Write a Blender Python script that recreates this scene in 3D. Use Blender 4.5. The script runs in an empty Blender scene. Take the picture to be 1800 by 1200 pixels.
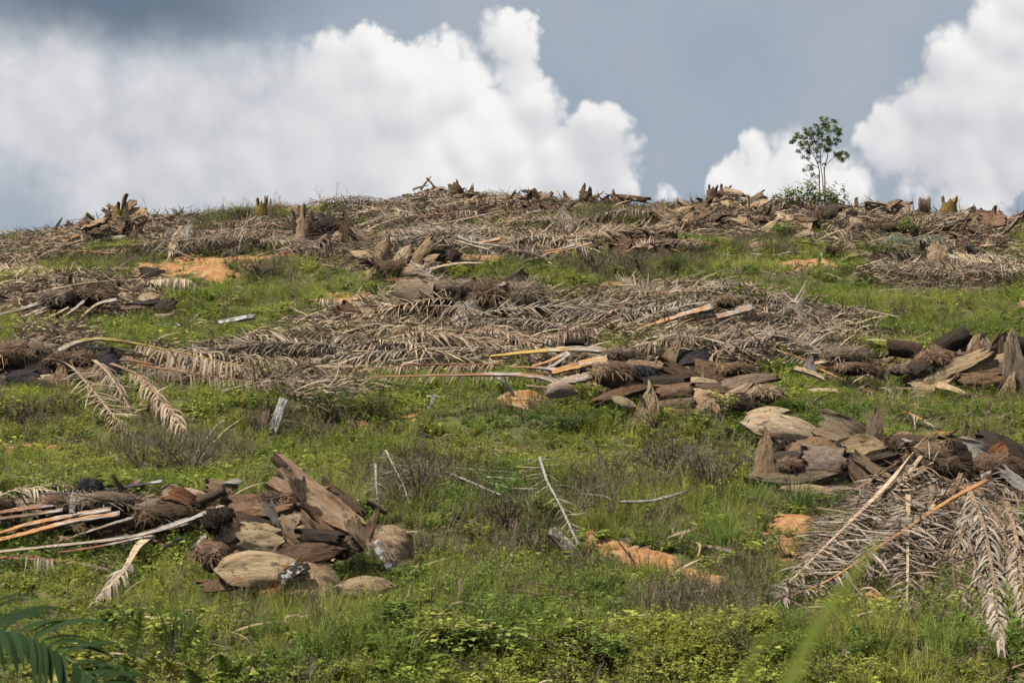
import bpy, math, random
import numpy as np
from mathutils import Vector, Matrix

R = math.radians
scene = bpy.context.scene
COL = scene.collection

# ------------------------------------------------------------------ camera
PITCH = R(6.0)
FPX = 4250.0                       # focal length in pixels of the 1800 px wide photograph
cam_d = bpy.data.cameras.new('camera')
cam_d.sensor_width = 36.0
cam_d.lens = FPX / 1800 * 36
cam_d.clip_start = 0.1
cam_d.clip_end = 6000
cam_d.dof.use_dof = True
cam_d.dof.focus_distance = 58.0
cam_d.dof.aperture_fstop = 5.0
cam = bpy.data.objects.new('camera', cam_d)
COL.objects.link(cam)
cam.location = (0, 0, 0)
cam.rotation_euler = (R(90) + PITCH, 0, 0)
scene.camera = cam

# ------------------------------------------------------------------ sun, exposure
SUN_DIR = Vector((-0.42, -0.26, 0.87)).normalized()      # towards the sun
sun_d = bpy.data.lights.new('sun', 'SUN')
sun_d.energy = 5.0
sun_d.angle = R(1.5)
sun_d.color = (1.0, 0.95, 0.87)
sun = bpy.data.objects.new('sun', sun_d)
sun.rotation_euler = SUN_DIR.to_track_quat('Z', 'Y').to_euler()
COL.objects.link(sun)
scene.view_settings.view_transform = 'Standard'
scene.view_settings.look = 'None'
scene.view_settings.exposure = 0.42
scene.view_settings.gamma = 1.0
scene.view_settings.use_curve_mapping = False
scene.render.engine = 'CYCLES'
scene.cycles.max_bounces = 3
scene.cycles.diffuse_bounces = 2
scene.cycles.glossy_bounces = 1
scene.cycles.use_adaptive_sampling = True
scene.cycles.adaptive_threshold = 0.03
scene.cycles.use_denoising = True
scene.cycles.use_fast_gi = True
scene.cycles.fast_gi_method = 'REPLACE'
scene.cycles.ao_bounces_render = 1
scene.cycles.transparent_max_bounces = 4

# ------------------------------------------------------------------ world: sky and clouds
world = bpy.data.worlds.new('World')
scene.world = world
world.use_nodes = True
wt = world.node_tree
wt.nodes.clear()


class NT:
    """small node-tree writer"""
    def __init__(self, tree):
        self.t = tree

    def n(self, kind, ins=None, **props):
        nd = self.t.nodes.new(kind)
        for k, v in props.items():
            setattr(nd, k, v)
        for k, v in (ins or {}).items():
            s = nd.inputs[k]
            if hasattr(v, 'is_linked') or isinstance(v, bpy.types.NodeSocket):
                self.t.links.new(v, s)
            else:
                s.default_value = v
        return nd

    def m(self, op, a, b=None, c=None, clamp=False):
        ins = {0: a}
        if b is not None: ins[1] = b
        if c is not None: ins[2] = c
        return self.n('ShaderNodeMath', ins, operation=op, use_clamp=clamp).outputs[0]

    def v(self, op, a, b=None, out=0):
        ins = {0: a}
        if b is not None: ins[1] = b
        return self.n('ShaderNodeVectorMath', ins, operation=op).outputs[out]

    def sstep(self, x, lo, hi, a=0.0, b=1.0):
        return self.n('ShaderNodeMapRange', {0: x, 1: lo, 2: hi, 3: a, 4: b}, interpolation_type='SMOOTHSTEP').outputs[0]

    def lerp(self, x, lo, hi, a=0.0, b=1.0):
        return self.n('ShaderNodeMapRange', {0: x, 1: lo, 2: hi, 3: a, 4: b}).outputs[0]

    def mix(self, f, a, b, blend='MIX'):
        nd = self.t.nodes.new('ShaderNodeMix')
        nd.data_type = 'RGBA'
        nd.blend_type = blend
        for s, v in ((nd.inputs[0], f), (nd.inputs[6], a), (nd.inputs[7], b)):
            if isinstance(v, bpy.types.NodeSocket):
                self.t.links.new(v, s)
            else:
                s.default_value = v if not isinstance(v, tuple) else (*v, 1.0)[:4]
        return nd.outputs[2]

    def noise(self, vec, scale, detail=4, rough=0.5, dist=0.0, dim='3D'):
        return self.n('ShaderNodeTexNoise', {'Vector': vec, 'Scale': scale, 'Detail': detail,
                                             'Roughness': rough, 'Distortion': dist}, noise_dimensions=dim).outputs[0]


PXD = 180 / math.pi / FPX          # degrees of sky per photograph pixel


def sky_deg(px, py):
    return ((px - 900) * PXD, 6.0 + (600 - py) * PXD)


CLOUDS = [(895, 75, 52), (905, 130, 52), (935, 190, 60), (700, 185, 105), (600, 150, 80), (785, 150, 85),
          (560, 260, 150), (700, 330, 140), (850, 250, 105), (1045, 262, 74), (990, 310, 85), (1085, 318, 36),
          (930, 335, 80), (450, 290, 140), (100, 195, 125), (250, 205, 110), (-10, 210, 120), (-150, 190, 150),
          (350, 220, 110), (430, 170, 70), (505, 140, 58), (150, 265, 100), (0, 285, 60), (640, 90, 34),
          (1338, 296, 52), (1405, 322, 68), (1288, 330, 40), (1462, 330, 58), (1502, 342, 30), (1330, 350, 55),
          (1178, 346, 14), (1590, 258, 66), (1640, 200, 64), (1700, 135, 74), (1775, 85, 78), (1750, 200, 105),
          (1555, 245, 40), (1690, 300, 80), (1820, 240, 110), (1870, 20, 110), (1625, 340, 46), (1720, 360, 50),
          (1960, 150, 150), (600, 400, 120), (170, 310, 95), (310, 310, 110), (460, 380, 110), (1430, 370, 70), (800, 380, 120), (1000, 370, 70), (1700, 230, 90), (1390, 305, 62), (1440, 345, 76), (1310, 345, 58), (1490, 330, 40), (1640, 270, 70)]

# node group: signed cloud field (degrees inside the outline) at an (azimuth, elevation) point
cg = bpy.data.node_groups.new('cloud_field', 'ShaderNodeTree')
cg.interface.new_socket('P', in_out='INPUT', socket_type='NodeSocketVector')
cg.interface.new_socket('D', in_out='INPUT', socket_type='NodeSocketVector')
cg.interface.new_socket('F', in_out='OUTPUT', socket_type='NodeSocketFloat')
cg.interface.new_socket('Smooth', in_out='OUTPUT', socket_type='NodeSocketFloat')
g = NT(cg)
gi = g.n('NodeGroupInput')
go = g.n('NodeGroupOutput')
P = gi.outputs['P']
D = gi.outputs['D']
w1 = g.n('ShaderNodeTexNoise', {'Vector': P, 'Scale': 0.6, 'Detail': 2.0}, noise_dimensions='2D').outputs[1]
w1 = g.v('SCALE', g.v('SUBTRACT', w1, (0.5, 0.5, 0.5)))
w1.node.inputs['Scale'].default_value = 0.32
Q = g.v('ADD', P, w1)
Q = g.v('MULTIPLY', Q, (1, 1, 0))
# lobes three at a time: (r^2 - |Q - c|^2) / 2r, written as a linear form in Qx, Qy and |Q|^2
qs = g.n('ShaderNodeSeparateXYZ', {0: Q})
qx = g.n('ShaderNodeCombineXYZ', {0: qs.outputs[0], 1: qs.outputs[0], 2: qs.outputs[0]}).outputs[0]
qy = g.n('ShaderNodeCombineXYZ', {0: qs.outputs[1], 1: qs.outputs[1], 2: qs.outputs[1]}).outputs[0]
qq_ = g.v('DOT_PRODUCT', Q, Q, out=1)
qq = g.n('ShaderNodeCombineXYZ', {0: qq_, 1: qq_, 2: qq_}).outputs[0]
F = None
for k in range(0, len(CLOUDS), 3):
    tri = (CLOUDS[k:k + 3] * 3)[:3]
    cs = [(*sky_deg(px, py), r * PXD * 1.12) for (px, py, r) in tri]
    K = tuple((r * r - a * a - e * e) / (2 * r) for a, e, r in cs)
    f = g.n('ShaderNodeVectorMath', {0: qx, 1: tuple(a / r for a, e, r in cs), 2: K}, operation='MULTIPLY_ADD').outputs[0]
    f = g.n('ShaderNodeVectorMath', {0: qy, 1: tuple(e / r for a, e, r in cs), 2: f}, operation='MULTIPLY_ADD').outputs[0]
    f = g.n('ShaderNodeVectorMath', {0: qq, 1: tuple(-0.5 / r for a, e, r in cs), 2: f}, operation='MULTIPLY_ADD').outputs[0]
    F = f if F is None else g.v('MAXIMUM', F, f)
fs_ = g.n('ShaderNodeSeparateXYZ', {0: F})
F = g.m('SMOOTH_MAX', g.m('SMOOTH_MAX', fs_.outputs[0], fs_.outputs[1], 0.15), fs_.outputs[2], 0.15)
# the rest of the dome: the same kind of cumulus, spread by noise
sep = g.n('ShaderNodeSeparateXYZ', {0: P})
out_az = g.sstep(g.m('ABSOLUTE', sep.outputs[0]), 13.0, 17.0)
out_el = g.sstep(sep.outputs[1], 15.0, 18.0)
outside = g.m('MAXIMUM', out_az, out_el)
gen = g.m('MULTIPLY', g.m('SUBTRACT', g.noise(D, 2.6, 3, 0.55), 0.55), 12.0)
gen = g.m('SUBTRACT', gen, g.m('MULTIPLY', g.m('SUBTRACT', 1.0, outside), 12.0))
F = g.m('SMOOTH_MAX', F, gen, 0.3)
bs = g.n('ShaderNodeTexVoronoi', {'Vector': Q, 'Scale': 0.95, 'Smoothness': 0.5},
         feature='SMOOTH_F1', normalize=False, voronoi_dimensions='2D').outputs[0]
F = g.m('ADD', F, g.m('MULTIPLY', g.m('SUBTRACT', 0.5, bs), 0.38))
cg.links.new(F, go.inputs['Smooth'])
bil = g.n('ShaderNodeTexVoronoi', {'Vector': Q, 'Scale': 2.3, 'Detail': 1.0, 'Roughness': 0.5},
          feature='F1', normalize=False, voronoi_dimensions='2D').outputs[0]
F = g.m('ADD', F, g.m('MULTIPLY', g.m('SUBTRACT', 0.58, bil), 0.24))
F = g.m('ADD', F, g.m('MULTIPLY', g.m('SUBTRACT', g.noise(P, 2.6, 6, 0.6, dim='2D'), 0.40), 0.30))
cg.links.new(F, go.inputs['F'])

w = NT(wt)
Dn = w.n('ShaderNodeTexCoord').outputs['Generated']
sx = w.n('ShaderNodeSeparateXYZ', {0: Dn})
az = w.m('MULTIPLY', w.m('ARCTAN2', sx.outputs[0], sx.outputs[1]), 180 / math.pi)
el = w.m('MULTIPLY', w.m('ARCSINE', sx.outputs[2]), 180 / math.pi)
Pv = w.n('ShaderNodeCombineXYZ', {0: az, 1: el}).outputs[0]


def field(vec):
    nd = w.n('ShaderNodeGroup', node_tree=cg)
    wt.links.new(vec, nd.inputs['P'])
    wt.links.new(Dn, nd.inputs['D'])
    return nd.outputs


F0, G0 = field(Pv)['F'], wt.nodes[-1].outputs['Smooth']
G1 = field(w.v('ADD', Pv, (0.18, 0.38, 0.0)))['Smooth']
soft = w.lerp(w.noise(Pv, 0.35, 1, dim='2D'), 0.35, 0.65, 0.12, 0.45)
bankm = w.sstep(w.v('DISTANCE', w.v('MULTIPLY', Pv, (0.55, 1.0, 0)), (sky_deg(170, 0)[0] * 0.55, sky_deg(0, 260)[1], 0), out=1), 2.2, 4.6, 0.0, 1.0)
alpha = w.n('ShaderNodeMapRange', {0: F0, 1: w.lerp(bankm, 0, 1, -0.6, -0.05), 2: w.m('ADD', soft, w.lerp(bankm, 0, 1, 0.9, 0.0))}, interpolation_type='SMOOTHSTEP').outputs[0]
lit = w.m('MULTIPLY_ADD', w.m('SUBTRACT', G0, G1), 0.95, 0.60, clamp=True)
big = w.noise(Pv, 0.22, 2, 0.5, dim='2D')
lit = w.m('ADD', lit, w.lerp(big, 0.3, 0.7, -0.18, 0.18), clamp=True)
lit = w.m('ADD', lit, w.lerp(w.noise(Pv, 1.1, 4, 0.55, dim='2D'), 0.3, 0.7, -0.04, 0.04), clamp=True)
# clouds to the left lie deeper in the grey bank; the tall cumulus is the bright one
lit = w.m('MULTIPLY_ADD', w.m('SUBTRACT', lit, 0.42), w.lerp(bankm, 0, 1, 0.40, 1.0), w.lerp(bankm, 0, 1, 0.42, 0.46), clamp=True)
ccol = w.mix(lit, (0.34, 0.355, 0.395), (0.71, 0.70, 0.69))
# dark rain-cloud sheet high on the left, part of the same overcast deck
dk = w.v('DISTANCE', w.v('MULTIPLY', w.v('ADD', Pv, w.v('SCALE', w.v('SUBTRACT', w.n('ShaderNodeTexNoise', {'Vector': Pv, 'Scale': 0.7, 'Detail': 3.0}, noise_dimensions='2D').outputs[1], (0.5, 0.5, 0.5)))), (0.25, 1.0, 0)),
         (sky_deg(200, 0)[0] * 0.25, sky_deg(0, 12)[1], 0), out=1)
dkm = w.sstep(dk, 0.25, 1.55, 1.0, 0.0)
veil = w.mix(w.lerp(w.noise(Pv, 0.30, 3, 0.5, dim='2D'), 0.3, 0.7), (0.27, 0.32, 0.38), (0.325, 0.36, 0.40))
sky = w.n('ShaderNodeTexSky', sky_type='NISHITA')
sky.sun_disc = False
sky.sun_elevation = math.asin(SUN_DIR.z)
sky.sun_rotation = math.atan2(SUN_DIR.x, SUN_DIR.y)
sky.air_density = 1.0
sky.dust_density = 2.0
bg_sky = w.n('ShaderNodeBackground', {'Color': sky.outputs[0], 'Strength': 0.06})
bg_veil = w.n('ShaderNodeBackground', {'Color': veil, 'Strength': 1.0})
bg_cl = w.n('ShaderNodeBackground', {'Color': ccol, 'Strength': 1.0})
bg_dk = w.n('ShaderNodeBackground', {'Color': (0.10, 0.135, 0.185, 1), 'Strength': 1.0})
m1 = w.n('ShaderNodeMixShader', {0: w.lerp(el, 14.0, 60.0, 0.85, 0.25), 1: bg_sky.outputs[0], 2: bg_veil.outputs[0]})
m2 = w.n('ShaderNodeMixShader', {0: w.m('MULTIPLY', alpha, 0.96), 1: m1.outputs[0], 2: bg_cl.outputs[0]})
m3 = w.n('ShaderNodeMixShader', {0: w.m('MULTIPLY', dkm, 0.92), 1: m2.outputs[0], 2: bg_dk.outputs[0]})
w.n('ShaderNodeOutputWorld', {0: m3.outputs[0]})
world.cycles.sampling_method = 'NONE'

# ------------------------------------------------------------------ small helpers
rng = np.random.default_rng(11)
rnd = random.Random(5)


def vnoise(x, y, seed=0):
    """value noise, 0..1"""
    x = np.asarray(x, float); y = np.asarray(y, float)
    xi = np.floor(x); yi = np.floor(y)
    fx = x - xi; fy = y - yi
    fx = fx * fx * (3 - 2 * fx); fy = fy * fy * (3 - 2 * fy)

    def h(a, b):
        s = np.sin(a * 127.1 + b * 311.7 + seed * 74.7) * 43758.5453
        return s - np.floor(s)
    return (h(xi, yi) * (1 - fx) + h(xi + 1, yi) * fx) * (1 - fy) + (h(xi, yi + 1) * (1 - fx) + h(xi + 1, yi + 1) * fx) * fy


def fbm(x, y, seed=0, o=3):
    s = 0; a = 0.5; t = 0
    for k in range(o):
        s = s + a * vnoise(np.asarray(x) * 2 ** k, np.asarray(y) * 2 ** k, seed + k); t += a; a *= 0.5
    return s / t


def sst(x, a, b):
    t = np.clip((np.asarray(x, float) - a) / (b - a), 0, 1)
    return t * t * (3 - 2 * t)


def mesh(name, V, faces, mats=(), midx=None, smooth=False, attr=None):
    """faces: list of int arrays (n,k).  attr: {name: per-vertex float array}"""
    me = bpy.data.meshes.new(name)
    V = np.asarray(V, np.float32).reshape(-1, 3)
    me.vertices.add(len(V))
    me.vertices.foreach_set('co', V.ravel())
    faces = [np.asarray(f, np.int32) for f in faces if len(f)]
    loops = np.concatenate([f.ravel() for f in faces])
    counts = np.concatenate([np.full(len(f), f.shape[1], np.int32) for f in faces])
    starts = np.concatenate([[0], np.cumsum(counts)[:-1]]).astype(np.int32)
    me.loops.add(len(loops))
    me.loops.foreach_set('vertex_index', loops)
    me.polygons.add(len(counts))
    me.polygons.foreach_set('loop_start', starts)
    me.polygons.foreach_set('loop_total', counts)
    for m_ in mats:
        me.materials.append(m_)
    if midx is not None:
        me.polygons.foreach_set('material_index', np.asarray(midx, np.int32))
    me.polygons.foreach_set('use_smooth', np.full(len(counts), bool(smooth)))
    for k, a in (attr or {}).items():
        at_ = me.attributes.new(k, 'FLOAT', 'POINT')
        at_.data.foreach_set('value', np.asarray(a, np.float32))
    me.update(calc_edges=True)
    return me


def obj(name, data, parent=None, color=None, loc=None):
    o = bpy.data.objects.new(name, data)
    COL.objects.link(o)
    if parent is not None:
        o.parent = parent
    if color is not None:
        o.color = (*color[:3], 1.0)
    if loc is not None:
        o.location = loc
    return o


def tag(o, label, cat, group=None):
    o['label'] = label
    o['category'] = cat
    if 'kind' not in o:
        o['kind'] = 'thing'
    if group:
        o['group'] = group
    return o


def basis(loc, ex, n, sc=(1, 1, 1)):
    ex = Vector(ex).normalized()
    n = Vector(n)
    n = (n - ex * n.dot(ex)).normalized()
    ey = n.cross(ex)
    M = Matrix(((ex.x * sc[0], ey.x * sc[1], n.x * sc[2], loc[0]),
                (ex.y * sc[0], ey.y * sc[1], n.y * sc[2], loc[1]),
                (ex.z * sc[0], ey.z * sc[1], n.z * sc[2], loc[2]),
                (0, 0, 0, 1)))
    return M


CP, SP = math.cos(PITCH), math.sin(PITCH)


def ray(px, py):
    u = (px - 900) / FPX; v = (600 - py) / FPX
    return (u, CP - v * SP, SP + v * CP)


def at(px, py, Y):
    d = ray(px, py)
    t = Y / d[1]
    return Vector((d[0] * t, Y, d[2] * t))


def project(x, y, z):
    """world -> photograph pixel (numpy)"""
    f = y * CP + z * SP
    v = -y * SP + z * CP
    return 900 + FPX * x / f, 600 - FPX * v / f
# ------------------------------------------------------------------ terrain
_rows = [(1250, 31), (1200, 33), (1050, 37.5), (900, 43), (760, 50), (640, 58.5), (560, 66), (500, 74), (450, 82),
         (410, 90), (380, 98), (362, 107)]
_ty = [-200, -40, 0, 14, 25]
_tz = [-8, -2.6, -2.0, -2.9, -2.6]
for r_, y_ in _rows:
    d_ = ray(900, r_)
    _ty.append(y_); _tz.append(y_ * d_[2] / d_[1])
z_c = _tz[-1]
_ty += [111, 116, 124, 140, 180, 300, 700]
_tz += [z_c + 0.55, z_c + 0.9, z_c + 0.6, z_c - 2.0, z_c - 10, z_c - 22, z_c - 40]
_gy = np.arange(-200, 700, 0.5)
_gz = np.interp(_gy, _ty, _tz)
_k = np.hanning(15); _k /= _k.sum()
_gz = np.convolve(np.pad(_gz, 7, mode='edge'), _k, 'valid')
_ox = (np.array([-1400, -200, 0, 130, 240, 400, 560, 750, 900, 1100, 1300, 1500, 1650, 1800, 2000, 3200]) - 900) / FPX * 108
_oz = np.array([-190, -72, -49, -38, -22, -10, 0, 10, 8, 5, 3, -6, -14, -20, -30, -120]) * 108 / FPX - 0.33


def H(x, y):
    x = np.asarray(x, float); y = np.asarray(y, float)
    z = np.interp(y, _gy, _gz)
    z = z + np.interp(x, _ox, _oz) * sst(y, 60, 104)
    # terraces
    ph = (y + 2.2 * fbm(x / 14.0, y / 20.0, 3) + 0.06 * x) / 8.6
    fr = ph - np.floor(ph)
    z = z + (np.where(fr < 0.72, fr / 0.72, (1 - fr) / 0.28) - 0.5) * -0.45 * sst(y, 26, 34) * (1 - sst(y, 98, 108))
    z = z + (fbm(x / 7.0, y / 7.0, 21, 2) - 0.5) * 0.55 + (vnoise(x / 1.7, y / 1.7, 5) - 0.5) * 0.16 + (vnoise(x / 0.6, y / 0.6, 6) - 0.5) * 0.06
    return z


def ground(px, py, h=0.0):
    """the ground point (raised by h) seen at a pixel of the photograph"""
    d = ray(px, py)
    ys = np.arange(24, 135, 0.1)
    zs = d[2] / d[1] * ys
    xs = d[0] / d[1] * ys
    below = zs <= H(xs, ys) + h
    i = int(np.argmax(below)) if below.any() else int(np.argmin(np.abs(zs - H(xs, ys) - h)))
    y = float(ys[i])
    x = d[0] / d[1] * y
    return Vector((x, y, float(H(x, y)) + h))


def gnormal(x, y):
    e = 0.6
    return Vector((float(H(x - e, y) - H(x + e, y)), float(H(x, y - e) - H(x, y + e)), 2 * e)).normalized()


def inside(px, py, shapes):
    """max membership (1 centre .. 0 edge, negative outside) of pixels in ellipses (cx, cy, rx, ry[, tilt deg])"""
    best = np.full(np.shape(px), -9.0)
    for s in shapes:
        cx, cy, rx, ry = s[:4]
        a = R(s[4]) if len(s) > 4 else 0.0
        dx = px - cx; dy = py - cy
        u = (dx * math.cos(a) + dy * math.sin(a)) / rx
        v = (-dx * math.sin(a) + dy * math.cos(a)) / ry
        best = np.maximum(best, 1 - np.sqrt(u * u + v * v))
    return best


# where bare orange earth lies, and where dry litter covers the ground (all as seen in the photograph)
SOIL = [(340, 466, 70, 18), (440, 462, 60, 12), (385, 486, 50, 14), (255, 478, 26, 15), (300, 478, 30, 12), (625, 524, 60, 13), (700, 521, 22, 8), (915, 706, 48, 16),
        (1130, 988, 120, 24, 18), (1050, 957, 34, 15), (1230, 1022, 60, 14, 12), (1395, 930, 54, 22), (1385, 968, 22, 18), (1500, 672, 32, 9),
        (80, 787, 50, 7), (15, 792, 30, 9), (790, 465, 70, 10), (700, 480, 70, 10), (1192, 400, 28, 8), (1430, 468, 70, 8), (1740, 393, 46, 14),
        (725, 735, 22, 6), (1790, 542, 22, 9), (520, 450, 40, 20), (1080, 500, 30, 5), (1545, 1072, 26, 8), (640, 745, 40, 6), (1640, 762, 30, 8),
        (1345, 985, 18, 8), (850, 455, 50, 8)]
MATS = [(420, 655, 220, 42, 5), (720, 600, 230, 70), (960, 590, 130, 60), (1200, 560, 180, 60), (1380, 590, 150, 55), (1250, 620, 140, 35), (560, 700, 70, 30),
        (1670, 485, 150, 36, -3), (1580, 470, 60, 25), (70, 442, 120, 26, -14), (310, 428, 50, 18), (400, 430, 80, 18),
        (600, 455, 80, 22), (800, 395, 150, 45), (940, 432, 110, 30), (680, 368, 110, 20), (1140, 432, 60, 18), (980, 372, 50, 12), (1650, 405, 150, 16),
        (1420, 365, 110, 14), (150, 505, 150, 14), (1490, 438, 60, 12, 0), (100, 600, 80, 18), (1560, 385, 200, 14), (470, 408, 100, 12), (1000, 362, 120, 9), (1300, 400, 130, 26)]
DROOP = [(1540, 960, 190, 75, -32), (1610, 960, 130, 110), (1745, 1010, 75, 130), (200, 690, 70, 70, 45), (285, 710, 60, 90, -35), (200, 1005, 60, 60, -50)]   # under drooping fronds
HEAPS = [(150, 905, 270, 48), (510, 960, 130, 90), (680, 950, 50, 35), (1440, 815, 130, 60), (1660, 880, 170, 110), (1200, 675, 170, 50), (1000, 645, 80, 35),
         (1700, 650, 120, 55), (1500, 645, 90, 25), (80, 640, 130, 45), (120, 535, 190, 38), (830, 530, 140, 40), (580, 420, 80, 40), (720, 455, 130, 32),
         (230, 395, 120, 34), (780, 340, 80, 18), (1290, 390, 150, 44), (1510, 395, 70, 30), (1690, 430, 110, 30), (1060, 352, 70, 12), (900, 360, 90, 22)]

gx = np.concatenate([[-900, -500, -250, -140, -90, -65, -50, -42], np.arange(-37, 37.01, 0.42), [42, 50, 65, 90, 140, 250, 500, 900]])
gy = np.concatenate([[-200, -120, -70, -40, -20, -8, 0, 8, 15, 20, 24, 27], np.arange(29, 122, 0.36), [124, 127, 131, 136, 143, 155, 180, 230, 320, 480, 690]])
GX, GY = np.meshgrid(gx, gy)
GZ = H(GX, GY)
gpx, gpy = project(GX, np.maximum(GY, 5), GZ)
jx = (vnoise(GX / 0.9, GY / 0.9, 31) - 0.5) * 30 * 50 / np.maximum(GY, 30)
s_soil = inside(gpx + jx, gpy + jx * 0.3, SOIL)
GZ = GZ + np.clip(s_soil, 0, 1) * 0.0
GZ = np.where(s_soil > 0, GZ + (vnoise(GX / 0.8, GY / 0.8, 8) + .6 * vnoise(GX / .42, GY / .42, 18) - 0.6) * 0.30 * np.clip(s_soil * 3, 0, 1), GZ)
s_lit = np.maximum(inside(gpx, gpy, MATS), inside(gpx, gpy, HEAPS))
nx, ny = len(gx), len(gy)
ii = (np.arange(ny - 1)[:, None] * nx + np.arange(nx - 1)[None, :]).ravel()
quads = np.stack([ii, ii + 1, ii + nx + 1, ii + nx], 1)


def newmat(name):
    m_ = bpy.data.materials.new(name)
    m_.use_nodes = True
    m_.node_tree.nodes.clear()
    return m_, NT(m_.node_tree)


def finish(nt, color, rough=0.85, bump=None, bstr=0.5, bdist=0.02, trans=0.0, spec=0.2):
    ins = {'Base Color': color, 'Roughness': rough, 'Specular IOR Level': spec}
    if bump is not None:
        b_ = nt.n('ShaderNodeBump', {'Height': bump, 'Strength': bstr, 'Distance': bdist})
        ins['Normal'] = b_.outputs[0]
    p_ = nt.n('ShaderNodeBsdfPrincipled', ins)
    sh = p_.outputs[0]
    if trans > 0:
        t_ = nt.n('ShaderNodeBsdfTranslucent', {'Color': color})
        sh = nt.n('ShaderNodeMixShader', {0: trans, 1: sh, 2: t_.outputs[0]}).outputs[0]
    nt.n('ShaderNodeOutputMaterial', {0: sh})


def attr_(nt, name, kind='GEOMETRY', out=2):
    return nt.n('ShaderNodeAttribute', attribute_name=name, attribute_type=kind).outputs[out]


# ground: dark humus and moss, orange laterite where the plants have gone, brown litter under the felled palms
m_ground, nt = newmat('hillside_soil')
pos = nt.n('ShaderNodeNewGeometry').outputs['Position']
n1 = nt.noise(pos, 1.3, 6, 0.6)
n2 = nt.noise(pos, 7.0, 5, 0.6)
humus = nt.mix(nt.sstep(n1, 0.4, 0.62), (0.055, 0.050, 0.022), (0.095, 0.115, 0.035))
humus = nt.mix(nt.sstep(n2, 0.5, 0.7), humus, (0.16, 0.12, 0.07))
earth = nt.mix(nt.sstep(n2, 0.3, 0.7), (0.24, 0.115, 0.048), (0.43, 0.225, 0.095))
earth = nt.mix(nt.sstep(nt.noise(pos, 2.6, 4), 0.5, 0.75), earth, (0.42, 0.28, 0.15))
litter = nt.mix(nt.sstep(n2, 0.35, 0.65), (0.10, 0.07, 0.045), (0.24, 0.18, 0.12))
fs = nt.sstep(nt.m('ADD', attr_(nt, 'soil'), nt.m('MULTIPLY', nt.m('SUBTRACT', nt.noise(pos, 2.4, 6, 0.7), 0.5), 1.2)), 0.02, 0.30)
fl = nt.sstep(nt.m('ADD', attr_(nt, 'litter'), nt.m('MULTIPLY', nt.m('SUBTRACT', nt.noise(pos, 2.5, 4, 0.6), 0.5), 0.9)), 0.0, 0.25)
col = nt.mix(fl, humus, litter)
col = nt.mix(fs, col, earth)
finish(nt, col, 0.95, nt.m('ADD', nt.noise(pos, 14, 6, 0.7), nt.m('MULTIPLY', n1, 2.0)), 0.8, 0.06, spec=0.1)
gm = mesh('ground', np.stack([GX.ravel(), GY.ravel(), GZ.ravel()], 1), [quads], [m_ground], smooth=True,
          attr={'soil': np.clip(s_soil, -0.5, 1).ravel(), 'litter': np.clip(s_lit, -0.5, 1).ravel()})
o = obj('hillside_ground', gm)
o['kind'] = 'structure'
# ------------------------------------------------------------------ materials of the felled palms
def obcol(nt):
    return nt.n('ShaderNodeObjectInfo').outputs['Color']


def obrand(nt):
    return nt.n('ShaderNodeObjectInfo').outputs['Random']


def stretched(nt, sx, sy, sz):
    tc = nt.n('ShaderNodeTexCoord').outputs['Object']
    off = nt.m('MULTIPLY', obrand(nt), 37.0)
    v_ = nt.v('ADD', nt.v('MULTIPLY', tc, (sx, sy, sz)), nt.n('ShaderNodeCombineXYZ', {0: off, 1: off, 2: off}).outputs[0])
    return v_


def fac_col(nt, c, f):
    return nt.n('ShaderNodeVectorMath', {0: c, 'Scale': f}, operation='SCALE').outputs[0]


m_cut, nt = newmat('cut_palm_wood')
fib = nt.noise(stretched(nt, 4, 70, 70), 1.0, 5, 0.7)
blot = nt.noise(stretched(nt, 3.0, 5, 5), 1.0, 4, 0.6)
c_ = fac_col(nt, obcol(nt), nt.lerp(fib, 0.3, 0.7, 0.55, 1.45))
c_ = nt.mix(nt.sstep(blot, 0.50, 0.70), c_, fac_col(nt, obcol(nt), 0.48))
c_ = nt.mix(nt.m('MULTIPLY', nt.sstep(nt.noise(stretched(nt, .9, 11, 11), 1.0, 3), 0.42, 0.62), 0.5), c_, nt.mix(1.0, c_, (.95, .72, .54), 'MULTIPLY'))
c_ = nt.mix(nt.m('MULTIPLY', nt.sstep(nt.noise(stretched(nt, 7, 9, 9), 1.0, 3), 0.60, 0.68), 0.7), c_, (0.055, 0.042, 0.032))
finish(nt, c_, 0.9, nt.m('ADD', fib, blot), 1.0, 0.06, spec=0.1)

m_bark, nt = newmat('palm_bark')
b1 = nt.noise(stretched(nt, 9, 26, 26), 1.0, 5, 0.65)
c_ = fac_col(nt, obcol(nt), nt.lerp(b1, 0.3, 0.7, 0.22, 0.62))
c_ = nt.mix(nt.sstep(nt.noise(stretched(nt, 5, 5, 5), 1.0, 4), 0.55, 0.7), c_, (0.045, 0.038, 0.033))
finish(nt, c_, 0.92, b1, 1.0, 0.05, spec=0.1)

m_stone, nt = newmat('rock_face')
b1 = nt.noise(stretched(nt, 6, 6, 6), 1.0, 6, 0.65)
finish(nt, fac_col(nt, obcol(nt), nt.lerp(b1, 0.3, 0.7, 0.6, 1.15)), 0.9, b1, 0.8, 0.04, spec=0.2)

m_lichen, nt = newmat('lichen_bark')
b1 = nt.noise(stretched(nt, 4, 26, 26), 1.0, 5, 0.65)
c_ = nt.mix(nt.sstep(b1, 0.40, 0.60), fac_col(nt, obcol(nt), .35), obcol(nt))
c_ = nt.mix(nt.sstep(nt.noise(stretched(nt, 7, 9, 9), 1.0, 4), 0.52, 0.62), c_, (0.46, 0.46, 0.42))
finish(nt, c_, 0.9, b1, 1.0, 0.04, spec=0.1)

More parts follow.
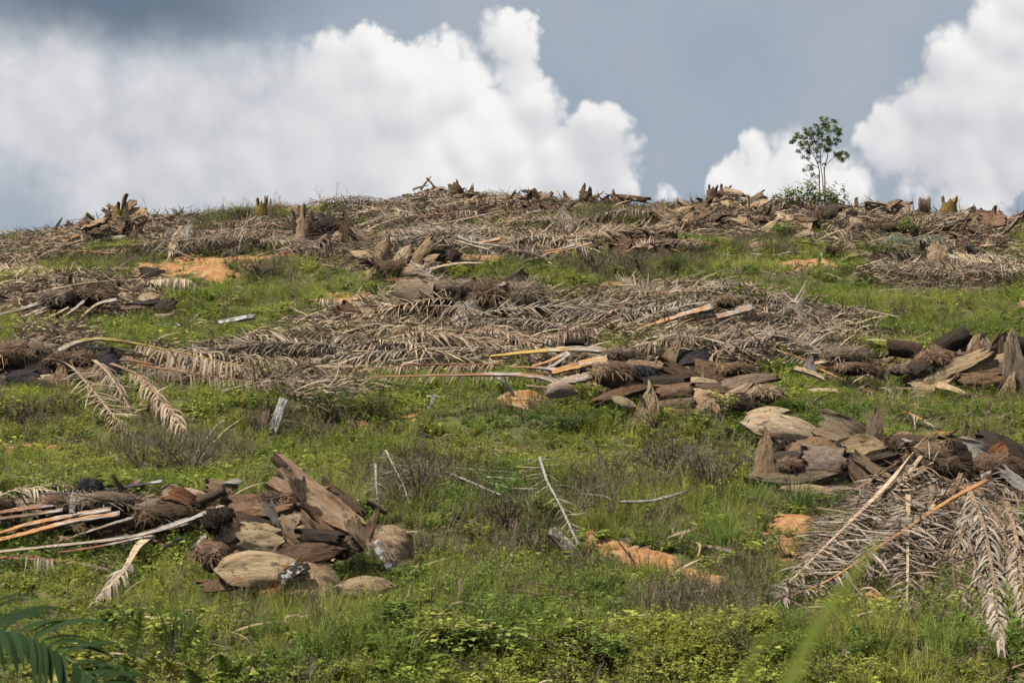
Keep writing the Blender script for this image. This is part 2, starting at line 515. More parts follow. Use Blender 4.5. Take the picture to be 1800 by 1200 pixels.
m_petiole, nt = newmat('dried_leaf_stalk')
st = nt.noise(stretched(nt, 2.0, 30, 30), 1.0, 4, 0.6)
t_ = attr_(nt, 't')
base = fac_col(nt, obcol(nt), nt.lerp(st, 0.3, 0.7, 0.6, 1.2))
grey = nt.mix(nt.sstep(st, 0.35, 0.65), (0.16, 0.135, 0.11), (0.46, 0.42, 0.37))
c_ = nt.mix(nt.m('MULTIPLY', nt.sstep(nt.m('ADD', nt.noise(stretched(nt, 2.2, 6, 6), 1.0, 3), nt.m('MULTIPLY', nt.m('SUBTRACT', 0.4, t_), 0.35)), 0.46, 0.62), 0.9), base, grey)
c_ = nt.mix(nt.m('MULTIPLY', nt.sstep(nt.noise(stretched(nt, 1.6, 14, 14), 1.0, 4, .65), .50, .66), .85), c_, (.075, .055, .042))
finish(nt, c_, 0.8, st, 0.8, 0.04, spec=0.15)

m_rachis, nt = newmat('dried_rachis')
st = nt.noise(stretched(nt, 1.5, 12, 12), 1.0, 4, 0.65)
finish(nt, fac_col(nt, obcol(nt), nt.lerp(st, 0.32, 0.68, 0.40, 1.15)), 0.85, spec=0.12)

m_leaflet, nt = newmat('dried_leaflet')
tn = attr_(nt, 'tone')
oc = obcol(nt)
c_ = fac_col(nt, oc, nt.lerp(tn, 0, 1, 0.36, 1.10))
c_ = nt.mix(nt.sstep(tn, 0.70, 0.98), c_, nt.mix(0.5, oc, (0.46, 0.39, 0.30)))
finish(nt, c_, 0.72, spec=0.25, trans=0.12)

m_fibre, nt = newmat('shredded_fibre')
tn = attr_(nt, 'tone')
c_ = fac_col(nt, obcol(nt), nt.lerp(tn, 0, 1, 0.30, 2.1))
finish(nt, c_, 0.95, spec=0.05)

m_core, nt = newmat('fibrous_debris')
fb = nt.noise(stretched(nt, 3, 3, 3), 1.0, 5, 0.6)
c_ = fac_col(nt, obcol(nt), nt.lerp(nt.noise(stretched(nt, 9, 30, 30), 1.0, 4), 0.3, 0.7, 0.45, 1.1))
finish(nt, c_, 0.95, fb, 1.0, 0.08, spec=0.05)

C = dict(tan=(.38, .275, .17), pale=(.53, .41, .275), sand=(.50, .37, .235), brown=(.27, .175, .11), dark=(.085, .066, .052), umber=(.165, .11, .07),
         grey=(.34, .27, .20), silver=(.345, .315, .275), char=(.062, .060, .060), orange=(.43, .225, .09), rust=(.27, .13, .07), clay=(.36, .19, .085),
         yellow=(.40, .275, .075), ash=(.26, .195, .135), olive=(.27, .205, .06), white=(.52, .48, .42))


# ------------------------------------------------------------------ pieces of palm trunk
def piece_mesh(seed, L=1.0, W=0.5, T=0.12, ku=0.0, kv=0.0, outline='blunt', thick='flat', twist=0.0, rag=0.05, nu=24, nv=16, mats=None):
    u = np.linspace(0, 1, nu)[:, None] * np.ones((1, nv))
    v = np.ones((nu, 1)) * np.linspace(-1, 1, nv)[None, :]
    if outline == 'lens': wu = np.clip(np.sin(np.pi * u), 0, 1) ** 0.65 * 0.97 + 0.03
    elif outline == 'oval': wu = np.sqrt(np.clip(1 - (2 * u ** .72 - 1) ** 2, 0, 1)) * 0.97 + 0.03
    elif outline == 'taper': wu = 1.0 - 0.72 * u ** 1.3
    elif outline == 'spade': wu = np.clip(1 - np.clip(u - 0.55, 0, 1) ** 2 * 4.6, 0.06, 1) * (0.75 + 0.25 * u)
    elif outline == 'half': wu = np.sqrt(np.clip(1 - u ** 2, 0, 1)) * 0.97 + 0.03
    else: wu = np.ones_like(u)
    wu = wu * (1 + rag * 2.2 * (fbm(u * 4 + 7, v * 0 + seed, seed, 3) - 0.5))
    s = (u - 0.5) * L
    endw = np.abs(2 * u - 1) ** 6
    s = s + endw * rag * L * 2.4 * (fbm(v * 3.1 + seed, u * 0 + 3.3 * np.sign(u - .5), seed + 9, 3) - 0.5)
    s = s + endw * rag * L * 1.3 * (vnoise(v * 7 + seed, u * 0 + np.sign(u - .5), seed + 19) - 0.5)
    t = v * wu * W / 2
    if thick == 'dome': th = (np.sqrt(np.clip(1 - v ** 2, 0, 1)) * np.sqrt(np.clip(np.sin(np.pi * u), 0, 1)) * 0.9 + 0.1)
    elif thick == 'wedge': th = 0.25 + 0.75 * (1 - u)
    elif thick == 'ridge': th = 0.35 + 0.65 * (1 - v ** 2)
    else: th = np.ones_like(u)
    fib = (vnoise(u * 6, v * 14 + 40, seed + 1) - 0.5) * 0.055 + (fbm(u * 2, v * 2, seed + 2) - 0.5) * 0.06 + (vnoise(u * 5, v * 22, seed + 6) - .5) * .045
    top = T * th * (0.5 if thick != 'dome' else 0.92) + fib * W
    bot = -T * th * (0.5 if thick != 'dome' else 0.08) - (fbm(u * 6 + 30, v * 6, seed + 5) - 0.5) * 0.09 * W - 0.02 * W
    top = np.maximum(top, bot + 0.012)

    def bend(s, t, z):
        x, y = s, t
        if abs(kv) > 1e-3:
            rr = W / kv; a = y / rr
            y, z = (rr + z) * np.sin(a), (rr + z) * np.cos(a) - rr
        if abs(ku) > 1e-3:
            rr = L / ku; a = x / rr
            x, z = (rr + z) * np.sin(a), (rr + z) * np.cos(a) - rr
        if twist:
            a = twist * (u - 0.5); y, z = y * np.cos(a) - z * np.sin(a), y * np.sin(a) + z * np.cos(a)
        return np.stack([x, y, z], -1).reshape(-1, 3)
    A, B = bend(s, t, top), bend(s, t, bot)
    n = nu * nv
    i = (np.arange(nu - 1)[:, None] * nv + np.arange(nv - 1)[None, :]).ravel()
    qt = np.stack([i, i + nv, i + nv + 1, i + 1], 1)
    qb = np.stack([i, i + 1, i + nv + 1, i + nv], 1) + n
    loop = np.concatenate([np.arange(nv), np.arange(1, nu) * nv + nv - 1, (nu - 1) * nv + np.arange(nv - 2, -1, -1), np.arange(nu - 2, 0, -1) * nv])
    ln = len(loop)
    SV = np.concatenate([A[loop], B[loop]])
    k = np.arange(ln); k2 = (k + 1) % ln
    qs = np.stack([k, k2, k2 + ln, k + ln], 1) + 2 * n
    V = np.concatenate([A, B, SV])
    mi = np.concatenate([np.zeros(len(qt)), np.ones(len(qb)), np.zeros(len(qs))]).astype(int)
    me = mesh('palm_trunk_piece', V, [qt, qb, qs], mats or [m_cut, m_bark], mi)
    sm = np.ones(len(mi), bool); sm[len(qt) + len(qb):] = False
    me.polygons.foreach_set('use_smooth', sm)
    return me


def log_mesh(seed, L=1.0, rad=0.25, hollow=False, mats=None, cut=None):
    nu, nv = 14, 22
    u = np.linspace(0, 1, nu)[:, None] * np.ones((1, nv)); a = np.ones((nu, 1)) * (np.arange(nv) / nv * 2 * np.pi)[None, :]
    rr = rad * (1 + 0.16 * (fbm(np.cos(a) * 2 + 5, np.sin(a) * 2 + u * 3, seed) - 0.5) * 2 + 0.10 * (vnoise(a * 8, u * 4, seed + 3) - 0.5))
    x = (u - 0.5) * L + np.abs(2 * u - 1) ** 4 * 0.10 * L * (vnoise(a * 2.5, u * 0, seed) - 0.5)
    V = [np.stack([x, rr * np.cos(a), rr * np.sin(a)], -1).reshape(-1, 3)]
    i = (np.arange(nu - 1)[:, None] * nv + np.arange(nv)[None, :]).ravel()
    j = (np.arange(nu - 1)[:, None] * nv + (np.arange(nv)[None, :] + 1) % nv).ravel()
    faces = [np.stack([i, j, j + nv, i + nv], 1)]
    mi = [np.ones(len(i))]
    n = nu * nv
    for e, row in ((0, 0), (1, nu - 1)):
        prev = V[0][row * nv:(row + 1) * nv]
        base = n
        V.append(prev.copy()); n += nv
        last = base
        for q, f in enumerate((0.75, 0.5, 0.25)):
            ring = prev * np.array([1, f, f])
            dep = (0.35 if hollow else 0.06 * (1 - f)) * L * (1 if e == 0 else -1)
            ring[:, 0] = prev[:, 0].mean() * (1 - f) + prev[:, 0] * f + dep + (rnd.random() - .5) * 0.02
            V.append(ring)
            k = np.arange(nv); k2 = (k + 1) % nv
            faces.append(np.stack([last + k, last + k2, n + k2, n + k], 1) if e else np.stack([last + k, n + k, n + k2, last + k2], 1))
            mi.append(np.zeros(nv))
            last = n; n += nv
        V.append(ring.mean(0)[None, :]); n += 1
        k = np.arange(nv); k2 = (k + 1) % nv
        faces.append(np.stack([last + k, last + k2, np.full(nv, n - 1)], 1))
        mi.append(np.zeros(nv))
    return mesh('palm_log', np.concatenate(V), faces, mats or [m_cut, m_bark], np.concatenate(mi).astype(int), smooth=True)


PIECES = {}
for k in range(4):
    PIECES.setdefault('dome', []).append(piece_mesh(10 + k, 1, .62, .15, kv=.45, ku=.3, outline=('lens', 'oval')[k % 2], thick='dome', rag=.10))
    PIECES.setdefault('slab', []).append(piece_mesh(20 + k, 1, .42, .12, kv=.5 + .35 * (k % 3), ku=.22 * k - .2, outline=('blunt', 'lens', 'blunt', 'taper')[k], rag=.2, twist=.25 * (k - 1.5)))
    PIECES.setdefault('shell', []).append(piece_mesh(30 + k, 1, .8, .09, kv=1.7 + .35 * k, ku=.3, outline=('blunt', 'spade')[k % 2], rag=.2))
    PIECES.setdefault('block', []).append(piece_mesh(40 + k, 1, .85, .24, kv=1.0 + .2 * k, ku=.3 * (k % 2), outline='blunt', thick=('flat', 'wedge')[k % 2], rag=.15))
    PIECES.setdefault('wedge', []).append(piece_mesh(50 + k, 1, .5, .2, kv=.8, ku=.25 * (k - 1), outline='taper', thick='wedge', rag=.18))
    PIECES.setdefault('sheet', []).append(piece_mesh(60 + k, 1, .6, .075, kv=-1.1 + .3 * k, ku=1.0 + .25 * k, outline=('spade', 'blunt')[k % 2], twist=.5 * (k - 1.5), rag=.14))
    PIECES.setdefault('lens', []).append(piece_mesh(70 + k, 1, .4, .10, kv=.35, ku=.25 * k, outline='lens', thick='ridge', rag=.06))
    PIECES.setdefault('board', []).append(piece_mesh(80 + k, 1, .16, .06, ku=.3 * k - .3, outline=('blunt', 'taper')[k % 2], rag=.07, nv=7))
    PIECES.setdefault('half', []).append(piece_mesh(90 + k, .55, 1.0, .28, outline='half', rag=.05))
    PIECES.setdefault('log', []).append(log_mesh(100 + k, 1, .26))
    PIECES.setdefault('tube', []).append(log_mesh(110 + k, 1, .42, hollow=True))
    PIECES.setdefault('lichen_board', []).append(piece_mesh(120 + k, 1, .20, .10, ku=.15 * k, outline='blunt', rag=.07, nv=8, mats=[m_lichen, m_bark]))
    PIECES.setdefault('splinter', []).append(piece_mesh(140 + k, 1, .34, .05, kv=.9, ku=.5 * (k - 1.5), outline=('taper', 'spade')[k % 2], twist=.7 * (k - 1.5), rag=.16))
    PIECES.setdefault('rock', []).append(piece_mesh(160 + k, 1, .7, .55, kv=.5, outline='oval', thick='dome', rag=.12, mats=[m_stone, m_stone]))
    PIECES.setdefault('stump', []).append(piece_mesh(180 + k, 1, .7, .5, kv=.9, ku=.1, outline='blunt', thick='ridge', rag=.36))
NAMES = dict(dome='palm_trunk_dome', slab='palm_trunk_slab', shell='palm_trunk_shell', block='palm_trunk_block', wedge='palm_trunk_wedge', sheet='palm_trunk_sheet',
             lens='palm_trunk_slice', board='palm_board', half='palm_trunk_disc', log='palm_log', tube='palm_log', lichen_board='palm_board', splinter='palm_splinter',
             rock='rock', stump='palm_stump')
WORDS = dict(dome='domed offcut', slab='thick slab', shell='curved shell', block='squarish block', wedge='tapering wedge', sheet='twisted sheet',
             lens='oval slice', board='narrow board', half='half-round trunk disc', log='short palm log', tube='barrel-like palm log', lichen_board='grey lichen-spotted board',
             splinter='curling splinter', rock='stone', stump='ragged palm stump')
CATS = dict(board='palm board', lichen_board='palm board', log='palm log', tube='palm log', rock='rock', stump='palm stump', splinter='palm splinter')
TONE = {C[k_]: k_ for k_ in C}
TONEW = dict(tan='tan', pale='pale', sand='sandy', brown='brown', dark='blackish', umber='dark brown', grey='grey', silver='silvery', char='charred', orange='orange',
             rust='rusty', clay='clay', yellow='yellow', ash='ashen', olive='olive', white='whitish')


def jit(c, a=0.12):
    f = 1 + (rnd.random() - .5) * 2 * a
    return tuple(max(0.01, x * f * (1 + (rnd.random() - .5) * a * .5)) for x in c)


def piece(kind, loc, ex, n, size, tone, label, wscale=1.0, group=None, tscale=1.0, variant=None):
    me = PIECES[kind][rnd.randrange(4) if variant is None else variant]
    o = obj(NAMES[kind], me, color=jit(C[tone]))
    o.matrix_world = basis(loc, ex, n, (size, size * wscale, size * tscale))
    tag(o, label, CATS.get(kind, 'trunk piece'), group)
    return o


# default ratio width : length of each kind, used to turn a pixel width into a scale
WR = dict(dome=.62, slab=.42, shell=.62, block=.85, wedge=.5, sheet=.55, lens=.4, board=.16, half=1 / .55, log=.52, tube=.84, lichen_board=.2, splinter=.34, rock=.7, stump=.7)


def pp(kind, px, py, lpx, ang, facing, tone, label, w=None, Y=None, foot=None, dep=0.0, t=None, v=None, lean=0.0):
    """a trunk piece at a place of the photograph: length lpx along image angle ang, cut face turned from the camera (0) up to the sky (90)"""
    if Y is None:
        Y = ground(px, foot if foot else py + (w or lpx * WR[kind]) * 0.5).y
    p = at(px, py, Y)
    m_px = Y / FPX
    L = lpx * m_px * (1.0 if 'board' in kind or kind == 'rock' else 1.1 if (py > 800 and px < 800) or kind == 'dome' else 1.25 if py > 480 else 1.1)
    if kind == 'half': L = L / 0.55
    a = R(ang); f = R(facing)
    ex = Vector((math.cos(a), dep, math.sin(a)))
    n = Vector((lean, -math.cos(f), math.sin(f)))
    ws = 1.0 if w is None else (w / lpx) / WR[kind]
    if facing > 35 and w is not None:                      # seen obliquely: the true width is larger
        ws /= max(0.45, math.cos(R(facing - 8)))
        ws = min(ws, 2.2)
    o = piece(kind, p, ex, n, L, tone, label, ws, tscale=(t if t else min(1.3, max(0.8, ws))), variant=v)
    return o


# ------------------------------------------------------------------ stalks and fronds
def catmull(P_, n):
    P_ = [np.array(p, float) for p in P_]
    if len(P_) == 2:
        P_ = [P_[0], P_[0] * .5 + P_[1] * .5, P_[1]]
    Q_ = [2 * P_[0] - P_[1]] + P_ + [2 * P_[-1] - P_[-2]]
    seg = len(P_) - 1
    out = []
    for t in np.linspace(0, seg, n):
        i = min(int(t), seg - 1); f = t - i
        a, b, c, d = Q_[i], Q_[i + 1], Q_[i + 2], Q_[i + 3]
        out.append(0.5 * ((2 * b) + (c - a) * f + (2 * a - 5 * b + 4 * c - d) * f * f + (3 * b - a - 3 * c + d) * f ** 3))
    out = np.array(out)
    # even spacing
    dl = np.concatenate([[0], np.cumsum(np.linalg.norm(np.diff(out, axis=0), axis=1))])
    s = np.linspace(0, dl[-1], n)
    return np.stack([np.interp(s, dl, out[:, k]) for k in range(3)], 1)


def frames(path, up):
    T = np.gradient(path, axis=0)
    T /= np.linalg.norm(T, axis=1)[:, None] + 1e-9
    up = np.asarray(up, float)
    S = np.cross(up, T); S /= np.linalg.norm(S, axis=1)[:, None] + 1e-9       # left side
    U = np.cross(T, S)
    return T, S, U


def stalk_mesh(path, w0, w1, up=(0, 0, 1), flat=0.45, trough=0.35, mat=None, n=20, flare=0.0, name='leaf_stalk'):
    """a crescent-section tapering stalk along a 3-d path"""
    Pth = catmull(path, n)
    T, S, U = frames(Pth, up)
    t = np.linspace(0, 1, n)
    w = w0 + (w1 - w0) * t ** 0.8
    w = w * (1 + flare * np.exp(-t * 9))
    sec = []
    for a in np.linspace(0, np.pi, 7): sec.append((math.cos(a), -math.sin(a) * flat * 1.3))       # keel
    for a in np.linspace(np.pi, 0, 6)[1:-1]: sec.append((math.cos(a) * .82, flat * .3 - math.sin(a) * trough * flat))
    sec = np.array(sec)
    ns = len(sec)
    V = Pth[:, None, :] + (S[:, None, :] * sec[None, :, 0:1] + U[:, None, :] * sec[None, :, 1:2]) * (w[:, None, None] / 2)
    V = V + (rng.random((n, ns, 1)) - .5) * 0.12 * w[:, None, None] * U[:, None, :] + (rng.random((n, ns, 1)) - .5) * 0.14 * w[:, None, None] * S[:, None, :]
    i = (np.arange(n - 1)[:, None] * ns + np.arange(ns)[None, :]).ravel()
    j = (np.arange(n - 1)[:, None] * ns + (np.arange(ns)[None, :] + 1) % ns).ravel()
    faces = [np.stack([i, i + ns, j + ns, j], 1)]
    caps = [np.arange(ns)[None, :], ((n - 1) * ns + np.arange(ns))[None, ::-1]]
    return mesh(name, V.reshape(-1, 3), faces + caps, [mat or m_petiole], smooth=True, attr={'t': np.repeat(t, ns)})


def leaflets_mesh(path, up, n=70, lmax=0.8, wid=0.034, style='flat', seed=0, t0=0.2, t1=1.0, sides=(1, -1), prof='mid', mat=None, miss=0.06, name='leaflets', k=6, fwd=1.0):
    r = np.random.default_rng(seed)
    Pth = catmull(path, 60)
    T, S, U = frames(Pth, up)
    V = []; tone = []
    down = np.array([0, 0, -1.0])
    for sgn in sides:
        for t in np.linspace(t0, t1, n) + r.normal(0, 0.005, n):
            if r.random() < miss + (.45 if miss > .03 and vnoise(t * 11, seed * .37 + sgn * 5, 3) < .22 else 0): continue
            t = min(max(t, 0), 1)
            f = t * 59; i = min(int(f), 58); f -= i
            p = Pth[i] * (1 - f) + Pth[i + 1] * f
            T_, S_, U_ = T[i], S[i] * sgn, U[i]
            tt = (t - t0) / (t1 - t0 + 1e-6)
            ln = lmax * ((0.35 + 0.65 * math.sin(math.pi * min(1, tt * 0.85 + 0.12))) if prof == 'mid' else 1 - .6 * tt) * (r.uniform(.75, 1.15) if miss < .03 or r.random() > .14 else r.uniform(.25, .6))
            al = (1.15 - 0.75 * tt) * fwd + r.normal(0, 0.10)
            lift = {'flat': r.normal(.10, .16), 'hang': r.normal(-.25, .2), 'curl': r.normal(.35, .3), 'mess': r.normal(.2, .45), 'live': r.normal(.35, .15), 'hook': r.normal(.75, .2)}[style]
            d = T_ * math.cos(al) + S_ * math.sin(al) * math.cos(lift) + U_ * math.sin(lift)
            bend_ = {'flat': r.normal(.10, .16), 'hang': r.uniform(.35, .8), 'curl': r.uniform(.5, 1.0), 'mess': r.normal(.25, .35), 'live': r.uniform(.12, .35), 'hook': r.uniform(.75, 1.25)}[style]
            curlf = {'flat': r.normal(0, .12), 'hang': r.normal(0, .1), 'curl': r.normal(.12, .2), 'mess': r.normal(0, .35), 'live': 0, 'hook': r.normal(.15, .15)}[style]
            wv = wid * r.uniform(.7, 1.25)
            side = np.cross(d, U_); side /= np.linalg.norm(side) + 1e-9
            tw = r.normal(0, .35)
            tc = r.random()
            q = p.copy()
            for s_ in range(k):
                ws = (0.55, 1.0, 1.0, .85, .6, .12, .1, .1)[s_] if k == 6 else 1 - .85 * s_ / (k - 1)
                aa = tw * (s_ / (k - 1)) * 2
                sd = side * math.cos(aa) + np.cross(d, side) * math.sin(aa)
                V.append(q - sd * wv * ws / 2); V.append(q + sd * wv * ws / 2)
                tone += [tc, tc]
                d = d + down * bend_ * (0.55 if style != 'flat' else .3) + T_ * curlf * .6
                d = d / np.linalg.norm(d)
                q = q + d * ln / (k - 1)
                side = side - d * side.dot(d); side /= np.linalg.norm(side) + 1e-9
    V = np.array(V)
    m_ = len(V) // (2 * k)
    i = (np.arange(m_)[:, None] * 2 * k + np.arange(k - 1)[None, :] * 2).ravel()
    return mesh(name, V, [np.stack([i, i + 1, i + 3, i + 2], 1)], [mat or m_leaflet], attr={'tone': np.array(tone)})


def empty(name, loc=(0, 0, 0)):
    o = bpy.data.objects.new(name, None)
    COL.objects.link(o)
    o.empty_display_size = 0.2
    o.location = loc
    return o


def adopt(o, parent, off):
    """parent a mesh given in world coordinates to an Empty at off"""
    o.parent = parent
    o.matrix_parent_inverse = Matrix.Translation(-Vector(off))
    return o


def path3(pts, h=0.15, Y=None):
    """pixels (or (px, py, height)) -> world points lying h above the ground, or at depth Y"""
    out = []
    for q in pts:
        hh = q[2] if len(q) > 2 else h
        out.append(at(q[0], q[1], Y) if Y else ground(q[0], q[1], hh))
    return out


def frond(pts, label, style='flat', lmax=0.75, n=65, w0=0.10, w1=0.018, t0=0.2, h=0.15, Y=None, tone='tan', leaf='ash', wid=0.034, seed=None, name='palm_frond', group=None, up=None, miss=.06, sides=(1, -1), world=None, fwd=1.0):
    W = world or path3(pts, h, Y)
    if up is None:
        mid = W[len(W) // 2]
        up = Vector((0, -0.35, 1)).normalized()
    base = W[0]
    e = empty(name, base)
    rm = stalk_mesh(W, w0, w1, up=up, flat=.6, trough=.5, mat=m_rachis, n=16, name='rachis', flare=.1)
    adopt(obj('rachis', rm, color=jit(C[tone])), e, base)
    lm = leaflets_mesh(W, up, n=n, lmax=lmax, wid=wid, style=style, seed=seed if seed is not None else rnd.randrange(9999), t0=t0, miss=miss, sides=sides, fwd=fwd)
    l_ = adopt(obj('leaflets', lm, color=jit(C[leaf] if isinstance(leaf, str) else leaf)), e, base)
    l_['kind'] = 'stuff'
    tag(e, label, 'palm frond', group)
    return e


def stalk(pts, w0, w1, tone, label, h=0.2, Y=None, name='leaf_stalk', cat='leaf stalk', group=None, flat=.45, up=(0, -.5, 1), flare=0.0, mat=None):
    W = path3(pts, h, Y)
    me = stalk_mesh(W, w0, w1, up=up, flat=flat, flare=flare, mat=mat)
    off = W[0].copy()
    o = obj(name, me, color=jit(C[tone]))
    return tag(o, label, cat, group)


# ------------------------------------------------------------------ fibre clumps, fruit bunches, debris beds
def fibre_strips(n, rx, ry, rz, seed, ln=0.35, wid=0.02, droop=.5):
    r = np.random.default_rng(seed)
    V = []; tone = []
    k = 4
    for _ in range(n):
        d = r.normal(size=3); d /= np.linalg.norm(d); d[2] = abs(d[2]) * .9 - .15
        p = d * np.array([rx, ry, rz]) * r.uniform(.85, 1.02)
        tdir = np.cross(d, r.normal(size=3)); tdir /= np.linalg.norm(tdir) + 1e-9
        dr = tdir * .95 + d * r.uniform(-.1, .28)
        dr /= np.linalg.norm(dr)
        sd = np.cross(dr, d); sd /= np.linalg.norm(sd) + 1e-9
        L = ln * r.uniform(.4, 1.4); w_ = wid * r.uniform(.5, 1.8); tc = r.random() ** 1.8
        q = p.copy()
        for s in range(k):
            ws = (1, 1, .7, .15)[s]
            V += [q - sd * w_ * ws / 2, q + sd * w_ * ws / 2]; tone += [tc, tc]
            dr = dr + np.array([0, 0, -1]) * droop * .4; dr /= np.linalg.norm(dr)
            q = q + dr * L / (k - 1)
    V = np.array(V)
    i = (np.arange(n)[:, None] * 2 * k + np.arange(k - 1)[None, :] * 2).ravel()
    return mesh('fibres', V, [np.stack([i, i + 1, i + 3, i + 2], 1)], [m_fibre], attr={'tone': np.array(tone)})


def blob_mesh(seed, amp=.3, mat=None, name='core'):
    nu, nv = 14, 20
    th = np.linspace(0.05, np.pi - .05, nu)[:, None] * np.ones((1, nv)); ph = np.ones((nu, 1)) * (np.arange(nv) / nv * 2 * np.pi)[None, :]
    x, y, z = np.sin(th) * np.cos(ph), np.sin(th) * np.sin(ph), np.cos(th)
    rr = 1 + amp * 2 * (fbm(x * 2 + z + 9, y * 2 - z + 4, seed, 3) - .5) + .25 * (vnoise(x * 6 + 3, y * 6 + z * 3, seed + 4) - .5)
    V = np.stack([x * rr, y * rr, z * rr], -1).reshape(-1, 3)
    i = (np.arange(nu - 1)[:, None] * nv + np.arange(nv)[None, :]).ravel()
    j = (np.arange(nu - 1)[:, None] * nv + (np.arange(nv)[None, :] + 1) % nv).ravel()
    caps = [np.arange(nv)[None, ::-1], ((nu - 1) * nv + np.arange(nv))[None, :]]
    return mesh(name, V, [np.stack([i, i + nv, j + nv, j], 1)] + caps, [mat or m_core], smooth=True)


FIB = [fibre_strips(900, 1, 1, 1, k, ln=.8, wid=.026) for k in range(4)]
BLOB = [blob_mesh(k) for k in range(4)]


def fibre_clump(px, py, rx, ry, tone, label, foot=None, Y=None, rot=0, group=None, depth=None):
    if Y is None:
        Y = ground(px, foot or py + ry).y
    p = at(px, py, Y); m_ = Y / FPX
    e = empty('fibre_clump')
    e.location = p
    e.rotation_euler = (R(rnd.uniform(-10, 10)), R(-rot), R(rnd.uniform(-8, 8)))
    sx, sz = rx * m_, ry * m_
    sy = depth or (sx + sz) * .5
    k = rnd.randrange(4)
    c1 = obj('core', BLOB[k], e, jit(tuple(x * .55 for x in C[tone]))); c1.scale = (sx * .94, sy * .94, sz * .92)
    c2 = obj('fibres', FIB[k], e, jit(C[tone])); c2.scale = (sx, sy, sz); c2['kind'] = 'stuff'
    return tag(e, label, 'fibre clump', group)


def spikes_mesh(seed, n=420):
    r = np.random.default_rng(seed)
    V = []; F_ = []
    for q in range(n):
        d = r.normal(size=3); d /= np.linalg.norm(d)
        a = np.cross(d, [0.3, .2, .9]); a /= np.linalg.norm(a); b = np.cross(d, a)
        L = r.uniform(.10, .26); w_ = r.uniform(.03, .055)
        tip = d * (1 + L) + r.normal(0, .04, 3)
        i = len(V)
        for k in range(3):
            an = k * 2.094; V.append(d * .97 + (a * math.cos(an) + b * math.sin(an)) * w_)
        V.append(tip)
        F_ += [(i, i + 1, i + 3), (i + 1, i + 2, i + 3), (i + 2, i, i + 3)]
    return mesh('spikes', V, [np.array(F_)], [m_fibre], attr={'tone': np.repeat(r.random(n), 4)})


SPK = spikes_mesh(3)


def fruit_bunch(px, py, r_px, label, Y, ratio=.85):
    p = at(px, py, Y); m_ = Y / FPX * r_px / 1.12
    e = empty('fruit_bunch', p)
    c1 = obj('core', BLOB[1], e, (.035, .026, .02)); c1.scale = (m_ * .96, m_ * .9, m_ * ratio * .96)
    c2 = obj('spikes', SPK, e, (.07, .05, .038)); c2.scale = (m_, m_, m_ * ratio); c2['kind'] = 'stuff'
    return tag(e, label, 'fruit bunch')


def unit_(v):
    return v / (np.linalg.norm(v) + 1e-9)


def debris_bed(cx, foot, hw, rows, height, label, tone='umber', n=500, seed=0, scrap=0.28):
    """shredded trunk fibre and crumbs that a heap lies on: a low uneven mound strewn with scraps"""
    r = np.random.default_rng(seed + 77)
    c = ground(cx, foot - rows * .5)
    x0 = hw * c.y / FPX
    yb = ground(cx, foot).y; yt = ground(cx, foot - rows).y
    y0 = max(0.9, (yt - yb) * .5); yc = (yt + yb) / 2
    m_ = 26
    a = np.linspace(-1.1, 1.1, m_)
    A, B = np.meshgrid(a, a)
    X = c.x + A * x0; Yv = yc + B * y0
    rr = np.sqrt(A ** 2 + B ** 2) + (fbm(X * 1.3, Yv * 1.3, seed) - .5) * .5
    dome = np.clip(1 - rr ** 2, -.6, 1)
    Z = H(X, Yv) + height * dome * (0.7 + .6 * fbm(X * 1.6, Yv * 1.6, seed + 3)) + (vnoise(X * 5, Yv * 5, seed) - .5) * .12 - 0.03
    V = [np.stack([X, Yv, Z], -1).reshape(-1, 3)]
    i = (np.arange(m_ - 1)[:, None] * m_ + np.arange(m_ - 1)[None, :]).ravel()
    keep = (rr < 1.12).ravel()
    q = np.stack([i, i + 1, i + m_ + 1, i + m_], 1)
    q = q[keep[q].all(1)]
    tone_ = [r.uniform(.0, .25, m_ * m_)]
    nb = m_ * m_
    S = []; sf = []; st_ = []
    for k in range(n):
        an = r.uniform(0, 6.283); ra = math.sqrt(r.random()) * 1.12
        u_, v_ = ra * math.cos(an), ra * math.sin(an)
        x = c.x + u_ * x0; y = yc + v_ * y0
        z = float(H(x, y)) + max(0, height * (1 - ra * ra)) * r.uniform(.6, 1.25) + .03
        d = unit_(np.array([r.normal(0, 1), r.normal(0, .55), r.normal(0.0, .32)]))
        nn = unit_(np.cross(d, r.normal(size=3)))
        big = r.random() < .35
        L = scrap * (r.uniform(.8, 1.5) if big else r.uniform(.3, 1.1)); w_ = L * (r.uniform(.12, .32) if big else r.uniform(.04, .16))
        p = np.array([x, y, z])
        b = nb + len(S)
        cu = r.normal(0, .38); tw = r.normal(0, .45)
        tc = r.uniform(.05, 1.0) ** 1.6
        for q_ in range(5):
            ws = w_ * (.7, 1.0, 1.0, .8, .15)[q_] * r.uniform(.75, 1.2)
            S += [p - nn * ws / 2, p + nn * ws / 2]
            st_ += [tc, tc]
            p = p + d * L / 4
            up_ = np.cross(nn, d)
            d = unit_(d + up_ * cu * .8); nn = unit_(nn + up_ * tw); nn = unit_(nn - d * nn.dot(d))
        sf += [(b + 2 * q_, b + 2 * q_ + 1, b + 2 * q_ + 3, b + 2 * q_ + 2) for q_ in range(4)]
    V.append(np.array(S)); tone_.append(np.array(st_))
    me = mesh('shredded_debris', np.concatenate(V), [q, np.array(sf)], [m_fibre], attr={'tone': np.concatenate(tone_)})
    o = obj('shredded_debris', me, color=C[tone])
    o['kind'] = 'stuff'
    tag(o, label, 'debris')
    return o
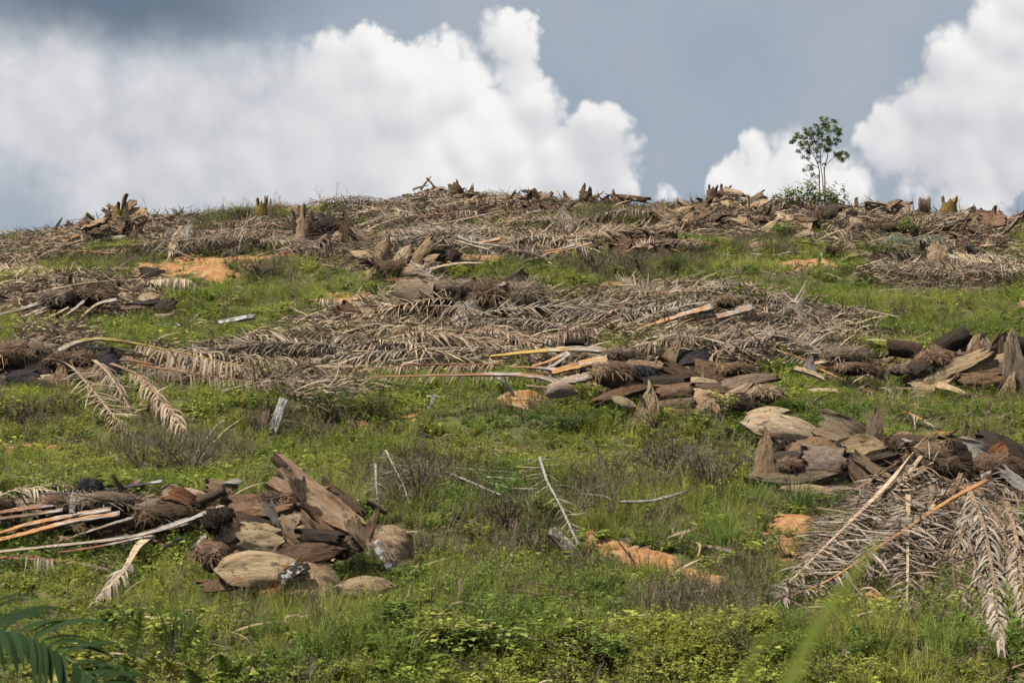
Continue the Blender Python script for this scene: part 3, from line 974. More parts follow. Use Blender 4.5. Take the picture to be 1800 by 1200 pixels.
# ------------------------------------------------------------------ beds under the heaps
BEDS = [(180, 960, 240, 50, .4, 'brown shredded crown fibre under the stalks at the left edge of the foreground', 'umber'),
        (500, 1045, 115, 100, .6, 'dark crumbled trunk fibre under the blocks of the left foreground heap', 'umber'),
        (1440, 866, 115, 55, .4, 'dark fibre and crumbs under the trunk blocks of the right foreground heap', 'dark'),
        (1680, 880, 130, 55, .75, 'dark matted fibre under the drooping fronds of the right foreground heap', 'umber'),
        (1190, 728, 165, 70, .45, 'brown shredded fibre under the jumbled heap right of the picture centre', 'brown'),
        (1000, 690, 70, 40, .3, 'brown crumbs under the fan of orange stalks right of centre', 'umber'),
        (1710, 698, 110, 60, .45, 'blackish crumbs under the heap of half-round discs at the right edge', 'dark'),
        (1510, 672, 90, 25, .35, 'greyish fibre bed under the small crown left of the half-round discs', 'umber'),
        (90, 684, 120, 50, .45, 'blackish fibre bed under the arching stalk at the left edge', 'dark'),
        (110, 572, 190, 55, .4, 'dark fibre bed under the fan of stalks at the upper left', 'umber'),
        (840, 565, 115, 45, .5, 'matted dark fibre under the folded crown at the picture centre', 'umber'),
        (580, 450, 75, 40, .5, 'dark fibre bed under the stumps left of the upper centre', 'dark'),
        (730, 486, 110, 35, .3, 'root fibre and crumbs under the bulb-shaped offcuts above the orange soil', 'umber'),
        (230, 428, 105, 40, .6, 'brown shredded bed of the heap on the skyline at upper left', 'brown'),
        (780, 355, 75, 18, .8, 'greyish fibre bed of the highest heap on the skyline', 'brown'),
        (1290, 425, 150, 55, .5, 'dark crumbs under the long slab heap below the lone tree', 'umber'),
        (1510, 420, 70, 30, .4, 'dark bed under the leaning slice right of the lone tree', 'umber'),
        (1690, 460, 110, 40, .45, 'brown fibre bed of the upper right heap above the curly fronds', 'umber'),
        (1060, 364, 65, 12, .6, 'dark bed of the low skyline heap right of the highest heap', 'umber'),
        (920, 385, 90, 22, .7, 'brown bed of the heap just right of the highest heap', 'umber'),
        (1130, 455, 90, 25, .6, 'dark bed of the small heap with the dark upright board', 'umber')]
for k, b in enumerate(BEDS):
    debris_bed(b[0], b[1], b[2], b[3], b[4], b[5], b[6], n=520, seed=k, scrap=.42)

# ------------------------------------------------------------------ left foreground: trunk blocks (heap A)
YA = ground(500, 1040).y
YA1 = ground(180, 968).y
P_ = [  # kind px py len ang facing tone label w dY
    ('slab', 553, 880, 158, -36, 58, 'tan', 'long fibrous trunk slab leaning on top of the left foreground heap', 40, .6),
    ('slab', 596, 880, 72, -42, 40, 'umber', 'dark ragged slab tucked behind the long leaning slab, left foreground', 28, 1.1),
    ('splinter', 560, 856, 40, -15, 60, 'brown', 'small brown bark scrap behind the top of the long leaning slab', 18, 1.0),
    ('splinter', 407, 845, 32, 6, 60, 'white', 'whitish flat chip lying highest above the fruit bunch, left foreground', 11, .5),
    ('block', 388, 855, 44, -8, 35, 'tan', 'small tan block under the whitish chip, left foreground heap', 24, .5),
    ('log', 372, 872, 46, 25, 20, 'ash', 'small ash-brown log under the tan block, left foreground heap', 16, .3),
    ('block', 406, 945, 52, 84, 12, 'tan', 'upright tan block with a square face below the fruit bunch', 42, -.2),
    ('block', 456, 947, 66, -6, 12, 'sand', 'square sandy block facing forward in the middle of the left foreground heap', 46, -.3),
    ('shell', 440, 915, 78, -14, 62, 'dark', 'blackish arched shell over the square sandy block', 40, -.1),
    ('slab', 452, 890, 95, 6, 40, 'brown', 'broad brown slab behind the arched shell, left foreground', 38, .3),
    ('lens', 512, 932, 62, -58, 20, 'sand', 'sandy leaning slice under the long leaning slab, the left one', 22, -.1),
    ('lens', 543, 922, 52, -62, 15, 'tan', 'tan leaning slice under the long leaning slab, the middle one', 17, 0),
    ('slab', 580, 938, 74, -42, 30, 'brown', 'brown leaning slab right of the leaning slices, left foreground', 18, 0),
    ('block', 562, 944, 66, -4, 20, 'dark', 'blackish cracked block under the leaning slices', 26, -.3),
    ('slab', 538, 975, 112, 7, 18, 'umber', 'dark flat slab with lichen lying above the pale domed offcut', 36, -.5),
    ('wedge', 528, 862, 40, -70, 10, 'ash', 'ash-brown knob under the upper end of the long leaning slab', 26, .2),
    ('wedge', 480, 905, 40, -60, 10, 'silver', 'silvery torn wedge between brown slab and leaning slices', 18, 0),
    ('dome', 462, 1000, 140, -4, 42, 'sand', 'large pale sandy offcut lying in front of the left foreground heap', 62, -.9),
    ('wedge', 490, 1015, 74, 40, 20, 'orange', 'orange-brown split end on the right of the large sandy offcut', 36, -1.05),
    ('lichen_board', 510, 1006, 46, 38, 25, 'dark', 'black chunk with white lichen beside the large sandy offcut', 22, -1.15),
    ('sheet', 550, 1022, 98, -8, 35, 'tan', 'bent tan trunk sheet right of the large sandy offcut', 70, -1.0),
    ('block', 528, 1000, 26, 10, 25, 'dark', 'small black block on the bent tan sheet', 20, -1.15),
    ('splinter', 560, 1052, 66, 30, 30, 'umber', 'dark torn splinter under the bent tan sheet', 24, -1.1),
    ('slab', 545, 1075, 50, 5, 25, 'brown', 'brown slab end half buried in weeds below the bent sheet', 24, -1.2),
    ('dome', 640, 1032, 94, 2, 32, 'sand', 'rounded sandy offcut lying alone in the weeds, left foreground', 44, -1.0),
    ('wedge', 630, 938, 48, -62, 15, 'tan', 'tan upright wedge left of the crooked stub, right end of the left heap', 26, -.2),
    ('splinter', 653, 922, 54, 68, 12, 'brown', 'crooked upright stub at the right end of the left foreground heap', 20, -.2),
    ('sheet', 694, 955, 66, -30, 15, 'tan', 'fan-shaped tan sheet at the far right of the left foreground heap', 56, -.4),
    ('lichen_board', 676, 974, 54, -55, 20, 'grey', 'white lichen-covered piece left of the fan-shaped tan sheet', 22, -.5),
    ('log', 662, 890, 36, -30, 30, 'sand', 'short sandy stick stump lying in grass behind the left heap', 9, 1.8),
    ('slab', 385, 1028, 60, 4, 40, 'brown', 'brown slab half hidden in weeds left of the large sandy offcut', 18, -.9)]
for (kind, px, py, l_, an, fa, tone, lab, w_, dy) in P_:
    pp(kind, px, py, l_, an, fa, tone, lab, w=w_, Y=YA + dy)
fruit_bunch(386, 918, 33, 'black spiky fruit bunch in the middle of the left foreground heap', YA - .1)
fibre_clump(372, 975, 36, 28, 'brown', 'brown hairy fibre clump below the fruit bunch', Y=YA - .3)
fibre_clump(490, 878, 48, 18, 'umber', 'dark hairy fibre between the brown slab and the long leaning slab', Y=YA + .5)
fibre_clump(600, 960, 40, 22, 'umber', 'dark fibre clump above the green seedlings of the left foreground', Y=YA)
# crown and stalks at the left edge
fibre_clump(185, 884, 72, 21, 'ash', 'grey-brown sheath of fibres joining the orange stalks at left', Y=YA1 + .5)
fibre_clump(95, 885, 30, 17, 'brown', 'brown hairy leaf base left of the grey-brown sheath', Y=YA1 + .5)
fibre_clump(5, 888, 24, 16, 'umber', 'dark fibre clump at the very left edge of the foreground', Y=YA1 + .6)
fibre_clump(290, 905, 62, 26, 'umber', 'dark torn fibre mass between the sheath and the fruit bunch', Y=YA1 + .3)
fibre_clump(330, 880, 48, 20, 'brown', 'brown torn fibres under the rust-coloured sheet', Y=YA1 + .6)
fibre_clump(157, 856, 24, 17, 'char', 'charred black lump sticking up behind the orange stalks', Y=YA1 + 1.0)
for (pts, w0, w1, tone, lab, dy) in [
    ([(195, 893), (120, 906), (50, 920), (-30, 945)], .26, .14, 'orange', 'long orange stalk, the upper of the pair at the left edge', 0),
    ([(210, 902), (130, 914), (60, 932), (-30, 955)], .24, .16, 'orange', 'bright orange stalk, the lower of the pair at the left edge', -.3),
    ([(95, 885), (40, 893), (-30, 905)], .24, .16, 'rust', 'rust-brown stalk running out of the left edge under the grey sheath', .3),
    ([(110, 895), (40, 905), (-30, 915)], .2, .12, 'umber', 'dark stalk between the rust-brown and the orange stalks', .2),
    ([(400, 884), (350, 905), (300, 925), (215, 945), (100, 958), (-30, 972)], .16, .10, 'grey', 'long curved stalk with a pale upper edge sweeping to the left edge', -.9),
    ([(330, 915), (250, 938), (170, 950)], .34, .10, 'char', 'broad blackish blade behind the long curved stalk', -.6),
    ([(265, 1025), (200, 1003), (110, 985), (-30, 978)], .18, .09, 'rust', 'brown stalk lying lowest in the weeds at the left edge', -1.2),
    ([(268, 940), (180, 958), (90, 972)], .12, .06, 'rust', 'rust stalk just under the long curved stalk', -.7),
    ([(318, 945), (285, 965), (245, 998)], .14, .05, 'char', 'blackish strap hanging below the long curved stalk', -.8),
    ([(362, 942), (335, 965), (312, 988)], .2, .13, 'char', 'short charred board left of the brown hairy fibre clump', -.7),
    ([(300, 1003), (270, 1012), (245, 1018)], .05, .03, 'orange', 'thin orange stick in the weeds below the charred board', -1.2),
    ([(330, 1010), (305, 1030), (285, 1045)], .12, .07, 'brown', 'brown stick slanting into the weeds left of the sandy offcut', -1.2),
    ([(285, 845), (235, 852), (180, 862)], .16, .08, 'char', 'blackish stalk pointing up right behind the torn fibres', 1.0),
    ([(140, 866), (100, 866), (70, 867)], .12, .08, 'char', 'short black stalk end behind the grey-brown sheath', 1.0),
    ([(130, 872), (128, 888), (126, 902)], .16, .14, 'silver', 'silvery strip across the left end of the grey-brown sheath', -.1),
    ([(235, 908), (180, 925), (120, 945)], .14, .08, 'ash', 'ash-brown stalk in the shade under the orange pair', -.1)]:
    stalk(pts, w0 * .8, w1 * .8, tone, lab, Y=YA1 + dy)
pp('sheet', 303, 863, 34, 8, 30, 'pale', 'pale pinkish curled sheet standing above the torn fibres', w=24, Y=YA1 + .4)
pp('sheet', 318, 872, 44, -20, 35, 'rust', 'rust-coloured triangular sheet below the pale curled sheet', w=26, Y=YA1 + .2)
pp('splinter', 345, 865, 44, -14, 45, 'pale', 'pale splinter right of the rust-coloured sheet', w=14, Y=YA1 + .4)
pp('splinter', 262, 885, 40, 20, 20, 'grey', 'grey curl of bark right of the grey-brown sheath', w=16, Y=YA1 + .1)
frond([(262, 943, .5), (240, 965, .45), (215, 1005, .35), (165, 1062, .12)], 'small frond with a tan stalk drooping into weeds, left foreground', 'curl', .5, 26, .16, .03, t0=.5, tone='sand', leaf='grey', wid=.035)
frond([(-25, 845), (50, 838), (150, 862)], 'pale curly frond lying in grass at the left edge', 'curl', .7, 34, .07, .02, t0=.1, tone='tan', leaf='pale', wid=.032)
frond([(-20, 880), (40, 858), (110, 868)], 'pale frond tips behind the charred lump at the left edge', 'curl', .6, 26, .06, .02, t0=.1, tone='tan', leaf='pale', wid=.032)
frond([(-20, 985), (40, 975), (90, 985)], 'dry frond over the lowest stalk at the left edge', 'hang', .55, 14, .05, .02, t0=.1, tone='rust', leaf='grey', wid=.03, h=.5)

# ------------------------------------------------------------------ right foreground (heap B)
YB = ground(1450, 868).y
for (kind, px, py, l_, an, fa, tone, lab, w_, dy) in [
    ('dome', 1376, 750, 124, -10, 48, 'pale', 'large pale domed offcut lying alone above the right foreground heap', 44, 4.2),
    ('lens', 1350, 722, 62, 4, 55, 'sand', 'sandy sliver behind the large pale domed offcut', 16, 5.2),
    ('wedge', 1343, 808, 78, 86, 12, 'tan', 'upright tan wedge at the left end of the right foreground heap', 36, -.1),
    ('shell', 1385, 796, 44, 4, 70, 'dark', 'blackish shell behind the hairy lump, right foreground heap', 18, .5),
    ('slab', 1400, 838, 118, 3, 50, 'ash', 'flat ash-brown slab with lichen along the foot of the right heap', 18, -.2),
    ('shell', 1428, 785, 60, 20, 50, 'brown', 'brown arched shell behind the square pale block, right heap', 46, .5),
    ('block', 1449, 815, 62, -3, 14, 'grey', 'square greyish block with a flat front, right foreground heap', 58, -.1),
    ('sheet', 1492, 765, 84, -28, 30, 'ash', 'saddle-shaped sheet on top of the right foreground heap', 50, .7),
    ('wedge', 1537, 755, 56, 78, 10, 'ash', 'pointed spike standing highest on the right foreground heap', 34, .8),
    ('sheet', 1512, 788, 84, 12, 40, 'tan', 'tan curled sheet with a dark underside below the pointed spike', 38, .4),
    ('slab', 1512, 805, 86, 4, 60, 'dark', 'dark slab under the tan curled sheet', 16, .2),
    ('lens', 1512, 836, 56, -52, 15, 'brown', 'brown leaning slice right of the square greyish block', 26, 0),
    ('splinter', 1536, 822, 66, -34, 30, 'tan', 'tan splinter right of the brown leaning slice', 20, 0),
    ('slab', 1430, 862, 78, -6, 40, 'sand', 'sandy slab lowest at the foot of the right foreground heap', 20, -.4),
    ('block', 1470, 800, 30, 40, 20, 'char', 'small charred block between greyish block and saddle sheet', 22, .2),
    ('lens', 1615, 852, 66, -62, 12, 'sand', 'sandy pointed slice among the fronds of the right foreground crown', 30, -.4),
    ('lens', 1662, 848, 56, -26, 25, 'sand', 'curved sandy slice right of the pointed slice, right crown', 16, -.4),
    ('block', 1682, 892, 48, 84, 14, 'tan', 'tan block behind the grey stick in the right foreground crown', 40, -.5),
    ('sheet', 1720, 796, 52, -22, 20, 'silver', 'silvery torn sheet right of the black fruit bunch, right crown', 34, 0),
    ('sheet', 1772, 800, 110, -36, 25, 'dark', 'large black curled sheet at the right edge of the right crown', 44, .3),
    ('sheet', 1752, 808, 56, 70, 12, 'rust', 'reddish inner sheet in front of the black curled sheet', 32, 0),
    ('splinter', 1690, 772, 40, 60, 12, 'umber', 'dark torn tip behind the fruit bunch of the right crown', 16, .4),
    ('splinter', 1788, 846, 54, -36, 25, 'white', 'white and rust stub at the right edge below the black curled sheet', 22, -.4),
    ('block', 1575, 775, 40, 20, 30, 'tan', 'small tan block behind the crown left of the fruit bunch', 24, .9)]:
    pp(kind, px, py, l_, an, fa, tone, lab, w=w_, Y=YB + dy)
fruit_bunch(1678, 798, 27, 'black spiky fruit bunch on the right foreground crown', YB + .1)
fibre_clump(1390, 818, 26, 16, 'brown', 'brown hairy lump right of the upright tan wedge', Y=YB - .1)
fibre_clump(1478, 876, 30, 24, 'ash', 'grey fibrous lump at the foot of the right heap beside the fronds', Y=YB - .3)
fibre_clump(1640, 850, 22, 14, 'umber', 'dark hairy knot right of the sandy pointed slice', Y=YB - .5)
fibre_clump(1600, 782, 42, 20, 'umber', 'dark matted fibres left of the right fruit bunch', Y=YB + .4)
fibre_clump(1740, 818, 44, 26, 'brown', 'brown hairy crown heart right of the right fruit bunch', Y=YB + .1)
fibre_clump(1650, 825, 60, 26, 'umber', 'dark fibres under the right fruit bunch', Y=YB + .1)
fibre_clump(1660, 935, 80, 40, 'umber', 'dark fibre mass behind the drooping fronds at the right', Y=YB - .2)
fibre_clump(1770, 905, 55, 50, 'umber', 'dark fibre mass behind the reddish stalk at the right edge', Y=YB - .2)
stalk([(1732, 830), (1748, 865), (1770, 905), (1815, 955)], .30, .16, 'rust', 'broad silvery to reddish stalk slanting down to the right edge', Y=YB - .9, flat=.3)
stalk([(1668, 862), (1676, 900), (1688, 955)], .06, .04, 'silver', 'thin grey stick hanging in front of the right foreground crown', Y=YB - 1.1)
stalk([(1740, 900), (1745, 960)], .07, .05, 'rust', 'short rust stick behind the right drooping frond', Y=YB - .8)


rnd.seed(77)


def bfrond(pts, lab, style, lmax, n, tone, leaf, w0=.09, t0=.1, dY=(0, 0), **k):
    """fronds of the right crown: from the crown (depth YB) forward down to the ground"""
    W = []
    m = len(pts)
    for i, q in enumerate(pts):
        f = i / (m - 1)
        g_ = ground(q[0], q[1], .12)
        Y_ = min((YB - .5) * (1 - f) + g_.y * f, g_.y - .9 * (1 - f) - .25)
        W.append(at(q[0], q[1], Y_ + dY[0] * (1 - f) + dY[1] * f))
    return frond(None, lab, style, lmax, n, w0, .02, t0, tone=tone, leaf=leaf, world=W, **k)


bfrond([(1604, 795), (1560, 850), (1480, 930), (1368, 1042)], 'upper of two long fronds with yellow-brown rachis sweeping down left, right foreground', 'flat', .8, 92, 'sand', 'grey', t0=.2, dY=(-1.0, -.7), w0=.11)
bfrond([(1735, 842), (1665, 880), (1560, 950), (1455, 1020), (1372, 1052)], 'longest frond with yellow-brown rachis crossing the right foreground crown', 'flat', .8, 100, 'orange', 'grey', t0=.26, dY=(-1.3, -1.0), w0=.11)
bfrond([(1640, 812), (1560, 848), (1490, 892), (1440, 965)], 'frond arching over the foot of the trunk blocks, right foreground', 'flat', .6, 60, 'tan', 'ash', dY=(-.2, .2))
bfrond([(1597, 868), (1596, 960), (1594, 1070)], 'frond hanging straight down in the middle of the right foreground crown', 'flat', .7, 80, 'sand', 'ash', t0=.05, dY=(-.9, -.6), w0=.08)
bfrond([(1700, 850), (1728, 920), (1745, 1010), (1758, 1140)], 'thick curly frond hanging down at the right edge of the foreground', 'curl', .65, 96, 'brown', 'grey', t0=.05, dY=(-1.1, -.9), wid=.042)
bfrond([(1770, 880), (1790, 960), (1800, 1060), (1822, 1130)], 'curly frond cut by the right edge of the foreground', 'curl', .6, 66, 'brown', 'grey', t0=.05, dY=(-.4, -.5), wid=.04)
bfrond([(1690, 830), (1660, 900), (1640, 980), (1650, 1050)], 'brown frond between the hanging frond and the curly frond, right foreground', 'mess', .6, 60, 'brown', 'brown', t0=.05, dY=(0, .1))
bfrond([(1620, 800), (1570, 870), (1530, 950), (1500, 1010)], 'tangled frond under the two long fronds, right foreground', 'mess', .6, 66, 'tan', 'grey', t0=.05, dY=(-.2, .2))
bfrond([(1600, 775), (1570, 768), (1545, 790), (1520, 840)], 'silvery leaf tuft arching left from the right foreground crown', 'curl', .6, 30, 'grey', 'silver', t0=.0, dY=(0, 0), wid=.022)
bfrond([(1620, 800), (1680, 825), (1740, 850), (1800, 880)], 'silvery leaves strewn across the right foreground crown', 'mess', .6, 46, 'grey', 'grey', t0=.0, dY=(-.2, -.3), wid=.022)
bfrond([(1700, 905), (1720, 935), (1770, 930), (1830, 900)], 'curled grey frond behind the reddish stalk at the right edge', 'curl', .6, 46, 'grey', 'grey', t0=.0, dY=(-.6, -.3), wid=.028)

bfrond([(1660, 860), (1610, 930), (1560, 990), (1530, 1040)], 'pale tangled frond right of the two crossing rachises, right foreground', 'mess', .6, 66, 'tan', 'grey', t0=.02, dY=(-.3, 0))
bfrond([(1600, 830), (1520, 890), (1450, 950), (1400, 1000)], 'dense dry frond below the upper long rachis, right foreground', 'flat', .6, 74, 'tan', 'ash', t0=.02, dY=(-.2, .1))
bfrond([(1720, 870), (1690, 940), (1680, 1010), (1700, 1060)], 'brown drooping frond left of the thick curly frond', 'curl', .55, 60, 'brown', 'ash', t0=.02, dY=(-.4, 0))
bfrond([(1650, 840), (1600, 860), (1540, 880), (1500, 920)], 'grey frond tangle below the pointed spike', 'mess', .6, 60, 'grey', 'grey', t0=.0, dY=(-.3, 0))

for k_, (q_, lab_, st_) in enumerate([
    ([(1630, 820), (1540, 880), (1450, 960), (1390, 1030)], 'brown frond hidden between the two long rachises, right foreground', 'flat'),
    ([(1680, 850), (1620, 910), (1560, 970), (1500, 1030)], 'brown frond below the longest rachis, right foreground', 'mess'),
    ([(1640, 850), (1630, 930), (1620, 1000), (1630, 1060)], 'drooping brown frond right of the straight hanging frond', 'flat'),
    ([(1710, 850), (1760, 930), (1780, 1020), (1790, 1110)], 'brown frond between the two curly fronds at the right edge', 'curl'),
    ([(1690, 840), (1700, 930), (1720, 1020), (1720, 1090)], 'brown curly frond left beside the thick curly frond', 'curl'),
    ([(1580, 810), (1520, 850), (1470, 880), (1430, 930)], 'ash frond over the grey fibrous lump of the right heap', 'flat')]):
    bfrond(q_, lab_, st_, .75, 74, 'brown', ('brown', 'ash', 'umber')[k_ % 3], t0=.0, dY=(-.25, .05))

for k_ in range(11):
    f_ = k_ / 10
    ex_, ey_ = 1395 + 400 * f_, 1000 + 95 * math.sin(f_ * 2.2) + rnd.uniform(-25, 25)
    sx_, sy_ = 1600 + 150 * f_ + rnd.uniform(-15, 15), 835 + 25 * f_ + rnd.uniform(-12, 12)
    mx_, my_ = sx_ * .55 + ex_ * .45 + rnd.uniform(-15, 15), sy_ * .58 + ey_ * .42 - 14
    bfrond([(sx_, sy_), (mx_, my_), (sx_ * .25 + ex_ * .75, sy_ * .28 + ey_ * .72), (ex_, ey_)], f"{('leftmost', 'second', 'third', 'fourth', 'fifth', 'sixth', 'seventh', 'eighth', 'ninth', 'tenth', 'rightmost')[k_]} frond from the left in the brown underlayer of the right crown",
           ('mess', 'flat', 'curl')[k_ % 3], .7, 70, 'umber', ('umber', 'brown', 'ash', 'brown')[k_ % 4], t0=.0, dY=(.1, .5))
fibre_clump(1640, 802, 62, 30, 'brown', 'large brown fibre mound crowning the right foreground heap', Y=YB + .3)
fibre_clump(1760, 830, 60, 34, 'umber', 'large dark fibre mound at the right edge of the right crown', Y=YB + .3)

# ------------------------------------------------------------------ middle heap (C) right of the picture centre
YC = ground(1190, 735).y
for (kind, px, py, l_, an, fa, tone, lab, w_, dy) in [
    ('wedge', 1177, 630, 66, 62, 15, 'tan', 'tan wedge pointing up at the back of the middle heap', 26, 1.4),
    ('splinter', 1197, 604, 26, 42, 30, 'pale', 'pale splinter tip above the tan wedge of the middle heap', 9, 1.4),
    ('sheet', 1215, 628, 56, 8, 35, 'char', 'dark grey bent sheet right of the tan wedge, middle heap', 24, 1.4),
    ('shell', 1252, 645, 66, -14, 55, 'umber', 'dark arched shell at the back right of the middle heap', 32, 1.2),
    ('slab', 1312, 670, 86, 10, 35, 'ash', 'ash-brown slab sloping at the right of the middle heap', 26, .7),
    ('block', 1165, 675, 66, 4, 20, 'dark', 'blackish hollow block in the middle of the middle heap', 26, .4),
    ('block', 1186, 690, 54, 6, 12, 'brown', 'brown square-faced block at the front of the middle heap', 30, .1),
    ('shell', 1247, 702, 60, -14, 40, 'sand', 'bowl-shaped sandy shell at the front of the middle heap', 36, .1),
    ('slab', 1262, 684, 56, -10, 30, 'umber', 'dark slab above the bowl-shaped shell', 18, .4),
    ('wedge', 1300, 687, 40, 35, 25, 'sand', 'small sandy wedge right of the bowl-shaped shell', 18, .3),
    ('block', 1312, 706, 44, 2, 15, 'dark', 'blackish block at the right front of the middle heap', 26, .1),
    ('dome', 1097, 707, 44, -24, 45, 'sand', 'sandy domed chip at the left front of the middle heap', 18, -.1),
    ('splinter', 1138, 727, 76, 78, 10, 'tan', 'upright fan of tan fibre standing lowest at the middle heap', 34, -.5),
    ('splinter', 1122, 733, 50, 70, 12, 'ash', 'ash fibre blade left of the upright tan fan', 22, -.45),
    ('slab', 1178, 726, 56, 4, 30, 'brown', 'brown slab at the foot right of the upright tan fan', 18, -.2),
    ('slab', 1180, 708, 70, 6, 40, 'ash', 'ash-brown slab under the square-faced brown block', 12, .0),
    ('lens', 1130, 640, 64, -5, 50, 'tan', 'tan sliver at the back left of the middle heap', 14, 1.3),
    ('slab', 1210, 660, 80, -24, 40, 'umber', 'dark brown slab crossing the middle heap', 16, .9),
    ('splinter', 1130, 672, 60, 6, 45, 'grey', 'grey splinter at the left of the blackish hollow block', 16, .5),
    ('splinter', 1235, 668, 44, -6, 45, 'pale', 'pale splinter in the middle of the middle heap', 12, .6),
    ('slab', 1095, 690, 80, 14, 40, 'umber', 'dark brown slab at the left of the middle heap', 18, .2),
    ('board', 1235, 655, 24, 88, 10, 'pale', 'thin pale stick upright in the middle heap', 5, .8),
    ('log', 1010, 602, 28, 0, 10, 'dark', 'black stub lying on the frond mat above the stalk fan', 10, 2.6),
    ('rock', 985, 689, 54, 0, 40, 'ash', 'grey-brown rock beside the orange soil right of the centre', 22, -.1)]:
    pp(kind, px, py, l_, an, fa, tone, lab, w=w_, Y=YC + dy)
fibre_clump(1078, 658, 40, 24, 'brown', 'brown fibre mass at the left end of the middle heap', Y=YC + .6)
fibre_clump(1345, 692, 32, 18, 'tan', 'tan fibre tuft at the right end of the middle heap', Y=YC + .2)
fibre_clump(1090, 622, 30, 14, 'ash', 'ash fibre tuft behind the stalk fan', Y=YC + 1.6)
fibre_clump(1130, 655, 26, 14, 'char', 'black charred tuft in the middle heap', Y=YC + .7)
fibre_clump(1290, 650, 40, 14, 'brown', 'brown fibre tuft at the back right of the middle heap', Y=YC + 1.2)
YCs = YC + 1.0
for (pts, w0, w1, tone, lab, dy) in [
    ([(1062, 614), (1000, 612), (940, 617), (862, 625)], .24, .07, 'yellow', 'long yellow stalk, topmost of the stalk fan right of centre', .8),
    ([(998, 618), (965, 634), (935, 643)], .13, .06, 'orange', 'short orange stalk under the long yellow stalk', .5),
    ([(1000, 620), (975, 640), (955, 648)], .16, .04, 'silver', 'white torn blade under the long yellow stalk', .4),
    ([(1068, 630), (1020, 640), (970, 653)], .30, .18, 'orange', 'thick orange and white stalk in the middle of the stalk fan', .2),
    ([(985, 650), (940, 645), (900, 644)], .12, .07, 'rust', 'rust stalk running left from the thick orange stalk', .3),
    ([(1072, 648), (1020, 662), (985, 670)], .36, .26, 'grey', 'broad grey stalk below the thick orange stalk', 0),
    ([(1000, 678), (960, 664), (920, 658), (850, 657), (650, 662)], .18, .04, 'rust', 'long rust stalk bending left along the lower edge of the mat', -.1),
    ([(1005, 682), (960, 680), (925, 677)], .12, .07, 'brown', 'brown stub lowest in the stalk fan right of centre', -.3),
    ([(876, 662), (890, 676), (903, 694)], .10, .08, 'char', 'dark stick dropping from the mat left of the orange soil', -.2)]:
    stalk(pts, w0 * 1.3, w1 * 1.2, tone, lab, Y=YCs + dy, up=(0, -.6, 1))
frond([(985, 657, .45), (860, 656, .45), (700, 662, .35), (620, 668, .3)], 'frond with hanging leaflets along the lower edge of the centre mat', 'hang', .7, 60, .06, .02, t0=.05, tone='rust', leaf='ash', wid=.03)

for k_, (q_, lab_) in enumerate([
    ([(300, 615, .5), (430, 628, .5), (560, 640, .4), (700, 648, .3)], 'long frond with curled leaflets above the hanging curtain frond, left of centre'),
    ([(330, 600, .4), (450, 606, .4), (560, 618, .3)], 'ash frond along the top edge of the mat right of the arching stalk'),
    ([(880, 640, .5), (760, 640, .5), (640, 648, .4), (540, 662, .2)], 'long frond pointing left along the lower centre mat'),
    ([(860, 612, .5), (740, 616, .5), (620, 624, .4), (520, 636, .2)], 'long frond pointing left across the middle of the centre mat'),
    ([(780, 575, .5), (700, 578, .5), (620, 590, .4), (560, 606, .2)], 'upper frond with orderly curled rows, left of the folded crown'),
    ([(800, 590, .5), (720, 596, .5), (630, 608, .4), (570, 622, .2)], 'second frond with orderly curled rows, left of the folded crown'),
    ([(1050, 575, .5), (960, 590, .5), (860, 598, .4)], 'frond with curled rows below the folded crown'),
    ([(1180, 535, .5), (1080, 548, .5), (980, 556, .4)], 'frond under the long pale stalk right of the folded crown'),
    ([(1330, 540, .4), (1420, 555, .3), (1520, 585, .2)], 'frond pointing down right at the right side of the mat'),
    ([(1340, 590, .4), (1430, 605, .3), (1530, 620, .2)], 'grey frond ending at the right tip of the centre mat')]):
    frond(q_, lab_, ('hook', 'curl', 'hang', 'hook')[k_ % 4], .8, 74, .07, .02, t0=.03, tone=('brown', 'tan', 'rust')[k_ % 3], leaf=('tan', 'ash', 'brown', 'grey')[k_ % 4], wid=.036)

# stalk fan on the mat, further right
YG2 = ground(1230, 590).y
for (pts, w0, w1, tone, lab) in [
    ([(1252, 538), (1200, 552), (1118, 580)], .26, .10, 'orange', 'orange stalk, uppermost of the fan on the right part of the mat'),
    ([(1255, 546), (1200, 562), (1150, 577)], .16, .08, 'yellow', 'yellow stalk, second from the top in the mat fan'),
    ([(1322, 538), (1270, 554), (1210, 566), (1150, 580)], .28, .10, 'rust', 'long rust and orange stalk in the mat fan, reaching farthest right'),
    ([(1270, 568), (1230, 574), (1190, 582)], .14, .07, 'sand', 'sandy stalk, third from the bottom of the mat fan'),
    ([(1285, 565), (1250, 576), (1200, 590)], .14, .07, 'orange', 'thin orange stalk, second from the bottom of the mat fan'),
    ([(1300, 580), (1260, 590), (1215, 596)], .10, .05, 'orange', 'thin orange stalk, lowest of the mat fan')]:
    stalk(pts, w0 * 1.25, w1 * 1.2, tone, lab, Y=YG2 - .4, up=(0, -.6, 1))
fibre_clump(1280, 530, 26, 12, 'brown', 'brown curl at the root of the mat stalk fan', Y=YG2 + .5)

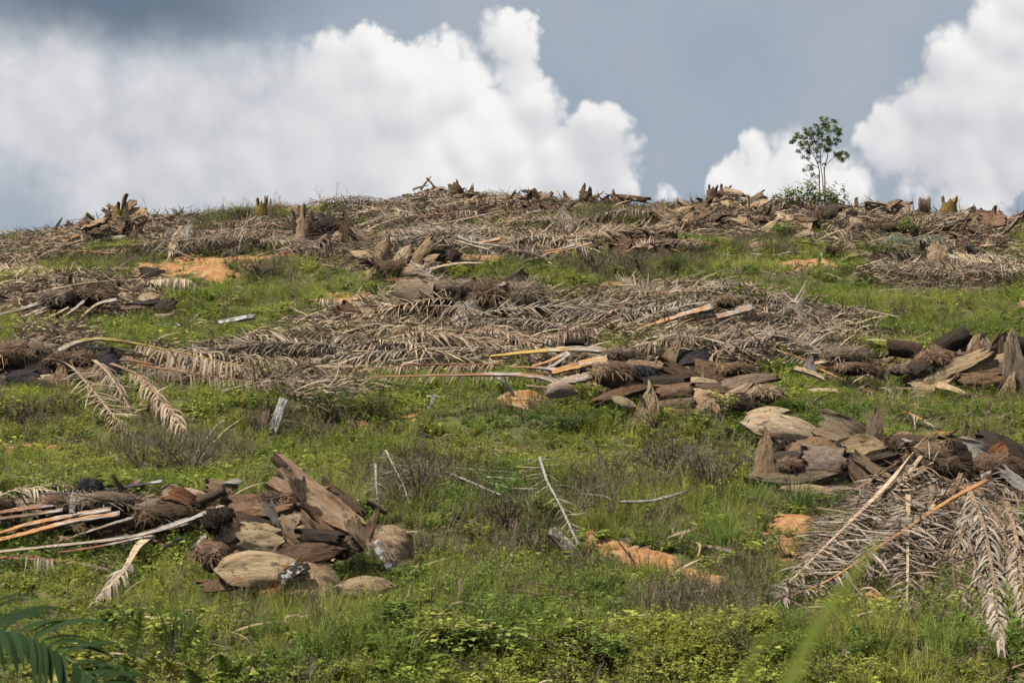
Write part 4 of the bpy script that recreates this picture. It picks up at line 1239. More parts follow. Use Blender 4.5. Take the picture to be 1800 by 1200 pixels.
# ------------------------------------------------------------------ heap at the right edge (D)
YD = ground(1700, 702).y
for (kind, px, py, l_, an, fa, tone, lab, w_, dy) in [
    ('log', 1672, 602, 54, 28, 20, 'dark', 'black log left of the half-round discs at the right edge', 28, 1.0),
    ('half', 1722, 612, 40, 90, 8, 'sand', 'half-round disc with a sandy cut face, left of the two at right edge', 38, .7),
    ('half', 1764, 612, 42, 90, 8, 'umber', 'half-round disc with a dark face, right of the two at right edge', 46, .7),
    ('log', 1795, 608, 50, -10, 20, 'dark', 'black log cut by the right edge beside the dark half-round disc', 26, 1.0),
    ('slab', 1718, 632, 36, -60, 14, 'brown', 'brown slab standing below the sandy half-round disc', 26, .5),
    ('log', 1590, 614, 50, -6, 10, 'umber', 'dark round stub lying left of the half-round discs', 24, 1.2),
    ('slab', 1668, 650, 108, 22, 40, 'tan', 'long tan slab slanting up to the half-round discs', 20, .3),
    ('slab', 1735, 640, 62, 14, 45, 'tan', 'tan slab lying below the dark half-round disc', 22, .3),
    ('slab', 1738, 660, 66, 8, 25, 'umber', 'dark slab under the tan slab near the right edge', 26, .1),
    ('slab', 1783, 652, 106, 94, 8, 'ash', 'tall grey-brown slab standing upright at the right edge', 42, -.2),
    ('wedge', 1774, 680, 44, 74, 12, 'tan', 'small wedge leaning on the upright slab at the right edge', 24, -.4),
    ('block', 1725, 670, 60, 4, 18, 'brown', 'brown block in the shade left of the upright slab', 26, 0),
    ('board', 1690, 692, 92, -26, 50, 'sand', 'sandy splintered board pointing down right below the edge heap', 14, -.5),
    ('splinter', 1640, 680, 64, 10, 45, 'tan', 'tan splinter at the lower left of the edge heap', 22, -.2),
    ('slab', 1738, 706, 58, -4, 40, 'umber', 'dark log piece in the grass below the edge heap', 16, -.9),
    ('shell', 1618, 645, 34, 20, 20, 'dark', 'dark hollow shell under the long tan slab', 26, .2),
    ('block', 1655, 622, 40, -20, 20, 'brown', 'brown block under the black log of the edge heap', 26, .7),
    ('board', 1424, 655, 58, -20, 45, 'pale', 'pale flat board in the grass left of the small crown', 9, -.4),
    ('board', 1447, 686, 54, 0, 50, 'pale', 'pale pair-like boards lying in grass below the pale flat board', 8, -1.2),
    ('board', 1440, 718, 46, 8, 30, 'char', 'charred board in the grass above the pale domed offcut', 13, -2.4),
    ('wedge', 1424, 637, 26, 88, 10, 'silver', 'silvery stub at the left end of the small crown', 16, -.1),
    ('splinter', 1530, 640, 56, -48, 20, 'brown', 'brown arched splinter right of the small crown', 22, .2)]:
    pp(kind, px, py, l_, an, fa, tone, lab, w=w_, Y=YD + dy)
stalk([(1475, 618), (1455, 632), (1432, 638)], .26, .16, 'orange', 'orange stalk end of the small crown left of the edge heap', Y=YD + .3)
fibre_clump(1490, 627, 42, 20, 'ash', 'ash-brown torn crown left of the half-round disc heap', Y=YD + .4)
fibre_clump(1500, 648, 38, 12, 'brown', 'brown fibre strands under the small torn crown', Y=YD + .1)
fibre_clump(1640, 632, 34, 20, 'brown', 'brown shaggy fibres left of the half-round discs', Y=YD + .5)
fibre_clump(1580, 650, 22, 10, 'ash', 'ash fibre tuft between small crown and edge heap', Y=YD + .2)
frond([(1438, 648, .25), (1485, 668, .2), (1532, 690, .15)], 'orange rachis with pale leaflets in the grass below the small crown', 'hang', .5, 26, .09, .05, t0=.15, tone='orange', leaf='grey', wid=.025)
frond([(1590, 722, .2), (1615, 735, .2), (1645, 752, .1)], 'short orange rachis with dry leaflets above the right foreground crown', 'mess', .5, 18, .07, .03, t0=.1, tone='orange', leaf='grey', wid=.025)

# ------------------------------------------------------------------ heap at the left edge (E)
YE = ground(110, 688).y
for (kind, px, py, l_, an, fa, tone, lab, w_, dy) in [
    ('block', 40, 664, 40, 6, 25, 'char', 'charred cracked block at the left edge heap', 26, -.1),
    ('splinter', 78, 664, 46, -8, 50, 'pale', 'pale curled splinter right of the charred block', 16, -.1),
    ('wedge', 107, 664, 40, 84, 12, 'tan', 'tan hairy wedge right of the pale curled splinter', 28, -.2),
    ('log', 78, 682, 46, -18, 14, 'umber', 'dark log stub with an orange end below the pale curled splinter', 20, -.3),
    ('dome', 42, 705, 78, 2, 40, 'sand', 'sandy domed offcut in the grass below the left edge heap', 24, -.9),
    ('sheet', 180, 640, 50, 20, 25, 'char', 'black folded sheet under the arching stalk', 34, .1),
    ('shell', 165, 652, 44, 0, 35, 'umber', 'dark shell beneath the black folded sheet', 26, -.1),
    ('block', 300, 657, 42, 0, 25, 'tan', 'tan fibrous lump in the grass under the hanging frond', 22, -.6),
    ('slab', 20, 678, 44, 4, 25, 'dark', 'blackish slab at the left edge below the charred block', 20, 0),
    ('slab', 70, 645, 50, -10, 30, 'dark', 'blackish slab above the charred block', 20, .3)]:
    pp(kind, px, py, l_, an, fa, tone, lab, w=w_, Y=YE + dy)
fibre_clump(22, 625, 40, 30, 'brown', 'shaggy brown crown at the very left of the left edge heap', Y=YE + .5)
fibre_clump(75, 620, 40, 22, 'ash', 'ash tangle of roots left of the arching stalk', Y=YE + .6)
fibre_clump(125, 635, 50, 20, 'umber', 'dark fibre under the arching stalk', Y=YE + .3)
stalk([(95, 622), (125, 604), (165, 595), (210, 598), (260, 607)], .30, .09, 'olive', 'arching olive-brown stalk standing clear of the left edge heap', Y=YE + .3)
stalk([(150, 610), (200, 612), (250, 621)], .14, .08, 'grey', 'pale stalk under the arching stalk', Y=YE + .4)
stalk([(178, 620), (220, 622), (262, 626)], .18, .12, 'orange', 'orange stalk below the pale stalk', Y=YE + .4)
stalk([(180, 632), (225, 632), (270, 640)], .16, .10, 'rust', 'rust stalk lowest under the arching stalk', Y=YE + .3)
frond([(240, 604, .75), (320, 620, .7), (420, 642, .6), (540, 668, .3)], 'long frond with a curtain of hanging leaflets running right from the arching stalk', 'hang', .95, 78, .10, .03, t0=.02, tone='olive', leaf='tan', wid=.036)
frond([(240, 640, .6), (330, 655, .5), (420, 668, .4), (520, 690, .25)], 'second hanging frond below the curtain of leaflets', 'hang', .8, 64, .08, .03, t0=.02, tone='rust', leaf='ash', wid=.034)
frond([(85, 630, .9), (120, 640, .75), (150, 670, .5), (185, 715, .3), (232, 772, .1)], 'left of three fronds fanning down from the left edge heap', 'flat', .75, 56, .09, .03, t0=.22, tone='tan', leaf='tan', wid=.034, miss=.1)
frond([(165, 632, .7), (190, 655, .5), (212, 690, .3), (230, 722, .15)], 'middle of three fronds fanning down from the left edge heap, the shortest', 'curl', .6, 34, .10, .03, t0=.15, tone='tan', leaf='ash', wid=.032)
frond([(195, 638, .7), (245, 660, .5), (285, 705, .4), (312, 742, .3), (345, 782, .12)], 'right of three fronds fanning down from the left edge heap, densely curled', 'curl', .62, 66, .10, .03, t0=.1, tone='brown', leaf='tan', wid=.042)

# ------------------------------------------------------------------ fan of stalks at the upper left (F)
YF = ground(120, 572).y
for (kind, px, py, l_, an, fa, tone, lab, w_, dy) in [
    ('sheet', 258, 522, 34, 14, 35, 'pale', 'pale torn sheet at the right of the stalk fan heap, upper left', 16, .2),
    ('slab', 262, 532, 56, 0, 45, 'char', 'charred slab under the pale torn sheet, upper left', 10, .1),
    ('block', 290, 537, 30, 20, 25, 'dark', 'black block at the right end of the stalk fan heap', 20, 0),
    ('splinter', 225, 540, 50, 2, 45, 'ash', 'ash splinter below the charred slab, upper left', 10, -.2),
    ('splinter', 290, 555, 30, 10, 45, 'pale', 'small pale chip in the grass right of the stalk fan heap', 9, -1.0),
    ('wedge', 268, 478, 34, 5, 20, 'dark', 'blackish burnt stub in front of the orange earth', 20, 6.5),
    ('lichen_board', 205, 570, 44, 4, 45, 'silver', 'silvery board in the grass, left of three below the stalk fan', 6, -2.2),
    ('lichen_board', 290, 571, 54, 2, 45, 'silver', 'silvery board in the grass, middle of three below the stalk fan', 5, -2.2),
    ('lichen_board', 415, 562, 62, 10, 45, 'silver', 'silvery split board in the grass, right of three below the stalk fan', 8, -1.6),
    ('board', 302, 589, 40, -4, 45, 'silver', 'thin silvery stick on the grass above the arching stalk', 5, -4.2),
    ('board', 60, 584, 70, 2, 45, 'char', 'dark plank in the grass above the left edge heap', 9, -3.8)]:
    pp(kind, px, py, l_, an, fa, tone, lab, w=w_, Y=YF + dy)
for (pts, w0, w1, tone, lab, dy) in [
    ([(105, 520), (60, 535), (-20, 558)], .36, .16, 'ash', 'ash-brown stalk, uppermost of the stalk fan at the upper left edge', .3),
    ([(100, 530), (50, 552), (-20, 575)], .26, .12, 'brown', 'brown stalk, second of the stalk fan at the upper left edge', .1),
    ([(75, 545), (50, 560), (25, 572)], .18, .10, 'brown', 'short brown stalk in the stalk fan at the upper left', 0),
    ([(120, 540), (90, 555), (55, 572)], .18, .08, 'sand', 'sandy stalk in the middle of the stalk fan', -.1),
    ([(148, 528), (120, 550), (68, 580)], .20, .09, 'rust', 'reddish stalk in the stalk fan under the round fruit bunch', -.2),
    ([(205, 526), (175, 532), (150, 550), (133, 570)], .26, .10, 'tan', 'tan stalk curving down at the right of the stalk fan', -.3),
    ([(200, 545), (215, 555), (232, 566)], .08, .05, 'ash', 'thin stick right of the curving tan stalk', -.3)]:
    stalk(pts, w0, w1, tone, lab, Y=YF + dy)
fruit_bunch(131, 527, 19, 'round dark fruit bunch on the stalk fan at upper left', YF + .1)
fibre_clump(100, 525, 34, 18, 'ash', 'ash-brown hairy crown left of the round fruit bunch', Y=YF + .3)
fibre_clump(165, 522, 40, 16, 'umber', 'dark fibre right of the round fruit bunch', Y=YF + .3)
frond([(90, 508, .7), (160, 496, .6), (250, 490, .6), (325, 490, .55), (352, 508, .3)], 'rolled frond with closely curled leaflets ending in a tan tip, upper left', 'hang', .8, 80, .10, .03, t0=.15, tone='sand', leaf='sand', wid=.05)
frond([(130, 520, .4), (200, 520, .4), (260, 515, .3)], 'curly frond below the rolled frond, upper left', 'curl', .7, 44, .07, .03, t0=.05, tone='tan', leaf='sand', wid=.04)
frond([(-20, 510, .3), (60, 500, .3), (120, 512, .3)], 'pale looping frond at the left edge above the stalk fan', 'curl', .9, 36, .07, .03, t0=.05, tone='tan', leaf='sand', wid=.04)

# ------------------------------------------------------------------ folded crown in the centre (G)
YG = ground(840, 566).y
for (kind, px, py, l_, an, fa, tone, lab, w_, dy) in [
    ('tube', 732, 520, 50, -4, 5, 'sand', 'barrel-like sandy log at the left of the folded crown, centre', 44, .4),
    ('block', 762, 522, 28, -10, 20, 'tan', 'tan block right of the barrel-like log', 20, .4),
    ('dome', 728, 538, 34, 0, 30, 'tan', 'round tan offcut below the barrel-like log', 20, .1),
    ('sheet', 800, 508, 66, 6, 45, 'ash', 'folded ash-brown sheath on top of the centre crown', 30, .5),
    ('splinter', 796, 540, 52, 66, 12, 'char', 'dark grey blade standing left in the centre crown', 18, 0),
    ('splinter', 808, 545, 30, 84, 12, 'orange', 'orange blade right of the dark grey blade', 10, -.1),
    ('lichen_board', 828, 550, 40, -60, 15, 'white', 'white lichen-covered stalk at the front of the centre crown', 26, -.3),
    ('splinter', 842, 548, 52, -58, 15, 'grey', 'grey stalk right of the white lichen stalk', 14, -.3),
    ('sheet', 902, 497, 48, 22, 20, 'dark', 'blackish triangular sheet pointing up right on the centre crown', 24, .5),
    ('splinter', 901, 518, 18, 80, 12, 'white', 'small white torn patch on the centre crown', 11, -.1),
    ('block', 775, 540, 40, -10, 30, 'umber', 'dark block under the folded sheath, centre crown', 18, .2),
    ('shell', 565, 562, 44, -6, 45, 'dark', 'blackish arched shell on the frond mat left of the centre crown', 20, -.6),
    ('dome', 596, 572, 36, -20, 40, 'sand', 'sandy chip beside the blackish arched shell on the mat', 16, -.8),
    ('wedge', 620, 552, 42, -28, 25, 'umber', 'dark spiky wedge on the mat, left of the centre crown', 24, -.5),
    ('dome', 632, 560, 28, -28, 40, 'sand', 'sandy offcut under the dark spiky wedge', 12, -.7),
    ('splinter', 676, 546, 24, 10, 30, 'dark', 'small black splinter on the mat below the barrel-like log', 10, -.2),
    ('rock', 1067, 526, 36, 8, 30, 'white', 'white rock in the grass right of the centre crown', 16, 2.3),
    ('rock', 1146, 510, 18, 0, 40, 'sand', 'small yellowish stone in the grass beyond the white rock', 7, 3.5),
    ('log', 1155, 524, 36, 6, 20, 'dark', 'black log end at the far side of the mat, right of the white rock', 11, 2.4),
    ('lichen_board', 622, 509, 62, 34, 40, 'silver', 'silver-grey plank lying below the bulb-shaped offcuts', 13, 9.0)]:
    pp(kind, px, py, l_, an, fa, tone, lab, w=w_, Y=YG + dy)
fibre_clump(800, 512, 50, 20, 'ash', 'ash-brown folded crown heart at the picture centre', Y=YG + .6)
fibre_clump(865, 526, 44, 38, 'umber', 'dark hairy heart of the centre crown', Y=YG + .3)
fibre_clump(918, 526, 42, 34, 'ash', 'ash-brown strands on the right side of the centre crown', Y=YG + .4)
for (pts, w0, w1, tone, lab, dy) in [
    ([(888, 497), (855, 510), (820, 530)], .26, .08, 'grey', 'pale blade sloping left from the top of the centre crown', -.1),
    ([(872, 508), (850, 520), (835, 536)], .16, .05, 'pale', 'short pale blade under the sloping blade, centre crown', -.2),
    ([(880, 530), (890, 548), (905, 562)], .16, .08, 'pale', 'pale bent strip, left of three at the front of the centre crown', -.4),
    ([(890, 530), (903, 548), (922, 562)], .16, .08, 'pale', 'pale bent strip, middle of three at the front of the centre crown', -.4),
    ([(898, 535), (915, 550), (935, 562)], .12, .06, 'ash', 'ash bent strip, right of three at the front of the centre crown', -.4),
    ([(918, 508), (938, 526), (965, 540), (1010, 547), (1080, 541), (1180, 520)], .22, .10, 'grey', 'long pale stalk sweeping right from the centre crown', .2),
    ([(925, 510), (945, 525), (985, 540)], .18, .08, 'umber', 'dark stalk beside the long pale stalk', .3)]:
    stalk(pts, w0, w1, tone, lab, Y=YG + dy)

# ------------------------------------------------------------------ bulb-shaped offcuts and roots (H), stumps beside them
YH = ground(730, 492).y
YH2 = ground(580, 448).y
for (kind, px, py, l_, an, fa, tone, lab, w_, Y_) in [
    ('stump', 535, 405, 52, 84, 8, 'tan', 'tan stump with ears left of the dark stump cluster, upper centre', 28, YH2 + .3),
    ('wedge', 520, 398, 46, 100, 10, 'dark', 'black pointed wedge left of the tan stump', 14, YH2 + .5),
    ('dome', 588, 428, 40, 70, 10, 'sand', 'round sandy cut face in the dark stump cluster', 26, YH2 - .1),
    ('slab', 608, 408, 60, 96, 12, 'umber', 'dark upright slab in the stump cluster, upper centre', 24, YH2),
    ('block', 570, 402, 44, 70, 15, 'dark', 'blackish block at the top of the stump cluster', 34, YH2 + .3),
    ('splinter', 585, 390, 30, 50, 15, 'pale', 'pale torn tip on the stump cluster', 12, YH2 + .4),
    ('splinter', 603, 388, 28, 70, 15, 'white', 'whitish torn tip right on the stump cluster', 12, YH2 + .3),
    ('splinter', 553, 388, 22, 10, 15, 'white', 'whitish chip between tan stump and stump cluster', 9, YH2 + .4),
    ('slab', 645, 425, 60, -42, 20, 'ash', 'ash slab leaning right of the stump cluster', 18, YH2 - .3),
    ('slab', 560, 425, 46, 40, 20, 'grey', 'grey slab leaning left under the stump cluster', 12, YH2 - .2),
    ('dome', 637, 449, 42, -16, 35, 'sand', 'sandy domed offcut between stump cluster and bulb-shaped offcut', 20, YH + .8),
    ('shell', 672, 440, 44, 66, 15, 'tan', 'tan upright shell above the hollow root piece', 24, YH + .5),
    ('lens', 706, 450, 46, 52, 20, 'pale', 'oval pale slice standing above the bulb-shaped offcut', 20, YH + .4),
    ('slab', 740, 446, 58, 50, 20, 'tan', 'tan slab leaning right behind the bulb-shaped offcut', 18, YH + .4),
    ('dome', 720, 475, 50, 8, 25, 'sand', 'bulb-shaped sandy offcut above the orange soil', 24, YH - .1),
    ('shell', 664, 480, 42, 40, 15, 'tan', 'hollow tan root piece left of the bulb-shaped offcut', 22, YH - .1),
    ('wedge', 645, 490, 44, 58, 15, 'sand', 'sandy root wedge at the left foot of the hollow root piece', 12, YH - .2),
    ('slab', 775, 446, 60, 4, 25, 'dark', 'black log right of the tan leaning slab', 18, YH + .6),
    ('lens', 758, 453, 28, 18, 30, 'sand', 'small sandy slice in front of the black log', 12, YH + .3),
    ('shell', 795, 450, 24, 60, 10, 'dark', 'black ring-like shell at the end of the black log', 20, YH + .5),
    ('slab', 700, 493, 60, 0, 50, 'rust', 'rust-brown slab lowest below the bulb-shaped offcut', 9, YH - .3)]:
    pp(kind, px, py, l_, an, fa, tone, lab, w=w_, Y=Y_)
stalk([(735, 482), (765, 470), (810, 462), (850, 462)], .28, .12, 'tan', 'tan root running right from the bulb-shaped offcut', Y=YH)
fibre_clump(690, 475, 30, 18, 'umber', 'dark root fibres between hollow root piece and bulb', Y=YH + .1)
fibre_clump(580, 400, 40, 22, 'dark', 'dark fibres at the back of the stump cluster', Y=YH2 + .5)
stalk([(805, 415), (830, 425), (880, 432)], .22, .10, 'silver', 'silvery stalk right of the black ring-like shell', Y=YH + 2)
stalk([(800, 422), (835, 432), (860, 438)], .14, .10, 'sand', 'sandy stalk under the silvery stalk', Y=YH + 1.8)
stalk([(880, 418), (850, 425), (820, 430)], .26, .12, 'orange', 'orange stalk end on the upper centre mat', Y=YH + 3)
stalk([(720, 400), (800, 388), (880, 370)], .10, .05, 'pale', 'long thin pale stick across the upper centre mat', Y=YH2 + 6)
stalk([(1010, 430), (980, 438), (950, 442)], .24, .12, 'rust', 'rust stalk on the mat right of the upper centre', Y=YH + 3.2)
stalk([(1040, 426), (1000, 437), (960, 445)], .18, .08, 'orange', 'orange stalk beside the rust stalk right of the upper centre', Y=YH + 3.1)
# ------------------------------------------------------------------ heaps near the skyline
def gy_(px, py):
    return ground(px, py).y


for (kind, px, py, l_, an, fa, tone, lab, w_, foot) in [
    # upper left heap (I)
    ('wedge', 221, 375, 30, 84, 10, 'umber', 'dark pointed stub, highest on the upper left skyline heap', 14, 402),
    ('stump', 208, 380, 28, 80, 10, 'olive', 'mossy stump left of the dark pointed stub on the skyline', 20, 402),
    ('board', 103, 393, 24, 60, 10, 'dark', 'short dark board poking up at the left end of the skyline heap', 6, 412),
    ('slab', 128, 402, 96, 14, 40, 'umber', 'long dark slab sloping up along the left skyline', 10, 414),
    ('slab', 190, 390, 70, 22, 35, 'dark', 'blackish slab just below the mossy stump', 12, 404),
    ('splinter', 205, 417, 44, 6, 45, 'white', 'whitish curled sheet in the upper left heap', 8, 426),
    ('splinter', 208, 408, 24, 60, 20, 'sand', 'sandy torn blade above the whitish curled sheet', 10, 420),
    ('splinter', 296, 414, 26, 82, 12, 'white', 'whitish upright strip, left of three right of the upper left heap', 13, 432),
    ('splinter', 311, 413, 24, 84, 12, 'silver', 'silvery upright strip, middle of three right of the upper left heap', 13, 432),
    ('splinter', 328, 410, 34, 78, 12, 'white', 'whitish forked strip, right of three right of the upper left heap', 13, 434),
    ('splinter', 240, 426, 40, -6, 40, 'orange', 'orange-ended blade in the lower part of the upper left heap', 12, 434),
    ('slab', 240, 405, 40, 50, 25, 'umber', 'dark slab leaning right in the upper left heap', 12, 425),
    # highest heap (J)
    ('board', 748, 322, 30, 52, 10, 'umber', 'dark stick sticking up left on the highest skyline heap', 4, 345),
    ('board', 760, 324, 30, -48, 10, 'brown', 'brown stick crossing on the highest skyline heap', 4, 345),
    ('board', 738, 329, 28, 16, 20, 'ash', 'ash stick lying across the highest skyline heap', 4, 345),
    ('block', 804, 344, 16, 10, 20, 'tan', 'small tan block right of the highest skyline heap', 11, 356),
    ('slab', 815, 362, 50, 30, 30, 'ash', 'ash slab sloping right below the highest heap', 12, 370),
    ('slab', 848, 347, 44, -8, 35, 'dark', 'black slab right of the small tan block on the skyline', 12, 358),
    ('splinter', 838, 362, 36, 4, 45, 'pale', 'pale splinter below the black skyline slab', 8, 368),
    ('lens', 862, 361, 30, 0, 45, 'sand', 'sandy slice right of the pale splinter', 8, 367),
    ('splinter', 943, 362, 22, 84, 12, 'silver', 'silvery upright shard right of the highest heap', 10, 372),
    ('slab', 955, 378, 60, -20, 30, 'dark', 'black slab in the heap right of the silvery shard', 16, 388),
    ('slab', 975, 372, 44, -30, 30, 'umber', 'dark slab above the black slab', 12, 386),
    # low skyline heap (M)
    ('wedge', 995, 348, 24, 110, 12, 'umber', 'dark upright fragment at the left end of the low skyline heap', 12, 360),
    ('stump', 1028, 347, 28, 80, 15, 'umber', 'dark ragged stump in the low skyline heap', 20, 360),
    ('lens', 1038, 352, 30, 30, 30, 'tan', 'tan slice beside the ragged stump of the low skyline heap', 12, 361),
    ('dome', 1066, 357, 26, 30, 25, 'sand', 'rounded sandy block in the low skyline heap', 14, 364),
    ('wedge', 1080, 348, 28, 100, 12, 'umber', 'dark upright fragment at the right end of the low skyline heap', 12, 360),
    ('dome', 1005, 355, 18, -10, 30, 'sand', 'small sandy knob at the left of the low skyline heap', 9, 362),
    ('slab', 1110, 347, 50, -6, 30, 'umber', 'dark slab trailing right of the low skyline heap', 9, 356),
    # small heap with upright board (N)
    ('board', 1093, 412, 40, 38, 15, 'dark', 'black board pointing up right in the small heap, upper centre right', 13, 430),
    ('board', 1120, 402, 26, 34, 15, 'dark', 'short black board behind the pointing board', 8, 420),
    ('slab', 1165, 424, 40, 8, 20, 'umber', 'dark log with a round end at the small heap', 22, 440),
    ('splinter', 1110, 438, 36, 18, 35, 'pale', 'pale splinter at the foot of the small heap', 10, 446),
    ('board', 1090, 425, 40, 0, 40, 'grey', 'grey board lying in the small heap', 6, 432),
    ('dome', 1200, 434, 24, 0, 25, 'tan', 'round tan offcut at the right end of the small heap', 16, 446),
    ('slab', 1060, 400, 50, 18, 35, 'umber', 'dark slab above the black board', 12, 410),
    # long slab heap (K)
    ('wedge', 1170, 382, 50, -54, 15, 'sand', 'curved sandy wedge standing at the left end of the long slab heap', 22, 400),
    ('lens', 1335, 402, 64, 24, 30, 'pale', 'large oval pale slice in the middle of the long slab heap', 24, 415),
    ('splinter', 1215, 388, 60, 14, 40, 'sand', 'long curved sandy splinter right of the curved wedge', 10, 398),
    ('stump', 1252, 343, 24, 84, 12, 'umber', 'dark ragged stump on the skyline, left of two', 16, 356),
    ('stump', 1273, 344, 26, 80, 12, 'umber', 'dark ragged stump on the skyline, right of two', 18, 356),
    ('slab', 1290, 354, 50, -30, 25, 'umber', 'dark slab sloping right of the two skyline stumps', 10, 362),
    ('dome', 1305, 360, 16, -20, 25, 'pale', 'small pale disc at the end of the sloping skyline slab', 10, 366),
    ('board', 1355, 374, 64, 22, 30, 'ash', 'ash board rising to the right in the long slab heap', 7, 388),
    ('slab', 1312, 374, 50, -8, 30, 'dark', 'blackish slab in the upper part of the long slab heap', 8, 384),
    ('slab', 1400, 380, 70, -10, 35, 'rust', 'rust-dark slab at the right of the long slab heap', 8, 388),
    ('dome', 1275, 423, 40, -6, 40, 'sand', 'sandy domed offcut lowest in the long slab heap', 12, 428),
    ('slab', 1240, 430, 50, 0, 45, 'tan', 'tan slab in the grass below the long slab heap', 8, 434),
    ('block', 1440, 385, 30, 90, 12, 'umber', 'dark knot standing at the right end of the long slab heap', 18, 402),
    ('lens', 1330, 432, 24, 10, 20, 'tan', 'small rounded tan piece in the grass below the oval slice', 16, 444),
    ('slab', 1385, 398, 60, 4, 30, 'umber', 'dark slab right of the large oval slice', 20, 412),
    # right of the tree (L)
    ('lens', 1510, 402, 46, -60, 14, 'sand', 'sandy curved slice leaning right of the lone tree', 24, 422),
    ('log', 1545, 404, 56, 4, 20, 'umber', 'dark log lying right of the sandy curved slice', 18, 418),
    ('block', 1497, 385, 26, 90, 10, 'dark', 'blackish block behind the sandy curved slice', 18, 402),
    ('board', 1505, 360, 26, 88, 8, 'orange', 'orange upright stake on the skyline right of the tree', 6, 374),
    ('wedge', 1542, 366, 22, 40, 15, 'umber', 'dark point on the skyline right of the orange stake', 14, 376),
    ('wedge', 1571, 372, 22, 80, 12, 'umber', 'small dark hump on the skyline left of the ragged stump', 12, 382),
    ('stump', 1668, 372, 36, 86, 10, 'olive', 'pale ragged stump standing on the right skyline', 26, 386),
    ('wedge', 1709, 374, 24, 70, 12, 'umber', 'dark point on the skyline right of the ragged stump', 14, 384),
    ('wedge', 1626, 372, 18, 60, 15, 'umber', 'low dark point on the skyline left of the ragged stump', 14, 380),
    ('slab', 1780, 384, 66, 22, 25, 'ash', 'arched ash log on the skyline at the right edge', 11, 394),
    ('slab', 1755, 380, 30, -16, 25, 'grey', 'grey lump on the skyline left of the arched log', 14, 388),
    ('slab', 1640, 402, 104, 13, 30, 'ash', 'long ash board sloping up in the upper right heap', 13, 414),
    ('lens', 1718, 402, 34, -50, 20, 'pale', 'pale torn slice right of the long ash board', 16, 414),
    ('log', 1722, 406, 22, -30, 20, 'dark', 'black stub beside the pale torn slice', 12, 414),
    ('block', 1648, 455, 46, 72, 14, 'sand', 'pale sandy slab standing at the left of the upper right heap', 34, 474),
    ('slab', 1680, 452, 50, -6, 30, 'tan', 'tan slab right of the pale standing slab', 16, 466),
    ('wedge', 1690, 438, 36, 84, 12, 'brown', 'brown wedge standing right of the pale standing slab', 20, 456),
    ('wedge', 1662, 428, 28, 36, 25, 'ash', 'ash wedge on top of the pale standing slab', 12, 440),
    ('slab', 1710, 442, 40, -36, 25, 'char', 'charred slab in the upper right heap', 14, 455),
    ('splinter', 1595, 470, 56, 32, 40, 'sand', 'sandy splinter at the lower left of the upper right heap', 14, 484),
    ('splinter', 1560, 470, 34, 30, 40, 'pale', 'pale small splinter left of the sandy splinter', 9, 480),
    ('slab', 1625, 472, 46, 2, 30, 'umber', 'dark slab in front of the pale standing slab', 12, 480),
    ('dome', 1505, 445, 40, 6, 30, 'ash', 'round ash stone-like offcut beside the pale litter, upper right', 12, 452),
    ('log', 1465, 442, 26, -20, 20, 'umber', 'dark short log left of the round ash offcut', 16, 452)]:
    pp(kind, px, py, l_, an, fa, tone, lab, w=w_, Y=gy_(px, min(foot, 440) if py < 400 else foot))
# pair of yellowish stumps and posts on the left skyline
pp('stump', 460, 374, 34, 90, 8, 'olive', 'yellowish stump, left of the posts on the left skyline', w=18, Y=gy_(460, 394), v=1)
pp('board', 468, 364, 42, 91, 8, 'ash', 'taller ash post right of the yellowish stump', w=7, Y=gy_(468, 388))
pp('board', 475, 367, 36, 88, 8, 'ash', 'shorter ash post right of the yellowish stump', w=7, Y=gy_(475, 388))
pp('dome', 515, 371, 26, 40, 15, 'tan', 'tan rounded offcut right of the posts, right of two', w=18, Y=gy_(515, 378))
pp('dome', 494, 368, 28, -40, 15, 'tan', 'tan rounded offcut right of the posts, left of two', w=16, Y=gy_(494, 376))
stalk([(232, 384), (260, 377), (320, 380), (350, 386)], .16, .07, 'umber', 'long bent stalk bridging the gap on the left skyline', Y=gy_(290, 398))
stalk([(90, 430), (120, 420), (140, 412)], .3, .2, 'orange', 'orange stalk in the lower left of the upper left heap', Y=gy_(110, 436))
stalk([(60, 452), (110, 432), (150, 420)], .22, .14, 'brown', 'brown stalk below the orange stalk, upper left heap', Y=gy_(110, 446))
stalk([(45, 412), (75, 406), (110, 400)], .26, .14, 'orange', 'tan-orange stalk on the slope at the far left skyline', Y=gy_(80, 418))
frond([(555, 357, .8), (600, 346, .9), (655, 343, .6)], 'dry frond arching over the skyline left of the highest heap', 'hang', .35, 30, .06, .02, t0=.1, tone='ash', leaf='ash', wid=.03)
frond([(1350, 352, .9), (1420, 348, .9), (1500, 356, .5)], 'dry frond along the skyline at the foot of the lone tree', 'hang', .8, 60, .07, .02, t0=.05, tone='brown', leaf='ash', wid=.04)
stalk([(1385, 437), (1400, 443), (1440, 440)], .12, .08, 'silver', 'silvery branch lying in grass below the long slab heap', Y=gy_(1400, 448))
stalk([(1320, 446), (1360, 448), (1390, 442)], .10, .07, 'silver', 'thin silvery branch left of the silvery branch', Y=gy_(1370, 452))

